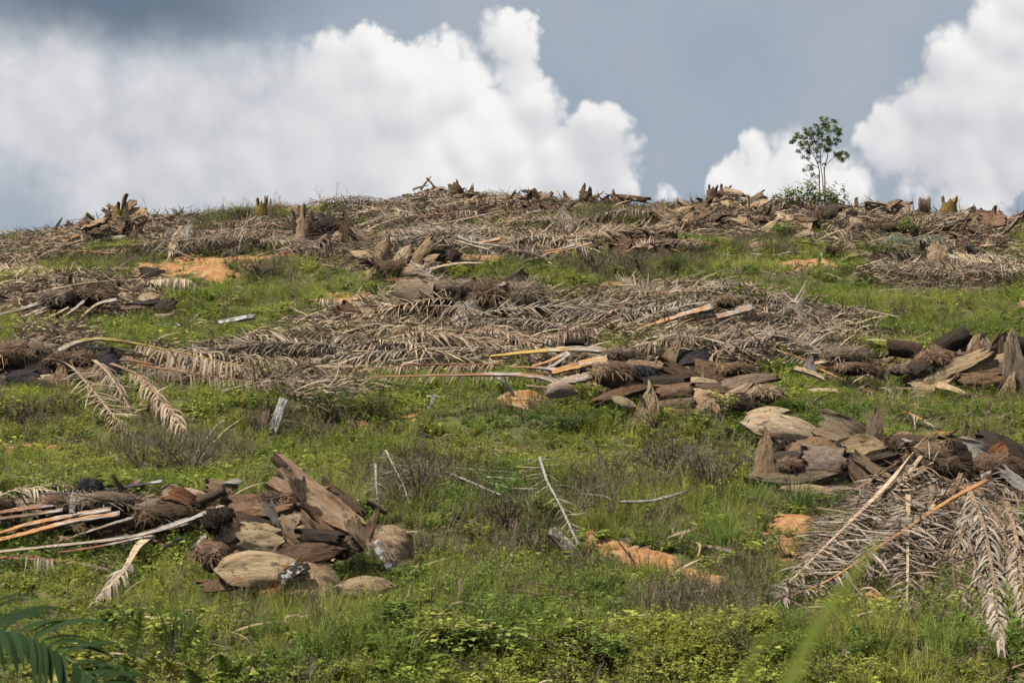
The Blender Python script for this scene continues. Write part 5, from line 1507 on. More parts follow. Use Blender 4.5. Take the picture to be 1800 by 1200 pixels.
# ------------------------------------------------------------------ loose fragments jumbled in the heaps
FILLS = [  # cx foot hw rows height n  heap phrase  size(m)  tones
    (490, 1020, 115, 70, .6, 9, 'the left foreground heap', .55, ('umber', 'brown', 'tan', 'sand', 'dark')),
    (300, 955, 90, 40, .5, 8, 'the torn crown left of the fruit bunch', .4, ('umber', 'ash', 'brown')),
    (1440, 850, 105, 40, .4, 6, 'the right foreground block heap', .5, ('umber', 'brown', 'ash', 'dark')),
    (1690, 850, 110, 40, .5, 8, 'the right foreground crown', .4, ('umber', 'brown', 'ash')),
    (1190, 718, 160, 60, .6, 30, 'the middle heap right of centre', .55, ('umber', 'brown', 'ash', 'tan', 'tan', 'grey', 'sand')),
    (1700, 682, 105, 45, .4, 9, 'the edge heap with half-round discs', .55, ('umber', 'brown', 'dark', 'ash')),
    (1520, 665, 80, 20, .3, 6, 'the small crown left of the edge heap', .45, ('ash', 'brown')),
    (80, 680, 110, 45, .5, 12, 'the left edge heap', .5, ('dark', 'umber', 'brown', 'ash')),
    (200, 560, 110, 40, .3, 10, 'the stalk fan heap at upper left', .5, ('umber', 'ash', 'brown')),
    (790, 560, 90, 35, .4, 8, 'the centre crown', .5, ('umber', 'ash', 'brown')),
    (600, 450, 80, 35, .8, 14, 'the stump cluster', .6, ('dark', 'umber', 'ash', 'brown')),
    (740, 480, 110, 35, .5, 12, 'the bulb-shaped offcut heap', .6, ('umber', 'tan', 'ash', 'dark')),
    (215, 428, 110, 40, 1.1, 34, 'the upper left skyline heap', .75, ('umber', 'ash', 'brown', 'tan', 'dark', 'grey')),
    (800, 354, 80, 14, .8, 14, 'the highest skyline heap', .7, ('umber', 'ash', 'tan', 'brown')),
    (920, 388, 90, 26, .8, 18, 'the heap right of the highest heap', .75, ('umber', 'ash', 'dark', 'tan')),
    (1050, 362, 80, 10, .7, 14, 'the low skyline heap', .75, ('umber', 'ash', 'tan', 'brown')),
    (1290, 425, 150, 60, 1.0, 64, 'the long slab heap below the tree', .85, ('umber', 'ash', 'tan', 'brown', 'sand', 'grey', 'pale')),
    (1450, 410, 60, 30, .8, 12, 'the heap left of the leaning slice', .75, ('umber', 'dark', 'ash')),
    (1560, 400, 110, 25, .8, 18, 'the heap right of the lone tree', .8, ('umber', 'ash', 'brown', 'tan')),
    (1730, 430, 100, 40, .8, 26, 'the upper right heap', .8, ('umber', 'ash', 'brown', 'dark', 'grey')),
    (1680, 385, 130, 10, .6, 14, 'the right skyline', .7, ('umber', 'ash', 'brown')),
    (1130, 450, 90, 30, .6, 16, 'the small heap with the black boards', .7, ('umber', 'ash', 'dark', 'tan')),
    (1020, 440, 80, 20, .4, 8, 'the mat left of the black boards', .6, ('umber', 'ash')),
    (1640, 465, 70, 20, .5, 8, 'the foot of the pale standing slab', .6, ('umber', 'ash', 'tan'))]
for (cx, foot, hw, rows, hgt, n, where, size, tones) in FILLS:
    for k in range(n):
        u = rnd.uniform(-1, 1)
        px = cx + u * hw
        g_ = ground(px, foot - rows * rnd.random() * (1 - .5 * abs(u)))
        kind = rnd.choices(['slab', 'shell', 'splinter', 'lens', 'sheet', 'board', 'block', 'wedge'], [4, 4, 5, 2, 4, 1.5, 1, 1.5])[0]
        tone = rnd.choice(tones)
        an = rnd.gauss(0, 28 if foot > 470 else 42); dep = rnd.gauss(0, .5)
        fa = rnd.uniform(15, 80)
        side = 'left' if u < -.33 else 'right' if u > .33 else 'midway'
        sf = rnd.uniform(.6, 1.5)
        lab = f"{'large ' if sf > 1.2 else 'small ' if sf < .85 else ''}{TONEW[tone]} {WORDS[kind]}{' rising right' if an > 22 else ' rising left' if an < -22 else ''}, {side} in {where}"
        if len(lab.replace('-', ' ').split()) > 16:
            lab = lab.replace(' rising right', '').replace(' rising left', '')
        g_.z += hgt * (1 - u * u) * rnd.uniform(.1, 1.0)
        piece(kind, g_, (math.cos(R(an)), dep, math.sin(R(an))), (rnd.gauss(0, .3), -math.cos(R(fa)), math.sin(R(fa))), size * sf, tone, lab,
              wscale=rnd.uniform(.7, 1.2), group='trunk fragments in ' + where, tscale=rnd.uniform(.7, 1.1))

# ------------------------------------------------------------------ fronds lying in the mats
VAR = []
for k in range(14):
    style = ('hook', 'curl', 'hook', 'mess', 'curl', 'hang', 'flat')[k % 7]
    r_ = np.random.default_rng(k)
    arch = r_.uniform(.05, .35); c2 = r_.normal(0, .35)
    pth = [(0, 0, .1), (1.3, c2 * .2, .1 + arch), (2.8, c2 * .6, .1 + arch * .8), (4.4, c2 * 1.6, .05)]
    up = (0, 0, 1)
    VAR.append((style, stalk_mesh(pth, .09, .018, up=up, flat=.6, trough=.5, mat=m_rachis, n=12, name='rachis', flare=.8),
                leaflets_mesh(pth, up, n=62, lmax=.85, wid=.036, style=style, seed=500 + k, t0=.12)))
MATF = [  # cx cy rx ry  n  direction(deg on the ground: 0 right, 90 uphill)  spread  height  leaf tones  where
    (420, 650, 180, 30, 16, 0, 25, .2, ('sand', 'ash', 'sand'), 'the mat right of the arching stalk'),
    (560, 695, 60, 26, 8, -50, 35, .15, ('ash', 'brown'), 'the drooping lower edge of the centre mat'),
    (690, 600, 170, 55, 34, 10, 40, .22, ('sand', 'ash', 'tan', 'brown'), 'the centre mat left of the folded crown'),
    (940, 590, 130, 42, 22, 0, 50, .2, ('ash', 'tan', 'grey'), 'the centre mat before the folded crown'),
    (1180, 550, 150, 36, 22, 0, 45, .2, ('ash', 'tan', 'grey'), 'the mat behind the stalk fan'),
    (1390, 585, 130, 50, 30, -12, 50, .2, ('ash', 'grey', 'tan'), 'the right part of the centre mat'),
    (1250, 615, 130, 24, 14, 0, 40, .2, ('ash', 'tan'), 'the mat above the middle heap'),
    (1680, 492, 130, 26, 20, 0, 30, .25, ('pale', 'sand', 'ash'), 'the pale mat below the upper right heap'),
    (1580, 470, 50, 18, 6, -30, 40, .2, ('ash', 'tan'), 'the left end of the pale curly mat'),
    (70, 440, 110, 26, 18, 165, 25, .25, ('ash', 'brown', 'tan'), 'the brown mat at the far upper left'),
    (300, 425, 60, 16, 10, 0, 50, .3, ('ash', 'tan'), 'the mat right of the upper left heap'),
    (410, 430, 80, 20, 14, 0, 40, .3, ('ash', 'brown', 'tan'), 'the mat below the skyline posts'),
    (600, 455, 70, 22, 12, 0, 45, .3, ('ash', 'sand', 'grey'), 'the mat below the stump cluster'),
    (690, 375, 120, 26, 22, 5, 40, .35, ('ash', 'tan', 'brown'), 'the slope left of the highest heap'),
    (820, 400, 150, 40, 34, 0, 40, .35, ('ash', 'grey', 'tan'), 'the upper centre mat'),
    (940, 440, 120, 32, 20, 0, 40, .3, ('ash', 'sand', 'tan'), 'the mat right of the upper centre'),
    (1060, 410, 60, 16, 8, -30, 40, .3, ('ash', 'brown'), 'the mat behind the black boards'),
    (1180, 440, 40, 14, 5, 0, 60, .3, ('ash', 'sand'), 'the small heap with the black boards'),
    (1480, 435, 70, 14, 9, 0, 50, .3, ('ash', 'tan'), 'the litter below the lone tree'),
    (1650, 400, 160, 18, 20, 0, 40, .35, ('ash', 'brown', 'tan'), 'the upper right heap'),
    (1420, 364, 90, 8, 8, 0, 30, .4, ('ash', 'brown'), 'the skyline below the lone tree'),
    (110, 510, 110, 10, 7, 5, 30, .35, ('sand', 'ash'), 'the stalk fan heap at upper left'),
    (220, 455, 80, 12, 6, 20, 30, .2, ('ash', 'brown'), 'the grass below the upper left heap'),
    (760, 520, 40, 14, 4, 0, 50, .3, ('ash',), 'the grass above the folded crown'),
    (1450, 610, 60, 25, 6, -35, 20, .15, ('grey', 'ash'), 'the right tip of the centre mat'),
    (780, 340, 50, 10, 10, 20, 60, .6, ('ash', 'brown'), 'the highest skyline heap'),
    (60, 610, 60, 14, 6, 20, 50, .4, ('ash', 'brown'), 'the left edge heap')]
nfr = 0
for (cx, cy, rx, ry, n, di, sp, hh, tones, where) in MATF:
    for k in range(max(2, round(n * .58))):
        a_ = rnd.uniform(0, 6.283); r_ = math.sqrt(rnd.random())
        g_ = ground(cx + rx * r_ * math.cos(a_), cy + ry * r_ * math.sin(a_))
        dd = R(di + rnd.gauss(0, sp) + (180 if rnd.random() < .5 else 0))
        L = rnd.uniform(.65, 1.05)
        ex = Vector((math.cos(dd), math.sin(dd), 0))
        c_ = Vector(g_) - ex * 2.2 * L
        e_ = Vector(g_) + ex * 2.2 * L
        z0, z1 = float(H(c_.x, c_.y)), float(H(e_.x, e_.y))
        c_.z = z0 + hh * rnd.uniform(.15, 1.3); e_.z = z1 + hh * rnd.uniform(.1, 1.0)
        mid = (c_ + e_) / 2
        lift = float(H(mid.x, mid.y)) + .05 - mid.z
        if lift > 0: c_.z += lift; e_.z += lift
        nn = gnormal(mid.x, mid.y) + Vector((rnd.gauss(0, .22), rnd.gauss(0, .22), 0))
        style, rm, lm = VAR[rnd.randrange(14)]
        e = empty('palm_frond')
        e.matrix_world = basis(c_, e_ - c_, nn, (L, L * rnd.choice((-1, 1)), L))
        tone = rnd.choice(tones)
        rt = rnd.choice(('tan', 'brown', 'ash', 'rust', 'grey'))
        obj('rachis', rm, e, jit(C[rt]))
        l_ = obj('leaflets', lm, e, jit(C[tone], .2))
        l_['kind'] = 'stuff'
        sd_ = ('right in', 'low in', 'left in', 'high in')[int(((a_ + .785) % 6.283) / 1.5708) % 4]
        tag(e, f"{'long ' if L > .92 else 'short ' if L < .75 else ''}" + f'{TONEW[tone]} frond with {TONEW[rt]} rachis, {sd_} {where}', 'palm frond', 'dry fronds in ' + where)
        nfr += 1

# ------------------------------------------------------------------ grey sticks, bare ribs and boards in the foreground grass
def bare(pts, lab, w0, w1, tone='silver', h=.25, name='dead_branch', cat='dead branch', flat=.8):
    return stalk(pts, w0 * .75, w1 * .75, tone, lab, h=h, name=name, cat=cat, flat=flat)


frond([(948, 802, .55), (962, 845, .45), (985, 890, .4), (1016, 958, .25)], 'bare white palm rib with stiff ribs at its top, front centre', 'flat', .6, 22, .055, .035, t0=.0, tone='silver', leaf='grey', wid=.018, sides=(1, -1), miss=.0, name='bare_palm_rib')
frond([(678, 790, .6), (692, 820, .5), (708, 850, .4), (718, 880, .2)], 'bare grey palm rib leaning right in the bushes, front centre left', 'flat', .45, 34, .04, .015, t0=.1, tone='silver', leaf='ash', wid=.014, name='bare_palm_rib')
frond([(660, 815, .6), (661, 850, .4), (664, 885, .2)], 'thin bare grey palm rib left of the leaning rib', 'flat', .3, 26, .04, .02, t0=.1, tone='silver', leaf='ash', wid=.012, name='bare_palm_rib')
bare([(785, 828), (830, 848), (880, 870)], 'grey dead branch sloping right below the dry bushes, front centre', .09, .07)
bare([(790, 822), (850, 826), (905, 830)], 'thin grey dead branch lying level above the sloping branch', .06, .05, 'grey')
bare([(855, 838), (900, 842), (950, 842)], 'brown-grey dead branch beside the bare white rib', .10, .06, 'ash')
bare([(862, 848), (900, 858), (945, 860)], 'pale dead branch under the brown-grey branch', .10, .06, 'grey')
bare([(1025, 868), (1060, 872), (1075, 878)], 'pale bent branch right of the bare white rib', .09, .07, 'grey')
bare([(1030, 865), (1070, 852), (1112, 846)], 'thin branch rising right from the pale bent branch', .06, .03, 'grey')
bare([(1090, 882), (1150, 880), (1207, 864)], 'whitish curved branch in the grass, front centre right', .10, .08)
bare([(665, 795), (680, 800), (700, 805)], 'short grey stick behind the leaning rib', .06, .04, 'grey')
pp('lichen_board', 996, 960, 78, -47, 25, 'grey', 'grey weathered board with a pale edge left of the orange soil, front centre', w=20, Y=ground(1000, 985).y)
pp('lichen_board', 487, 735, 76, 72, 14, 'white', 'whitish board standing in the grass, left of centre', w=15, Y=ground(480, 772).y)
pp('splinter', 462, 745, 50, 60, 20, 'ash', 'brown fibre blade left of the whitish standing board', w=24, Y=ground(462, 768).y)
pp('lichen_board', 758, 708, 34, 66, 18, 'silver', 'small silvery stick standing below the centre mat', w=7, Y=ground(755, 728).y)
bare([(362, 772), (378, 752), (395, 738)], 'left of two thin pale sticks in the grass right of the curled frond', .05, .03, 'pale')
bare([(375, 778), (398, 756), (424, 738)], 'right of two thin pale sticks in the grass right of the curled frond', .05, .03, 'pale')
bare([(1215, 1100), (1214, 1065), (1232, 1045), (1270, 1018)], 'thin pale twig curving right in the bushes, front right of centre', .035, .015, 'sand')
bare([(716, 1010), (728, 1003), (735, 992)], 'pale twig fork in the grass right of the lone domed offcut', .03, .015, 'pale')
bare([(728, 1135), (745, 1118), (757, 1108)], 'pale broken twig in the front centre weeds', .05, .03, 'sand')
pp('rock', 1118, 965, 16, 0, 40, 'sand', 'small pale stone beside the orange soil, front centre', w=9, Y=ground(1118, 970).y)
pp('rock', 1052, 957, 34, 0, 40, 'clay', 'orange clod at the left end of the front soil streak', w=14, Y=ground(1052, 962).y)
for (px, py, s_, w_) in [(1362, 920, 20, 'upper left'), (1398, 926, 26, 'largest'), (1425, 918, 17, 'upper right'), (1382, 975, 20, 'lowest'), (1347, 940, 13, 'smallest')]:
    pp('rock', px, py, s_, rnd.uniform(-15, 15), 35, 'clay', f'orange soil clod left of the drooping right fronds, {w_} of five', w=s_ * .6, Y=ground(px, py + 5).y)
# ------------------------------------------------------------------ living plants: materials
def plant_mat(name, trans=.3, rough=.6, spec=.25, inst=False):
    m_, nt = newmat(name)
    tn = attr_(nt, 'tone')
    base = attr_(nt, 'tint', 'INSTANCER', 0) if inst else obcol(nt)
    c_ = fac_col(nt, base, nt.lerp(tn, 0, 1, .65, 1.35))
    finish(nt, c_, rough, spec=spec, trans=trans)
    return m_


m_leaf = plant_mat('green_leaf', .36, .5, .3)
m_twig = plant_mat('twig_bark', 0, .9, .1)
m_grass = plant_mat('grass_blade', .42, .6, .2, True)
m_dry = plant_mat('dry_stem', .1, .85, .1, True)
m_gloss = plant_mat('palm_leaf_green', .10, .75, .06)


class Geo:
    def __init__(self):
        self.V = []; self.F3 = []; self.F4 = []; self.t = []

    def strip(self, pts, widths, side, tone):
        b = len(self.V)
        for p, w_ in zip(pts, widths):
            self.V += [p - side * w_ / 2, p + side * w_ / 2]; self.t += [tone, tone]
        for k in range(len(pts) - 1):
            self.F4.append((b + 2 * k, b + 2 * k + 1, b + 2 * k + 3, b + 2 * k + 2))

    def leaf(self, p, d, n, L, w_, tone, droop=.25):
        """pointed oval leaf of four quads, folded a little along its midrib"""
        d = d / (np.linalg.norm(d) + 1e-9)
        s = np.cross(d, n); s /= np.linalg.norm(s) + 1e-9
        n2 = np.cross(s, d)
        b = len(self.V)
        dn = np.array([0, 0, -1.0]) * droop * L
        self.V += [p, p + d * L * .35 + s * w_ * .5 + n2 * w_ * .12, p + d * L * .4 + dn * .15, p + d * L * .35 - s * w_ * .5 + n2 * w_ * .12, p + d * L + dn]
        self.t += [tone] * 5
        self.F3 += [(b, b + 2, b + 1), (b, b + 3, b + 2), (b + 1, b + 2, b + 4), (b + 2, b + 3, b + 4)]

    def build(self, name, mat):
        f = []
        if self.F3: f.append(np.array(self.F3))
        if self.F4: f.append(np.array(self.F4))
        return mesh(name, np.array(self.V), f, [mat], attr={'tone': np.array(self.t)})


def unit(v):
    return v / (np.linalg.norm(v) + 1e-9)


def tuft(seed, n, h, spread, w_, lean, mat, k=4):
    r = np.random.default_rng(seed); G = Geo()
    for _ in range(n):
        a = r.uniform(0, 6.283); o_ = np.array([math.cos(a), math.sin(a), 0])
        p = o_ * spread * math.sqrt(r.random()); hh = h * r.uniform(.45, 1.1)
        ln = lean * r.uniform(.2, 1.3); tw = r.uniform(0, 6.283); ld = unit(o_ + r.normal(0, .6, 3) * np.array([1, 1, 0]))
        pts = [p + np.array([0, 0, hh * s * (1 - .25 * ln * s)]) + ld * hh * ln * s ** 2 for s in np.linspace(0, 1, k)]
        side = np.array([math.cos(tw), math.sin(tw), 0])
        G.strip(pts, [w_ * x for x in np.linspace(1, .15, k)], side, r.random())
    return G.build('grass', mat)


def herb(seed, stems, h, leaves, ll, lw, mat, spread=.12, flower=False):
    r = np.random.default_rng(seed); G = Geo()
    for _ in range(stems):
        a = r.uniform(0, 6.283); o_ = np.array([math.cos(a), math.sin(a), 0])
        p = o_ * spread * math.sqrt(r.random()); hh = h * r.uniform(.5, 1.1); ln = r.uniform(.1, .6)
        f = lambda s: p + np.array([0, 0, hh * s]) + o_ * hh * ln * s * s
        G.strip([f(0), f(.5), f(1)], [.008, .006, .003], np.array([-o_[1], o_[0], 0]), .3)
        for q in range(leaves):
            s = r.uniform(.15, 1.0); b = r.uniform(0, 6.283)
            d = np.array([math.cos(b), math.sin(b), r.uniform(-.1, .6)])
            G.leaf(f(s), d, np.array([0, 0, 1.0]) + r.normal(0, .3, 3), ll * r.uniform(.6, 1.2), lw * r.uniform(.7, 1.2), r.random())
    return G.build('herb', mat)


def twiggy(seed, stems, h, mat, spread=.15, w_=.010, sub=5):
    r = np.random.default_rng(seed); G = Geo()
    for _ in range(stems):
        a = r.uniform(0, 6.283); o_ = np.array([math.cos(a), math.sin(a), 0]); p = o_ * spread * math.sqrt(r.random())
        d = unit(np.array([0, 0, 1.0]) + o_ * r.uniform(.1, .7) + r.normal(0, .15, 3)); L = h * r.uniform(.5, 1.1); tc = r.random()
        sd = unit(np.cross(d, r.normal(size=3)))
        pts = [p + d * L * s + r.normal(0, .02 * h, 3) * (s > 0) for s in (0, .35, .7, 1)]
        G.strip(pts, [w_, w_ * .8, w_ * .6, w_ * .3], sd, tc)
        for q in range(sub):
            s = r.uniform(.3, 1); b = p + d * L * s
            d2 = unit(d + r.normal(0, .7, 3)); l2 = L * r.uniform(.15, .4)
            G.strip([b, b + d2 * l2 * .5 + r.normal(0, .01, 3), b + d2 * l2], [w_ * .6, w_ * .45, w_ * .2], unit(np.cross(d2, r.normal(size=3))), tc)
    return G.build('twigs', mat)


def litter_clump(seed, n, ln, w_, mat):
    r = np.random.default_rng(seed); G = Geo()
    for _ in range(n):
        a = r.uniform(0, 6.283); d = np.array([math.cos(a), math.sin(a), r.normal(.15, .3)])
        p = np.array([r.normal(0, .28), r.normal(0, .28), r.uniform(.0, .12)])
        L = ln * r.uniform(.4, 1.2); tc = r.random(); sd = unit(np.cross(d, np.array([0, 0, 1.0]) + r.normal(0, .6, 3)))
        pts = [p]; q = p.copy()
        bend_ = r.uniform(-.1, .9); lat = r.normal(0, .35)
        for k in range(5):
            q = q + d * L / 5; pts.append(q.copy())
            d = unit(d + np.array([-d[1] * lat, d[0] * lat, -bend_ * .4]))
        for z in pts: z[2] = max(z[2], -.03)
        G.strip(pts, [w_ * .6, w_, w_, w_ * .9, w_ * .6, w_ * .15], sd, tc)
    return G.build('litter', mat)


# ------------------------------------------------------------------ scattered ground vegetation (nobody could count it)
def scatter(name, protos, pts, label, cat):
    """pts: dict of arrays x, y, z, rot(n,3), scl, idx, tint(n,3)"""
    coll = bpy.data.collections.new(name + '_kinds')
    for k, me in enumerate(protos):
        coll.objects.link(bpy.data.objects.new(f'{name}_kind_{k:02d}', me))
    me = bpy.data.meshes.new(name)
    n = len(pts['x'])
    me.vertices.add(n)
    me.vertices.foreach_set('co', np.stack([pts['x'], pts['y'], pts['z']], 1).astype(np.float32).ravel())
    for an, ty, key, arr in (('rot', 'FLOAT_VECTOR', 'vector', pts['rot']), ('scl', 'FLOAT', 'value', pts['scl']), ('pidx', 'INT', 'value', pts['idx']), ('tint', 'FLOAT_VECTOR', 'vector', pts['tint'])):
        a_ = me.attributes.new(an, ty, 'POINT')
        a_.data.foreach_set(key, np.ascontiguousarray(arr, np.int32 if ty == 'INT' else np.float32).ravel())
    o = obj(name, me)
    ng = bpy.data.node_groups.new(name + '_scatter', 'GeometryNodeTree')
    ng.interface.new_socket('Geometry', in_out='INPUT', socket_type='NodeSocketGeometry')
    ng.interface.new_socket('Geometry', in_out='OUTPUT', socket_type='NodeSocketGeometry')
    N = ng.nodes
    gi_, go_ = N.new('NodeGroupInput'), N.new('NodeGroupOutput')
    ci = N.new('GeometryNodeCollectionInfo'); ci.inputs['Collection'].default_value = coll
    ci.inputs['Separate Children'].default_value = True; ci.inputs['Reset Children'].default_value = True
    ip = N.new('GeometryNodeInstanceOnPoints'); ip.inputs['Pick Instance'].default_value = True

    def na(nm, ty):
        q = N.new('GeometryNodeInputNamedAttribute'); q.data_type = ty; q.inputs[0].default_value = nm
        return q.outputs[0]
    e2r = N.new('FunctionNodeEulerToRotation')
    L_ = ng.links.new
    L_(na('rot', 'FLOAT_VECTOR'), e2r.inputs[0])
    L_(gi_.outputs[0], ip.inputs['Points']); L_(ci.outputs[0], ip.inputs['Instance'])
    L_(na('pidx', 'INT'), ip.inputs['Instance Index']); L_(e2r.outputs[0], ip.inputs['Rotation']); L_(na('scl', 'FLOAT'), ip.inputs['Scale'])
    L_(ip.outputs[0], go_.inputs[0])
    md = o.modifiers.new('scatter', 'NODES'); md.node_group = ng
    o['kind'] = 'stuff'; o['label'] = label; o['category'] = cat
    return o


SCRUB = [(300, 805, 150, 32), (730, 850, 110, 55), (1200, 825, 130, 60), (900, 950, 200, 55), (560, 745, 140, 36), (1250, 1070, 150, 45), (460, 478, 70, 28), (1110, 478, 150, 28),
         (420, 385, 110, 20), (1075, 390, 90, 22), (1330, 445, 90, 20), (1340, 360, 110, 10), (340, 450, 60, 16), (1060, 880, 90, 40), (1010, 1010, 120, 30), (930, 720, 60, 20), (1310, 1010, 60, 30),
         (980, 345, 200, 10), (250, 470, 60, 14), (40, 740, 120, 25)]
LUSH = [(950, 785, 330, 26), (330, 770, 200, 40), (1500, 1090, 260, 55), (1660, 545, 170, 40), (1250, 735, 160, 24), (480, 540, 200, 30), (1000, 470, 160, 20), (1500, 700, 150, 30), (180, 790, 160, 26),
        (620, 490, 130, 20), (1150, 910, 200, 40), (420, 1110, 260, 70), (780, 1000, 90, 40), (1680, 740, 160, 30), (250, 460, 90, 16), (1180, 510, 160, 20), (40, 480, 80, 16), (1290, 485, 120, 18)]


def field_points(dens, seed):
    """points over the part of the hillside the camera could see, dens(y) per square metre"""
    r = np.random.default_rng(seed)
    X = []; Yv = []
    for y0 in np.arange(27, 118, 3.0):
        hw = .235 * (y0 + 3) + 2.2
        n = r.poisson(dens(y0) * 2 * hw * 3)
        X.append(r.uniform(-hw, hw, n)); Yv.append(r.uniform(y0, y0 + 3, n))
    x, y = np.concatenate(X), np.concatenate(Yv)
    z = H(x, y)
    px, py = project(x, y, z)
    return r, x, y, z, px, py


def pack(r, x, y, z, idx, scl, tint, tilt=.15, keep=None):
    if keep is not None:
        x, y, z, idx, scl, tint = x[keep], y[keep], z[keep], idx[keep], scl[keep], tint[keep]
    n = len(x)
    rot = np.stack([r.normal(0, tilt, n), r.normal(0, tilt, n), r.uniform(0, 6.283, n)], 1)
    return dict(x=x, y=y, z=z - .02, rot=rot, scl=scl, idx=idx, tint=tint)


def lerp3(a, b, f):
    return np.array(a)[None, :] * (1 - f)[:, None] + np.array(b)[None, :] * f[:, None]


GD = 1.0
wob = lambda x, y, k: (fbm(x / 1.5, y / 1.5, k) - .5) * .8


def masks(x, y, px, py):
    wv = wob(x, y, 41)
    soil = inside(px, py, SOIL) + wv * .8
    mat_ = inside(px, py, MATS) + wv * .8
    heap = inside(px, py, HEAPS) + wv * .4
    scrub = np.clip(inside(px, py, SCRUB) * 1.6 + wv * 1.2 + .35 * (fbm(x / 2.2, y / 2.2, 61) - .5) * 2, 0, 1)
    lush = np.clip(inside(px, py, LUSH) * 1.6 + wv * 1.4 + .4, 0, 1)
    free = np.where(soil > .05, np.where(y < 45, .05, .10), 1.0) * np.where(mat_ > .05, .16, 1.0) * np.where(heap > .1, .04, 1.0) * np.where(inside(px, py, DROOP) + wv * .5 > .05, .22, 1.0)
    return free, scrub, lush


# grass
r, x, y, z, px, py = field_points(lambda y_: GD * (34 if y_ < 46 else 21 if y_ < 72 else 12), 1)
free, scrub, lush = masks(x, y, px, py)
keep = r.random(len(x)) < free * (1 - .62 * scrub) * (.35 + .65 * lush)
ht = fbm(x / 2.5, y / 2.5, 77)
scl = r.uniform(.5, 1.2, len(x)) * (.14 + 1.1 * ht)
hue = np.clip(fbm(x / 3.0, y / 3.0, 52) * 1.6 - .3 + r.normal(0, .22, len(x)), 0, 1)
tint = lerp3((.215, .275, .048), (.52, .495, .10), hue)
dry = r.random(len(x)) < .17 + .2 * scrub
tint[dry] = lerp3((.27, .22, .12), (.44, .36, .21), r.random(dry.sum()))
scatter('grass', [tuft(1, 34, .42, .16, .011, .55, m_grass), tuft(2, 30, .5, .14, .012, .8, m_grass), tuft(3, 40, .3, .2, .010, .6, m_grass), tuft(4, 24, .62, .12, .011, .45, m_grass)],
        pack(r, x, y, z, r.choice(4, len(x), p=[.35, .25, .25, .15]), scl, tint, keep=keep), 'green grass growing between the heaps all over the hillside', 'grass')
# leafy weeds
r, x, y, z, px, py = field_points(lambda y_: GD * (34 if y_ < 46 else 24 if y_ < 72 else 15), 2)
free, scrub, lush = masks(x, y, px, py)
keep = r.random(len(x)) < free * (1 - .5 * scrub) * (1.1 - .55 * lush) * np.where(free < .5, 1.6, 1)
hue = np.clip(fbm(x / 2.4 + 9, y / 2.4, 53) * 1.8 - .4 + r.normal(0, .2, len(x)), 0, 1)
tint = lerp3((.135, .215, .036), (.41, .43, .08), hue)
scl = r.uniform(.55, 1.15, len(x)) * (.45 + .75 * fbm(x / 3, y / 3, 78))
scatter('weeds', [herb(11, 7, .42, 12, .065, .032, m_grass), herb(12, 9, .32, 14, .05, .028, m_grass), herb(13, 5, .55, 16, .06, .022, m_grass), herb(14, 8, .3, 7, .10, .06, m_grass, .16), herb(15, 9, .34, 6, .17, .11, m_grass, .2), herb(16, 12, .4, 26, .075, .016, m_grass, .1)],
        pack(r, x, y, z, r.choice(6, len(x), p=[.28, .22, .15, .13, .10, .12]), scl, tint, keep=keep), 'low leafy green weeds mixed into the grass of the hillside', 'weeds')
# brown scrub
r, x, y, z, px, py = field_points(lambda y_: GD * (14 if y_ < 46 else 10 if y_ < 72 else 8), 3)
free, scrub, lush = masks(x, y, px, py)
keep = r.random(len(x)) < np.maximum(free, .3) * np.clip(scrub * 1.25 + .13, 0, 1) * np.where(inside(px, py, SOIL) > .1, .1, 1)
tint = lerp3((.10, .076, .048), (.28, .22, .15), np.clip(r.normal(.45, .3, len(x)), 0, 1))
olive = r.random(len(x)) < .3
tint[olive] = lerp3((.075, .085, .028), (.13, .13, .045), r.random(olive.sum()))
scatter('dry_scrub', [twiggy(21, 14, .6, m_dry), twiggy(22, 18, .45, m_dry, .2), twiggy(23, 10, .75, m_dry), tuft(24, 40, .5, .18, .008, .6, m_dry)],
        pack(r, x, y, z, r.choice(4, len(x), p=[.3, .3, .15, .25]), r.uniform(.6, 1.25, len(x)), tint, keep=keep), 'brown dead scrub and dry stems in patches across the hillside', 'dry scrub')
# dry leaflets strewn in the mats
r, x, y, z, px, py = field_points(lambda y_: 16 if y_ < 60 else 12, 4)
mt = inside(px, py, MATS) + wob(x, y, 44) * .8
hp = inside(px, py, HEAPS) + wob(x, y, 45) * .6
p_ = np.where(mt > .02, .55, np.where(hp > .1, np.where(y < 62, .05, .35), .03)) * np.where(inside(px, py, SOIL) > .2, .15, 1)
keep = r.random(len(x)) < p_
tint = lerp3((.17, .12, .072), (.42, .325, .215), np.clip(r.normal(.45, .28, len(x)) + (fbm(x / 2, y / 2, 9) - .5), 0, 1))
zz = z + np.where(mt > .02, r.uniform(0, .22, len(x)), 0) + np.where((hp > .1) & (y > 62), r.uniform(0, .35, len(x)), 0)
scatter('leaf_litter', [litter_clump(31, 20, .6, .034, m_dry), litter_clump(32, 16, .75, .036, m_dry), litter_clump(33, 24, .45, .03, m_dry), litter_clump(34, 14, .8, .04, m_dry)],
        pack(r, x, y, zz, r.choice(4, len(x)), r.uniform(.65, 1.15, len(x)), tint, tilt=.2, keep=keep), 'dry curled palm leaflets strewn over the mats and heaps', 'leaf litter')

# crumbs and clods on the bare earth
r, x, y, z, px, py = field_points(lambda y_: 26 if y_ < 60 else 14, 5)
sl = inside(px, py, SOIL) + wob(x, y, 46) * .5
keep = r.random(len(x)) < np.clip(sl * 3, 0, 1) * .9
m_clod = plant_mat('laterite_clod', 0, .95, .05, True)


def clod(seed):
    me = blob_mesh(seed, .5, m_clod, 'clod')
    me.attributes.new('tone', 'FLOAT', 'POINT').data.foreach_set('value', vnoise(np.arange(len(me.vertices)) * .37, np.zeros(len(me.vertices)), seed).astype(np.float32))
    return me


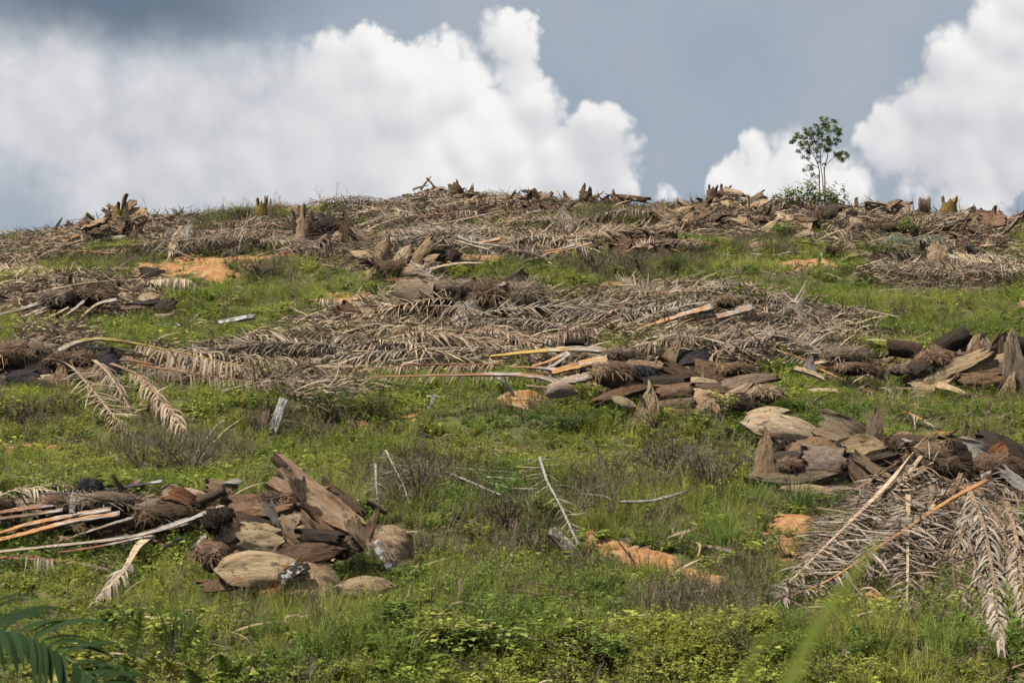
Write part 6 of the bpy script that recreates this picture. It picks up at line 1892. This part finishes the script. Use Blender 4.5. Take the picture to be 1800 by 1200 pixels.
tint = lerp3((.22, .105, .045), (.44, .25, .12), r.random(len(x)))
scatter('soil_clods', [clod(91), clod(92), clod(93)], pack(r, x, y, z, r.choice(3, len(x)), np.clip(r.lognormal(-3.0, .55, len(x)), .02, .20), tint, tilt=.6, keep=keep), 'crumbs and clods of orange earth on the bare patches', 'soil clods')
# ------------------------------------------------------------------ single plants
def bush_meshes(seed, leaves, ll, lw, stems=7, open_=.35, twigmat=None):
    """unit bush: about 1 m tall and wide"""
    r = np.random.default_rng(seed); S = Geo(); G = Geo()
    tips = []
    for k in range(stems):
        a = r.uniform(0, 6.283); o_ = np.array([math.cos(a), math.sin(a), 0]); le = r.uniform(.1, .55)
        d = unit(np.array([0, 0, 1.0]) + o_ * le); L = r.uniform(.6, .95)
        pts = [d * L * s + o_ * .12 * s * s + r.normal(0, .02, 3) * s for s in (0, .4, .75, 1)]
        sd = unit(np.cross(d, r.normal(size=3)))
        S.strip(pts, [.03, .022, .014, .006], sd, .4)
        for q in range(5):
            s = r.uniform(.35, 1.0); b = d * L * s + o_ * .12 * s * s
            d2 = unit(d * .4 + r.normal(0, .7, 3) + np.array([0, 0, .2])); l2 = r.uniform(.15, .38)
            S.strip([b, b + d2 * l2], [.012, .004], unit(np.cross(d2, r.normal(size=3))), .4)
            tips.append((b + d2 * l2, d2)); tips.append((b + d2 * l2 * .5, d2))
    for k in range(leaves):
        t_, d2 = tips[r.integers(len(tips))]
        p = t_ + r.normal(0, .055, 3)
        b = r.uniform(0, 6.283)
        d = unit(np.array([math.cos(b), math.sin(b), r.uniform(-.3, .5)]) + d2 * .5)
        G.leaf(p, d, np.array([0, 0, 1.0]) + r.normal(0, .4, 3), ll * r.uniform(.6, 1.2), lw * r.uniform(.7, 1.2), r.random())
    return S.build('stems', m_twig), G.build('foliage', m_leaf)


BUSH = {'leafy': [bush_meshes(200 + k, 420, .13, .075) for k in range(3)],
        'fine': [bush_meshes(210 + k, 620, .075, .035, 10) for k in range(3)],
        'broad': [bush_meshes(220 + k, 130, .24, .15, 6) for k in range(3)],
        'dry': [bush_meshes(230 + k, 90, .06, .02, 26) for k in range(3)]}
GREEN = dict(bright=(.24, .31, .06), dark=(.09, .165, .034), yellow=(.38, .38, .08), olive=(.16, .175, .05), brown=(.18, .14, .08), mid=(.145, .22, .042))


def bush(kind, px, foot, wpx, hpx, tone, label, name='shrub', group=None):
    g_ = ground(px, foot); m_ = g_.y / FPX
    e = empty(name, (g_.x, g_.y, g_.z - .03))
    S, G = rnd.choice(BUSH[kind])
    e.rotation_euler = (0, 0, rnd.uniform(0, 6.283))
    sw = wpx * m_ / .95; sh = hpx * m_ / .95
    e.scale = (sw, sw, sh)
    obj('stems', S, e, (.16, .125, .085) if kind != 'dry' else (.135, .108, .08))
    f = obj('foliage', G, e, jit(GREEN[tone])); f['kind'] = 'stuff'
    return tag(e, label, 'shrub', group)


for (kind, px, ft, w_, h_, tone, lab) in [
    ('leafy', 628, 1012, 62, 50, 'dark', 'dark green leafy seedlings growing between the left heap and the lone offcut'),
    ('leafy', 600, 1000, 40, 40, 'dark', 'small dark green seedling against the left foreground heap'),
    ('leafy', 800, 1150, 130, 62, 'yellow', 'yellow-green leafy shrub, left of the pair at the front centre'),
    ('broad', 880, 1165, 120, 60, 'bright', 'broad-leaved green shrub at the bottom front centre'),
    ('leafy', 1000, 1145, 130, 56, 'bright', 'bright leafy shrub at the front, right of the broad-leaved shrub'),
    ('leafy', 1080, 1180, 110, 60, 'mid', 'green leafy shrub at the bottom, front centre right'),
    ('leafy', 700, 1100, 100, 50, 'mid', 'green leafy shrub below the lone domed offcut'),
    ('broad', 300, 1135, 90, 50, 'yellow', 'yellow-green broad-leaved shrub right of the dark palm leaf'),
    ('broad', 215, 1120, 80, 54, 'bright', 'bright broad-leaved shrub behind the dark palm leaf'),
    ('broad', 150, 1190, 100, 50, 'yellow', 'yellowish broad-leaved shrub under the dark palm leaf'),
    ('fine', 1310, 1170, 120, 70, 'olive', 'olive shrub at the bottom left of the blurred blade'),
    ('fine', 1400, 1120, 90, 60, 'mid', 'fine green shrub right of the blurred blade'),
    ('fine', 480, 690, 90, 60, 'olive', 'olive shrub under the drooping lower edge of the centre mat'),
    ('fine', 590, 740, 120, 60, 'dark', 'dark olive bush below the centre mat, left'),
    ('fine', 660, 742, 90, 60, 'olive', 'olive bush below the centre mat, right'),
    ('fine', 990, 760, 110, 46, 'dark', 'dark green bush below the orange soil right of the centre'),
    ('fine', 1075, 745, 80, 40, 'mid', 'green bush left of the upright tan fan'),
    ('leafy', 1275, 735, 80, 42, 'yellow', 'yellow-green bush at the foot of the middle heap'),
    ('fine', 1330, 760, 80, 40, 'mid', 'green bush left of the large pale domed offcut'),
    ('leafy', 955, 925, 60, 56, 'bright', 'bright leafy seedling crossing the bare white rib'),
    ('leafy', 1600, 688, 60, 34, 'mid', 'green plant under the long tan slab of the edge heap'),
    ('leafy', 1710, 690, 56, 44, 'dark', 'dark green plant in the gap of the edge heap'),
    ('leafy', 1590, 418, 34, 36, 'bright', 'bright green sapling standing in the upper right heap'),
    ('leafy', 1376, 428, 56, 38, 'mid', 'green bush below the right end of the long slab heap'),
    ('fine', 1545, 462, 60, 50, 'mid', 'green bush left of the small silvery palm'),
    ('fine', 1590, 465, 60, 30, 'dark', 'dark green bush under the small silvery palm'),
    ('fine', 375, 378, 60, 24, 'yellow', 'yellow flowering shrub on the left skyline, left of two'),
    ('fine', 425, 376, 52, 22, 'yellow', 'yellow flowering shrub on the left skyline, right of two'),
    ('fine', 580, 374, 60, 24, 'yellow', 'yellow-green shrub right of the skyline posts'),
    ('leafy', 895, 352, 26, 16, 'yellow', 'small yellowish shrub on the skyline right of the highest heap'),
    ('fine', 1180, 478, 70, 34, 'mid', 'green bush below the small heap with black boards'),
    ('fine', 70, 675, 36, 30, 'dark', 'small dark green plant among the blocks of the left edge heap'),
    ('fine', 5, 672, 40, 36, 'mid', 'green plant at the left edge beside the charred block'),
    ('fine', 1450, 900, 110, 44, 'dark', 'dark green grass-like bush under the right foreground blocks'),
    ('fine', 240, 990, 90, 44, 'dark', 'dark green weeds under the long curved stalk'),
    ('leafy', 320, 985, 60, 44, 'dark', 'green leafy weeds left of the fibre clump, left foreground'),
    ('leafy', 110, 930, 60, 26, 'mid', 'green leafy weeds climbing over the orange stalks'),
    ('dry', 335, 840, 130, 66, 'brown', 'brown dry bush behind the left foreground heap'),
    ('dry', 250, 830, 90, 44, 'brown', 'brown dry bush left of the larger dry bush, behind the left heap'),
    ('dry', 735, 885, 120, 84, 'brown', 'brown tangled bush right of the leaning bare rib'),
    ('dry', 700, 870, 90, 70, 'olive', 'greyish tangled bush around the leaning bare rib'),
    ('dry', 1170, 850, 130, 80, 'brown', 'large brown dry bush right of the bare white rib'),
    ('dry', 1250, 870, 110, 90, 'olive', 'large olive-brown bush left of the right foreground heap'),
    ('dry', 1080, 840, 90, 60, 'brown', 'small brown bush just right of the bare white rib'),
    ('dry', 1230, 1090, 130, 66, 'brown', 'brown dry bush at the front right, around the curving twig'),
    ('dry', 1150, 1085, 90, 44, 'brown', 'low brown bush left of the curving twig'),
    ('dry', 890, 930, 110, 60, 'olive', 'olive-brown bush below the grey dead branches'),
    ('dry', 950, 985, 110, 60, 'brown', 'brown bush left of the grey weathered board'),
    ('dry', 455, 770, 60, 56, 'brown', 'brown bush around the whitish standing board'),
    ('dry', 455, 492, 80, 40, 'brown', 'purplish brown bush right of the orange earth, upper left'),
    ('dry', 1050, 478, 80, 36, 'olive', 'olive-brown bush below the mat right of the upper centre'),
    ('dry', 1125, 480, 80, 36, 'brown', 'brown bush below the black boards'),
    ('dry', 430, 400, 80, 36, 'brown', 'brown bush below the yellow skyline shrubs'),
    ('dry', 360, 396, 70, 24, 'brown', 'brown bush left below the yellow skyline shrubs'),
    ('dry', 1065, 395, 80, 30, 'brown', 'brown bush below the low skyline heap'),
    ('dry', 1120, 398, 70, 28, 'olive', 'olive bush left of the curved sandy wedge'),
    ('dry', 1330, 366, 60, 20, 'brown', 'brown bush left of the lone tree'),
    ('dry', 950, 350, 60, 22, 'brown', 'dry bush on the skyline right of the highest heap'),
    ('dry', 1210, 352, 60, 16, 'brown', 'dry bush on the skyline left of the two stumps'),
    ('dry', 30, 745, 90, 40, 'olive', 'olive-brown bush below the left edge heap')]:
    bush(kind, px, ft, w_, h_, tone, lab)
# bushes at the foot of the tree
bush('leafy', 1377, 360, 54, 48, 'olive', 'loose green bush left of the foot of the lone tree')
bush('leafy', 1415, 360, 60, 62, 'mid', 'dense green bush at the foot of the lone tree')
bush('leafy', 1448, 360, 50, 52, 'olive', 'green bush in front of the stems of the lone tree')
bush('leafy', 1472, 360, 38, 50, 'olive', 'thin green bush right of the foot of the lone tree')

# the lone tree
YT = gy_(1442, 362)
tb = at(1445, 356, YT)
tree = empty('tree', tb)
mT = YT / FPX
r = np.random.default_rng(5)


def limb(pts, w0, w1, seed):
    W = [np.array(at(p[0], p[1], YT + (p[2] if len(p) > 2 else 0))) for p in pts]
    Pth = catmull(W, 12)
    T, S, U = frames(Pth, (0, 1, 0.01))
    rad = np.linspace(w0, w1, 12)[:, None, None] / 2
    a = np.arange(6) / 6 * 6.283
    V = Pth[:, None, :] + rad * (S[:, None, :] * np.cos(a)[None, :, None] + U[:, None, :] * np.sin(a)[None, :, None])
    i = (np.arange(11)[:, None] * 6 + np.arange(6)[None, :]).ravel(); j = (np.arange(11)[:, None] * 6 + (np.arange(6)[None, :] + 1) % 6).ravel()
    return V.reshape(-1, 3), np.stack([i, j, j + 6, i + 6], 1), Pth


def limbs(name, specs):
    V = []; F_ = []; n = 0; paths = []
    for s in specs:
        v, f, p = limb(*s, 0)
        V.append(v); F_.append(f + n); n += len(v); paths.append(p)
    me = mesh(name, np.concatenate(V), [np.concatenate(F_)], [m_twig], smooth=True, attr={'tone': np.full(n, .4)})
    adopt(obj(name, me, color=(.20, .15, .115)), tree, tb)
    return paths


p1_ = limbs('trunk', [([(1441, 358), (1440, 320), (1440, 297), (1434, 280), (1424, 262), (1414, 246)], .085, .02)])
p2_ = limbs('trunk', [([(1449, 358), (1450, 320), (1449, 296), (1455, 276), (1457, 250), (1462, 232)], .085, .02)])
p3_ = limbs('trunk', [([(1447, 345), (1446, 312), (1443, 296), (1442, 270), (1446, 240), (1446, 222)], .06, .015)])
br = [([(1440, 296), (1428, 288, .2), (1416, 276, .3), (1402, 267, .4)], .035, .01), ([(1438, 326), (1426, 308, -.2), (1420, 298, -.3), (1412, 288, -.3)], .03, .01),
      ([(1450, 292), (1462, 280, -.2), (1474, 272, -.3), (1490, 271, -.3)], .035, .01), ([(1434, 282), (1436, 262, .3), (1430, 240, .4), (1428, 226, .4)], .03, .01),
      ([(1424, 262), (1412, 256, -.3), (1400, 246, -.4)], .02, .008), ([(1457, 262), (1468, 250, .2), (1474, 234, .3)], .02, .008), ([(1442, 270), (1434, 250, -.4), (1420, 232, -.4)], .02, .008),
      ([(1449, 300), (1444, 280, .4), (1452, 258, .5)], .025, .01), ([(1447, 330), (1455, 318, .2), (1458, 345, .3)], .015, .006)]
p4_ = limbs('limbs', br)
G = Geo(); Tg = Geo()
CR = [(1405, 242, 12, 60), (1400, 246, 8, 40), (1425, 232, 15, 110), (1447, 222, 13, 90), (1462, 226, 11, 80), (1436, 248, 18, 150), (1457, 248, 15, 110), (1413, 256, 13, 80), (1472, 236, 7, 40), (1466, 212, 5, 22), (1450, 212, 6, 24), (1428, 262, 12, 60),
      (1475, 270, 12, 70), (1490, 272, 6, 30), (1478, 282, 6, 24), (1466, 276, 7, 26), (1402, 268, 4, 14), (1418, 276, 6, 20), (1424, 290, 4, 14), (1420, 299, 5, 24), (1430, 306, 4, 14), (1436, 312, 3, 8), (1455, 262, 9, 40), (1443, 285, 6, 14), (1440, 228, 10, 50)]
for (px, py, rr, n) in CR:
    c_ = np.array(at(px, py, YT))
    subs = [c_ + np.clip(r.normal(0, .66, 3), -1.3, 1.3) * rr * mT * np.array([1, 1.1, .9]) for _ in range(max(2, n // 9))]
    for s in subs:
        d_ = unit(s - c_ + r.normal(0, .1, 3))
        Tg.strip([c_, (c_ + s) / 2 + r.normal(0, .02, 3), s], [.014, .010, .005], unit(np.cross(d_, r.normal(size=3))), .4)
    for k in range(int(n * 5)):
        s = subs[r.integers(len(subs))]
        b = r.uniform(0, 6.283)
        G.leaf(s + r.normal(0, .045, 3), np.array([math.cos(b), math.sin(b), r.uniform(-.5, .6)]), np.array([0, 0, 1.0]) + r.normal(0, .5, 3), .105 * r.uniform(.7, 1.3), .045, r.random())
adopt(obj('twigs', Tg.build('twigs', m_twig), color=(.18, .14, .10)), tree, tb)['kind'] = 'stuff'
f_ = adopt(obj('crown', G.build('crown', m_leaf), color=(.15, .205, .06)), tree, tb); f_['kind'] = 'stuff'
tag(tree, 'slender lone tree with several stems standing on the skyline', 'tree')


# bare saplings and dead stems on the skyline
def sapling_mesh(seed, depth=3):
    r = np.random.default_rng(seed); G = Geo()

    def go(p, d, L, w_, dep):
        pts = [p]
        q = p
        for k in range(3):
            d = unit(d + r.normal(0, .12, 3)); q = q + d * L / 3; pts.append(q)
        for ax in (np.array([1.0, 0, 0]), np.array([0, 1.0, 0])):
            G.strip(pts, [w_, w_ * .8, w_ * .6, w_ * .4], ax, .4)
        if dep:
            for k in range(r.integers(2, 5)):
                b = pts[r.integers(1, 4)]
                go(b, unit(d + r.normal(0, .55, 3) + np.array([0, 0, .2])), L * r.uniform(.35, .65), w_ * .55, dep - 1)
    go(np.zeros(3), np.array([0, 0, 1.0]), .75, .032, depth)
    return G.build('bare_sapling', m_twig)


SAP = [sapling_mesh(300 + k) for k in range(5)]
for (px, ft, h_, v_, lab) in [
    (141, 400, 34, 0, 'thin bare sapling on the far left skyline slope'), (265, 392, 46, 1, 'bare sapling above the bent stalk on the left skyline'), (243, 392, 28, 2, 'small bare twig left of the sapling above the bent stalk'),
    (395, 372, 40, 3, 'bare twig rising from the yellow skyline shrubs'), (437, 368, 34, 0, 'bare slanting twig left of the skyline posts'), (485, 362, 40, 4, 'bare sapling right of the skyline posts, left of two'),
    (497, 362, 34, 1, 'bare sapling right of the skyline posts, right of two'), (560, 368, 44, 2, 'bare sapling left of the arching skyline frond, first of four'), (590, 362, 52, 3, 'tallest bare sapling by the arching skyline frond'),
    (616, 358, 42, 4, 'bare sapling above the arching skyline frond'), (640, 356, 34, 0, 'bare sapling at the right end of the arching skyline frond'), (875, 350, 26, 1, 'bare twig left of the small yellowish skyline shrub'),
    (906, 346, 30, 2, 'bare sapling at the small yellowish skyline shrub'), (985, 348, 24, 3, 'bare twig at the left end of the low skyline heap'), (1098, 350, 34, 4, 'bare sapling right of the low skyline heap'),
    (1286, 352, 22, 0, 'crooked bare twig right of the two skyline stumps'), (1316, 360, 38, 1, 'bare sapling left of the lone tree, left of two'), (1338, 360, 32, 2, 'bare sapling left of the lone tree, right of two'),
    (1390, 352, 56, 3, 'tall thin bare stem just left of the lone tree'), (1522, 372, 40, 4, 'bare sapling right of the orange stake'), (1536, 372, 32, 0, 'bare twig right of the sapling by the orange stake'),
    (1611, 378, 42, 1, 'dark bare sapling, left of two on the right skyline'), (1621, 378, 46, 2, 'dark bare sapling, right of two on the right skyline'), (1690, 376, 46, 3, 'branching bare sapling right of the pale ragged stump'),
    (1658, 380, 34, 4, 'bare twig left of the pale ragged stump'), (1760, 388, 34, 0, 'bare twig by the grey lump on the right skyline'), (1784, 388, 46, 1, 'bare sapling at the far right of the skyline')]:
    g_ = ground(px, ft); m_ = g_.y / FPX
    o = obj('bare_sapling', SAP[v_], color=(.17, .14, .115))
    o.location = (g_.x, g_.y, g_.z - .03)
    s_ = h_ * m_ / 1.0
    o.scale = (s_ * 1.0, s_ * 1.0, s_); o.rotation_euler = (0, 0, rnd.uniform(0, 6))
    tag(o, lab, 'bare sapling', 'bare saplings on the skyline')


# upright leafy seedlings and a small silvery palm
def live_frond(e, base, pts, lmax, n, wid, col, style='live', mat=None, nm='pinnae', rn='stipe', w0=.03, sides=(1, -1), up=(0, -.5, 1), fwd=1.15, t0=.12):
    rm = stalk_mesh(pts, w0, w0 * .3, up=up, flat=.8, mat=m_twig, n=12, name=rn)
    rm.attributes.new('tone', 'FLOAT', 'POINT').data.foreach_set('value', np.full(len(rm.vertices), .5, np.float32))
    adopt(obj(rn, rm, color=jit(tuple(x * .9 for x in col))), e, base)
    lm = leaflets_mesh(pts, up, n=n, lmax=lmax, wid=wid, style=style, seed=rnd.randrange(9999), t0=t0, mat=mat or m_leaf, name=nm, fwd=fwd, miss=.02)
    l_ = adopt(obj(nm, lm, color=jit(col)), e, base); l_['kind'] = 'stuff'


g_ = ground(1605, 448, .0)
e = empty('young_palm', g_)
for k in range(7):
    a_ = R(-20 + 36 * k + rnd.uniform(-8, 8)); L = rnd.uniform(.8, 1.1)
    d_ = Vector((math.cos(a_), math.sin(a_) * .6 - .2, 0))
    live_frond(e, g_, [g_, g_ + d_ * L * .35 + Vector((0, 0, .55)), g_ + d_ * L * .8 + Vector((0, 0, .65)), g_ + d_ * L * 1.15 + Vector((0, 0, .4))], .42, 28, .03, (.20, .21, .14), 'hang', nm='leaflets', rn='rachis')
tag(e, 'small young palm with silvery drooping leaflets in the upper right', 'young palm')

for (px, ft, h_, n_, tone, lab) in [(1012, 466, 34, 5, 'yellow', 'upright yellow-green leaf clump below the mat, left of two'), (1062, 470, 44, 4, 'yellow', 'upright yellow-green leaf clump below the mat, right of two'),
                                    (965, 470, 24, 4, 'bright', 'small upright leaf clump left of the yellow-green clumps'), (1042, 668, 26, 4, 'bright', 'bright green seedling among the stalks of the middle heap'),
                                    (1378, 640, 36, 2, 'yellow', 'thin yellow shoot at the right end of the frond mat'), (1440, 470, 30, 4, 'bright', 'small leaf clump below the lone tree')]:
    g_ = ground(px, ft); m_ = g_.y / FPX
    r = np.random.default_rng(px); G = Geo()
    for k in range(n_):
        a_ = r.uniform(0, 6.283); o_ = np.array([math.cos(a_), math.sin(a_) * .5, 0]); hh = h_ * m_ * r.uniform(.6, 1.05); ln = r.uniform(.1, .5)
        pts = [np.array([0, 0, hh * s]) + o_ * hh * ln * s * s for s in (0, .3, .55, .8, 1)]
        G.strip(pts, [.02, .05, .13, .10, .01], unit(np.array([1.0, r.normal(0, .4), 0])), r.random())
    o = obj('leaf_clump', G.build('leaf_clump', m_leaf), color=jit(GREEN[tone]), loc=(g_.x, g_.y, g_.z))
    tag(o, lab, 'seedling')

# ferns at the front left
for (bx, by, tx, ty, ln, lab) in [
    (236, 1190, 246, 1072, .17, 'tall upright fern frond, left front, standing highest'), (322, 1180, 348, 1098, .15, 'fern frond right of the tall grass clump, left front'), (256, 1225, 272, 1146, .16, 'bright fern frond at the bottom left, leaning right'),
    (310, 1225, 290, 1160, .15, 'bright fern frond at the bottom left, leaning left'), (402, 1225, 385, 1150, .16, 'fern frond at the bottom, first right of the grass clump'), (410, 1225, 425, 1165, .14, 'small fern frond at the bottom, second right of the grass clump'),
    (225, 1230, 180, 1172, .15, 'greyish fern frond arching left over the palm leaf'), (215, 1230, 222, 1155, .16, 'dull fern frond beside the palm leaf'), (60, 1230, 125, 1172, .14, 'bright fern frond under the dark palm leaf'),
    (350, 1230, 330, 1175, .14, 'short fern frond at the bottom between the larger ferns'), (520, 1235, 505, 1185, .14, 'small fern frond at the bottom, far right of the ferns'), (1180, 830, 1186, 800, .12, 'yellowish fern frond in the brown bush, right of centre'), (1150, 838, 1135, 818, .12, 'pale fern frond left in the brown bush, right of centre')]:
    b_ = ground(bx, by)
    t_ = at(tx, ty, b_.y - .05)
    e = empty('fern_frond', b_)
    mid = (b_ + t_) / 2 + Vector(((t_.x - b_.x) * -.25, .05, .04))
    live_frond(e, b_, [b_, mid, t_], ln * 1.25, 34, .036, GREEN['yellow'] if 'bright' in lab or 'yellow' in lab else GREEN['bright'], 'live', up=(0, -1, .25), fwd=1.25, w0=.014, t0=.08)
    tag(e, lab, 'fern')

# tall grass clump
g_ = ground(312, 1165)
o = obj('grass_clump', tuft(77, 150, 1.15, .16, .014, .42, m_leaf, k=6), color=(.10, .155, .04), loc=g_)
tag(o, 'tall dark green grass clump at the front left', 'grass clump')
for (px, ft, h_, tone, lab) in [(1320, 900, .75, 'mid', 'dense grass clump left below the right foreground heap'), (1400, 905, .8, 'dark', 'dense dark grass clump below the right foreground blocks'), (700, 1180, .8, 'bright', 'tall grass clump at the bottom left of centre'), (1270, 960, .7, 'mid', 'grass clump beside the front soil streak'), (560, 1150, .8, 'bright', 'bright grass clump at the bottom left'), (1560, 1130, .7, 'yellow', 'yellow-green grass clump at the bottom right'), (1660, 1150, .7, 'bright', 'bright grass clump at the bottom right edge')]:
    g_ = ground(px, ft)
    o = obj('grass_clump', tuft(px, 130, h_, .28, .012, .5, m_leaf, k=5), color=jit(GREEN[tone]), loc=g_)
    tag(o, lab, 'grass clump')

# dark oil-palm leaf in the near left corner
YP = 15.0
W = [at(-260, 1500, YP + .5), at(-190, 1220, YP + .2), at(-90, 1118, YP), at(20, 1108, YP - .1), at(110, 1150, YP - .2), at(190, 1215, YP - .3), at(240, 1290, YP - .3)]
e = empty('oil_palm_leaf', W[0])
gb = Vector((W[0].x, W[0].y, float(H(W[0].x, W[0].y))))
rm = stalk_mesh([gb] + W, .06, .014, up=(0, -.4, 1), flat=.8, mat=m_twig, n=30, name='rachis')
rm.attributes.new('tone', 'FLOAT', 'POINT').data.foreach_set('value', np.full(len(rm.vertices), .5, np.float32))
adopt(obj('rachis', rm, color=(.09, .13, .04)), e, W[0])
Pth = catmull(W, 60); T, S, U = frames(Pth, (0, -.4, 1))
r = np.random.default_rng(8)
for k in range(76):
    t_ = .28 + .70 * (k // 2) / 38; sg = 1 if k % 2 else -1
    i = int(t_ * 59)
    p = Pth[i]; d = unit(T[i] * .7 + S[i] * sg * .8 + U[i] * r.uniform(.2, .7) * (1.2 if sg > 0 else .4))
    L = r.uniform(.36, .56) * (1 - .45 * max(0, t_ - .6)); w_ = .050 * r.uniform(.8, 1.1)
    G = Geo(); q = np.zeros(3); pts = [q.copy()]
    bend_ = r.uniform(.10, .27)
    for s in range(7):
        q = q + d * L / 7; pts.append(q.copy()); d = unit(d + np.array([0, 0, -1]) * bend_)
    sd = unit(np.cross(pts[3] - pts[0], np.array([0, -.6, 1]) + r.normal(0, .35, 3)))
    G.strip(pts, [w_ * .5, w_ * .9, w_, w_, w_ * .9, w_ * .7, w_ * .4, w_ * .05], sd, r.random())
    lo = obj('leaflet', G.build('leaflet', m_gloss), color=(.020, .038, .012))
    lo.location = p
    adopt(lo, e, W[0])
tag(e, 'dark green glossy palm leaf arching out of the bottom left corner', 'palm leaf')
for (x0, y0, x1, y1, w_, lab) in [(72, 1120, 116, 1055, .022, 'green grass blade rising behind the near palm leaf'), (-10, 1015, 55, 975, .02, 'green and orange leaf tip at the left edge below the stalks')]:
    Yb = 17.0
    p0, p1 = at(x0, y0, Yb), at(x1, y1, Yb)
    gb = Vector((p0.x - .1, Yb, float(H(p0.x - .1, Yb))))
    P5 = catmull([gb, p0 - Vector((.05, 0, .5)), p0, p1], 14)
    G = Geo(); G.strip(list(P5), [w_ * 1.6] * 10 + [w_ * 1.5, w_ * 1.2, w_ * .8, w_ * .1], np.array([.9, -.3, .3]), .6)
    o = obj('grass_plant', G.build('grass_blade', m_leaf), color=(.14, .19, .04))
    tag(o, lab, 'grass blade')

# out-of-focus blades close to the camera
for (pts, w_, Yb, lab) in [([(1375, 1260), (1420, 1130), (1475, 1030), (1545, 948)], .034, 2.6, 'blurred green blade close to the camera at the bottom right'),
                           ([(1290, 1260), (1345, 1170), (1400, 1105), (1440, 1060)], .016, 2.6, 'faint blurred thin blade left of the large blurred blade')]:
    W = [np.array(at(a_, b_, Yb)) for a_, b_ in pts]
    gb = np.array([W[0][0] - .15, Yb + .05, float(H(W[0][0] - .15, Yb))])
    P5 = catmull([gb, (gb + W[0]) / 2 - np.array([.02, 0, 0])] + W, 20)
    G = Geo(); G.strip(list(P5), [w_ * .6] * 8 + list(np.linspace(w_ * .8, w_, 5)) + list(np.linspace(w_, w_ * .2, 7)), np.array([.86, .1, -.5]), .5)
    o = obj('grass_plant', G.build('grass_blade', m_leaf), color=(.36, .42, .07))
    tag(o, lab, 'grass blade')

# look-alikes of one heap that still share a label: tell them apart by distance
alike = {}
for o in list(bpy.data.objects):
    if o.parent is None and o.get('group') and o.get('label'):
        alike.setdefault(o['label'], []).append(o)
for lab, os_ in alike.items():
    words_ = {2: ('nearer', 'farther'), 3: ('nearest', 'middle', 'farthest')}.get(len(os_))
    if words_ and len(lab.replace('-', ' ').split()) < 16:
        for o, w_ in zip(sorted(os_, key=lambda q: q.matrix_basis.translation.y), words_):
            o['label'] = w_ + ' ' + lab
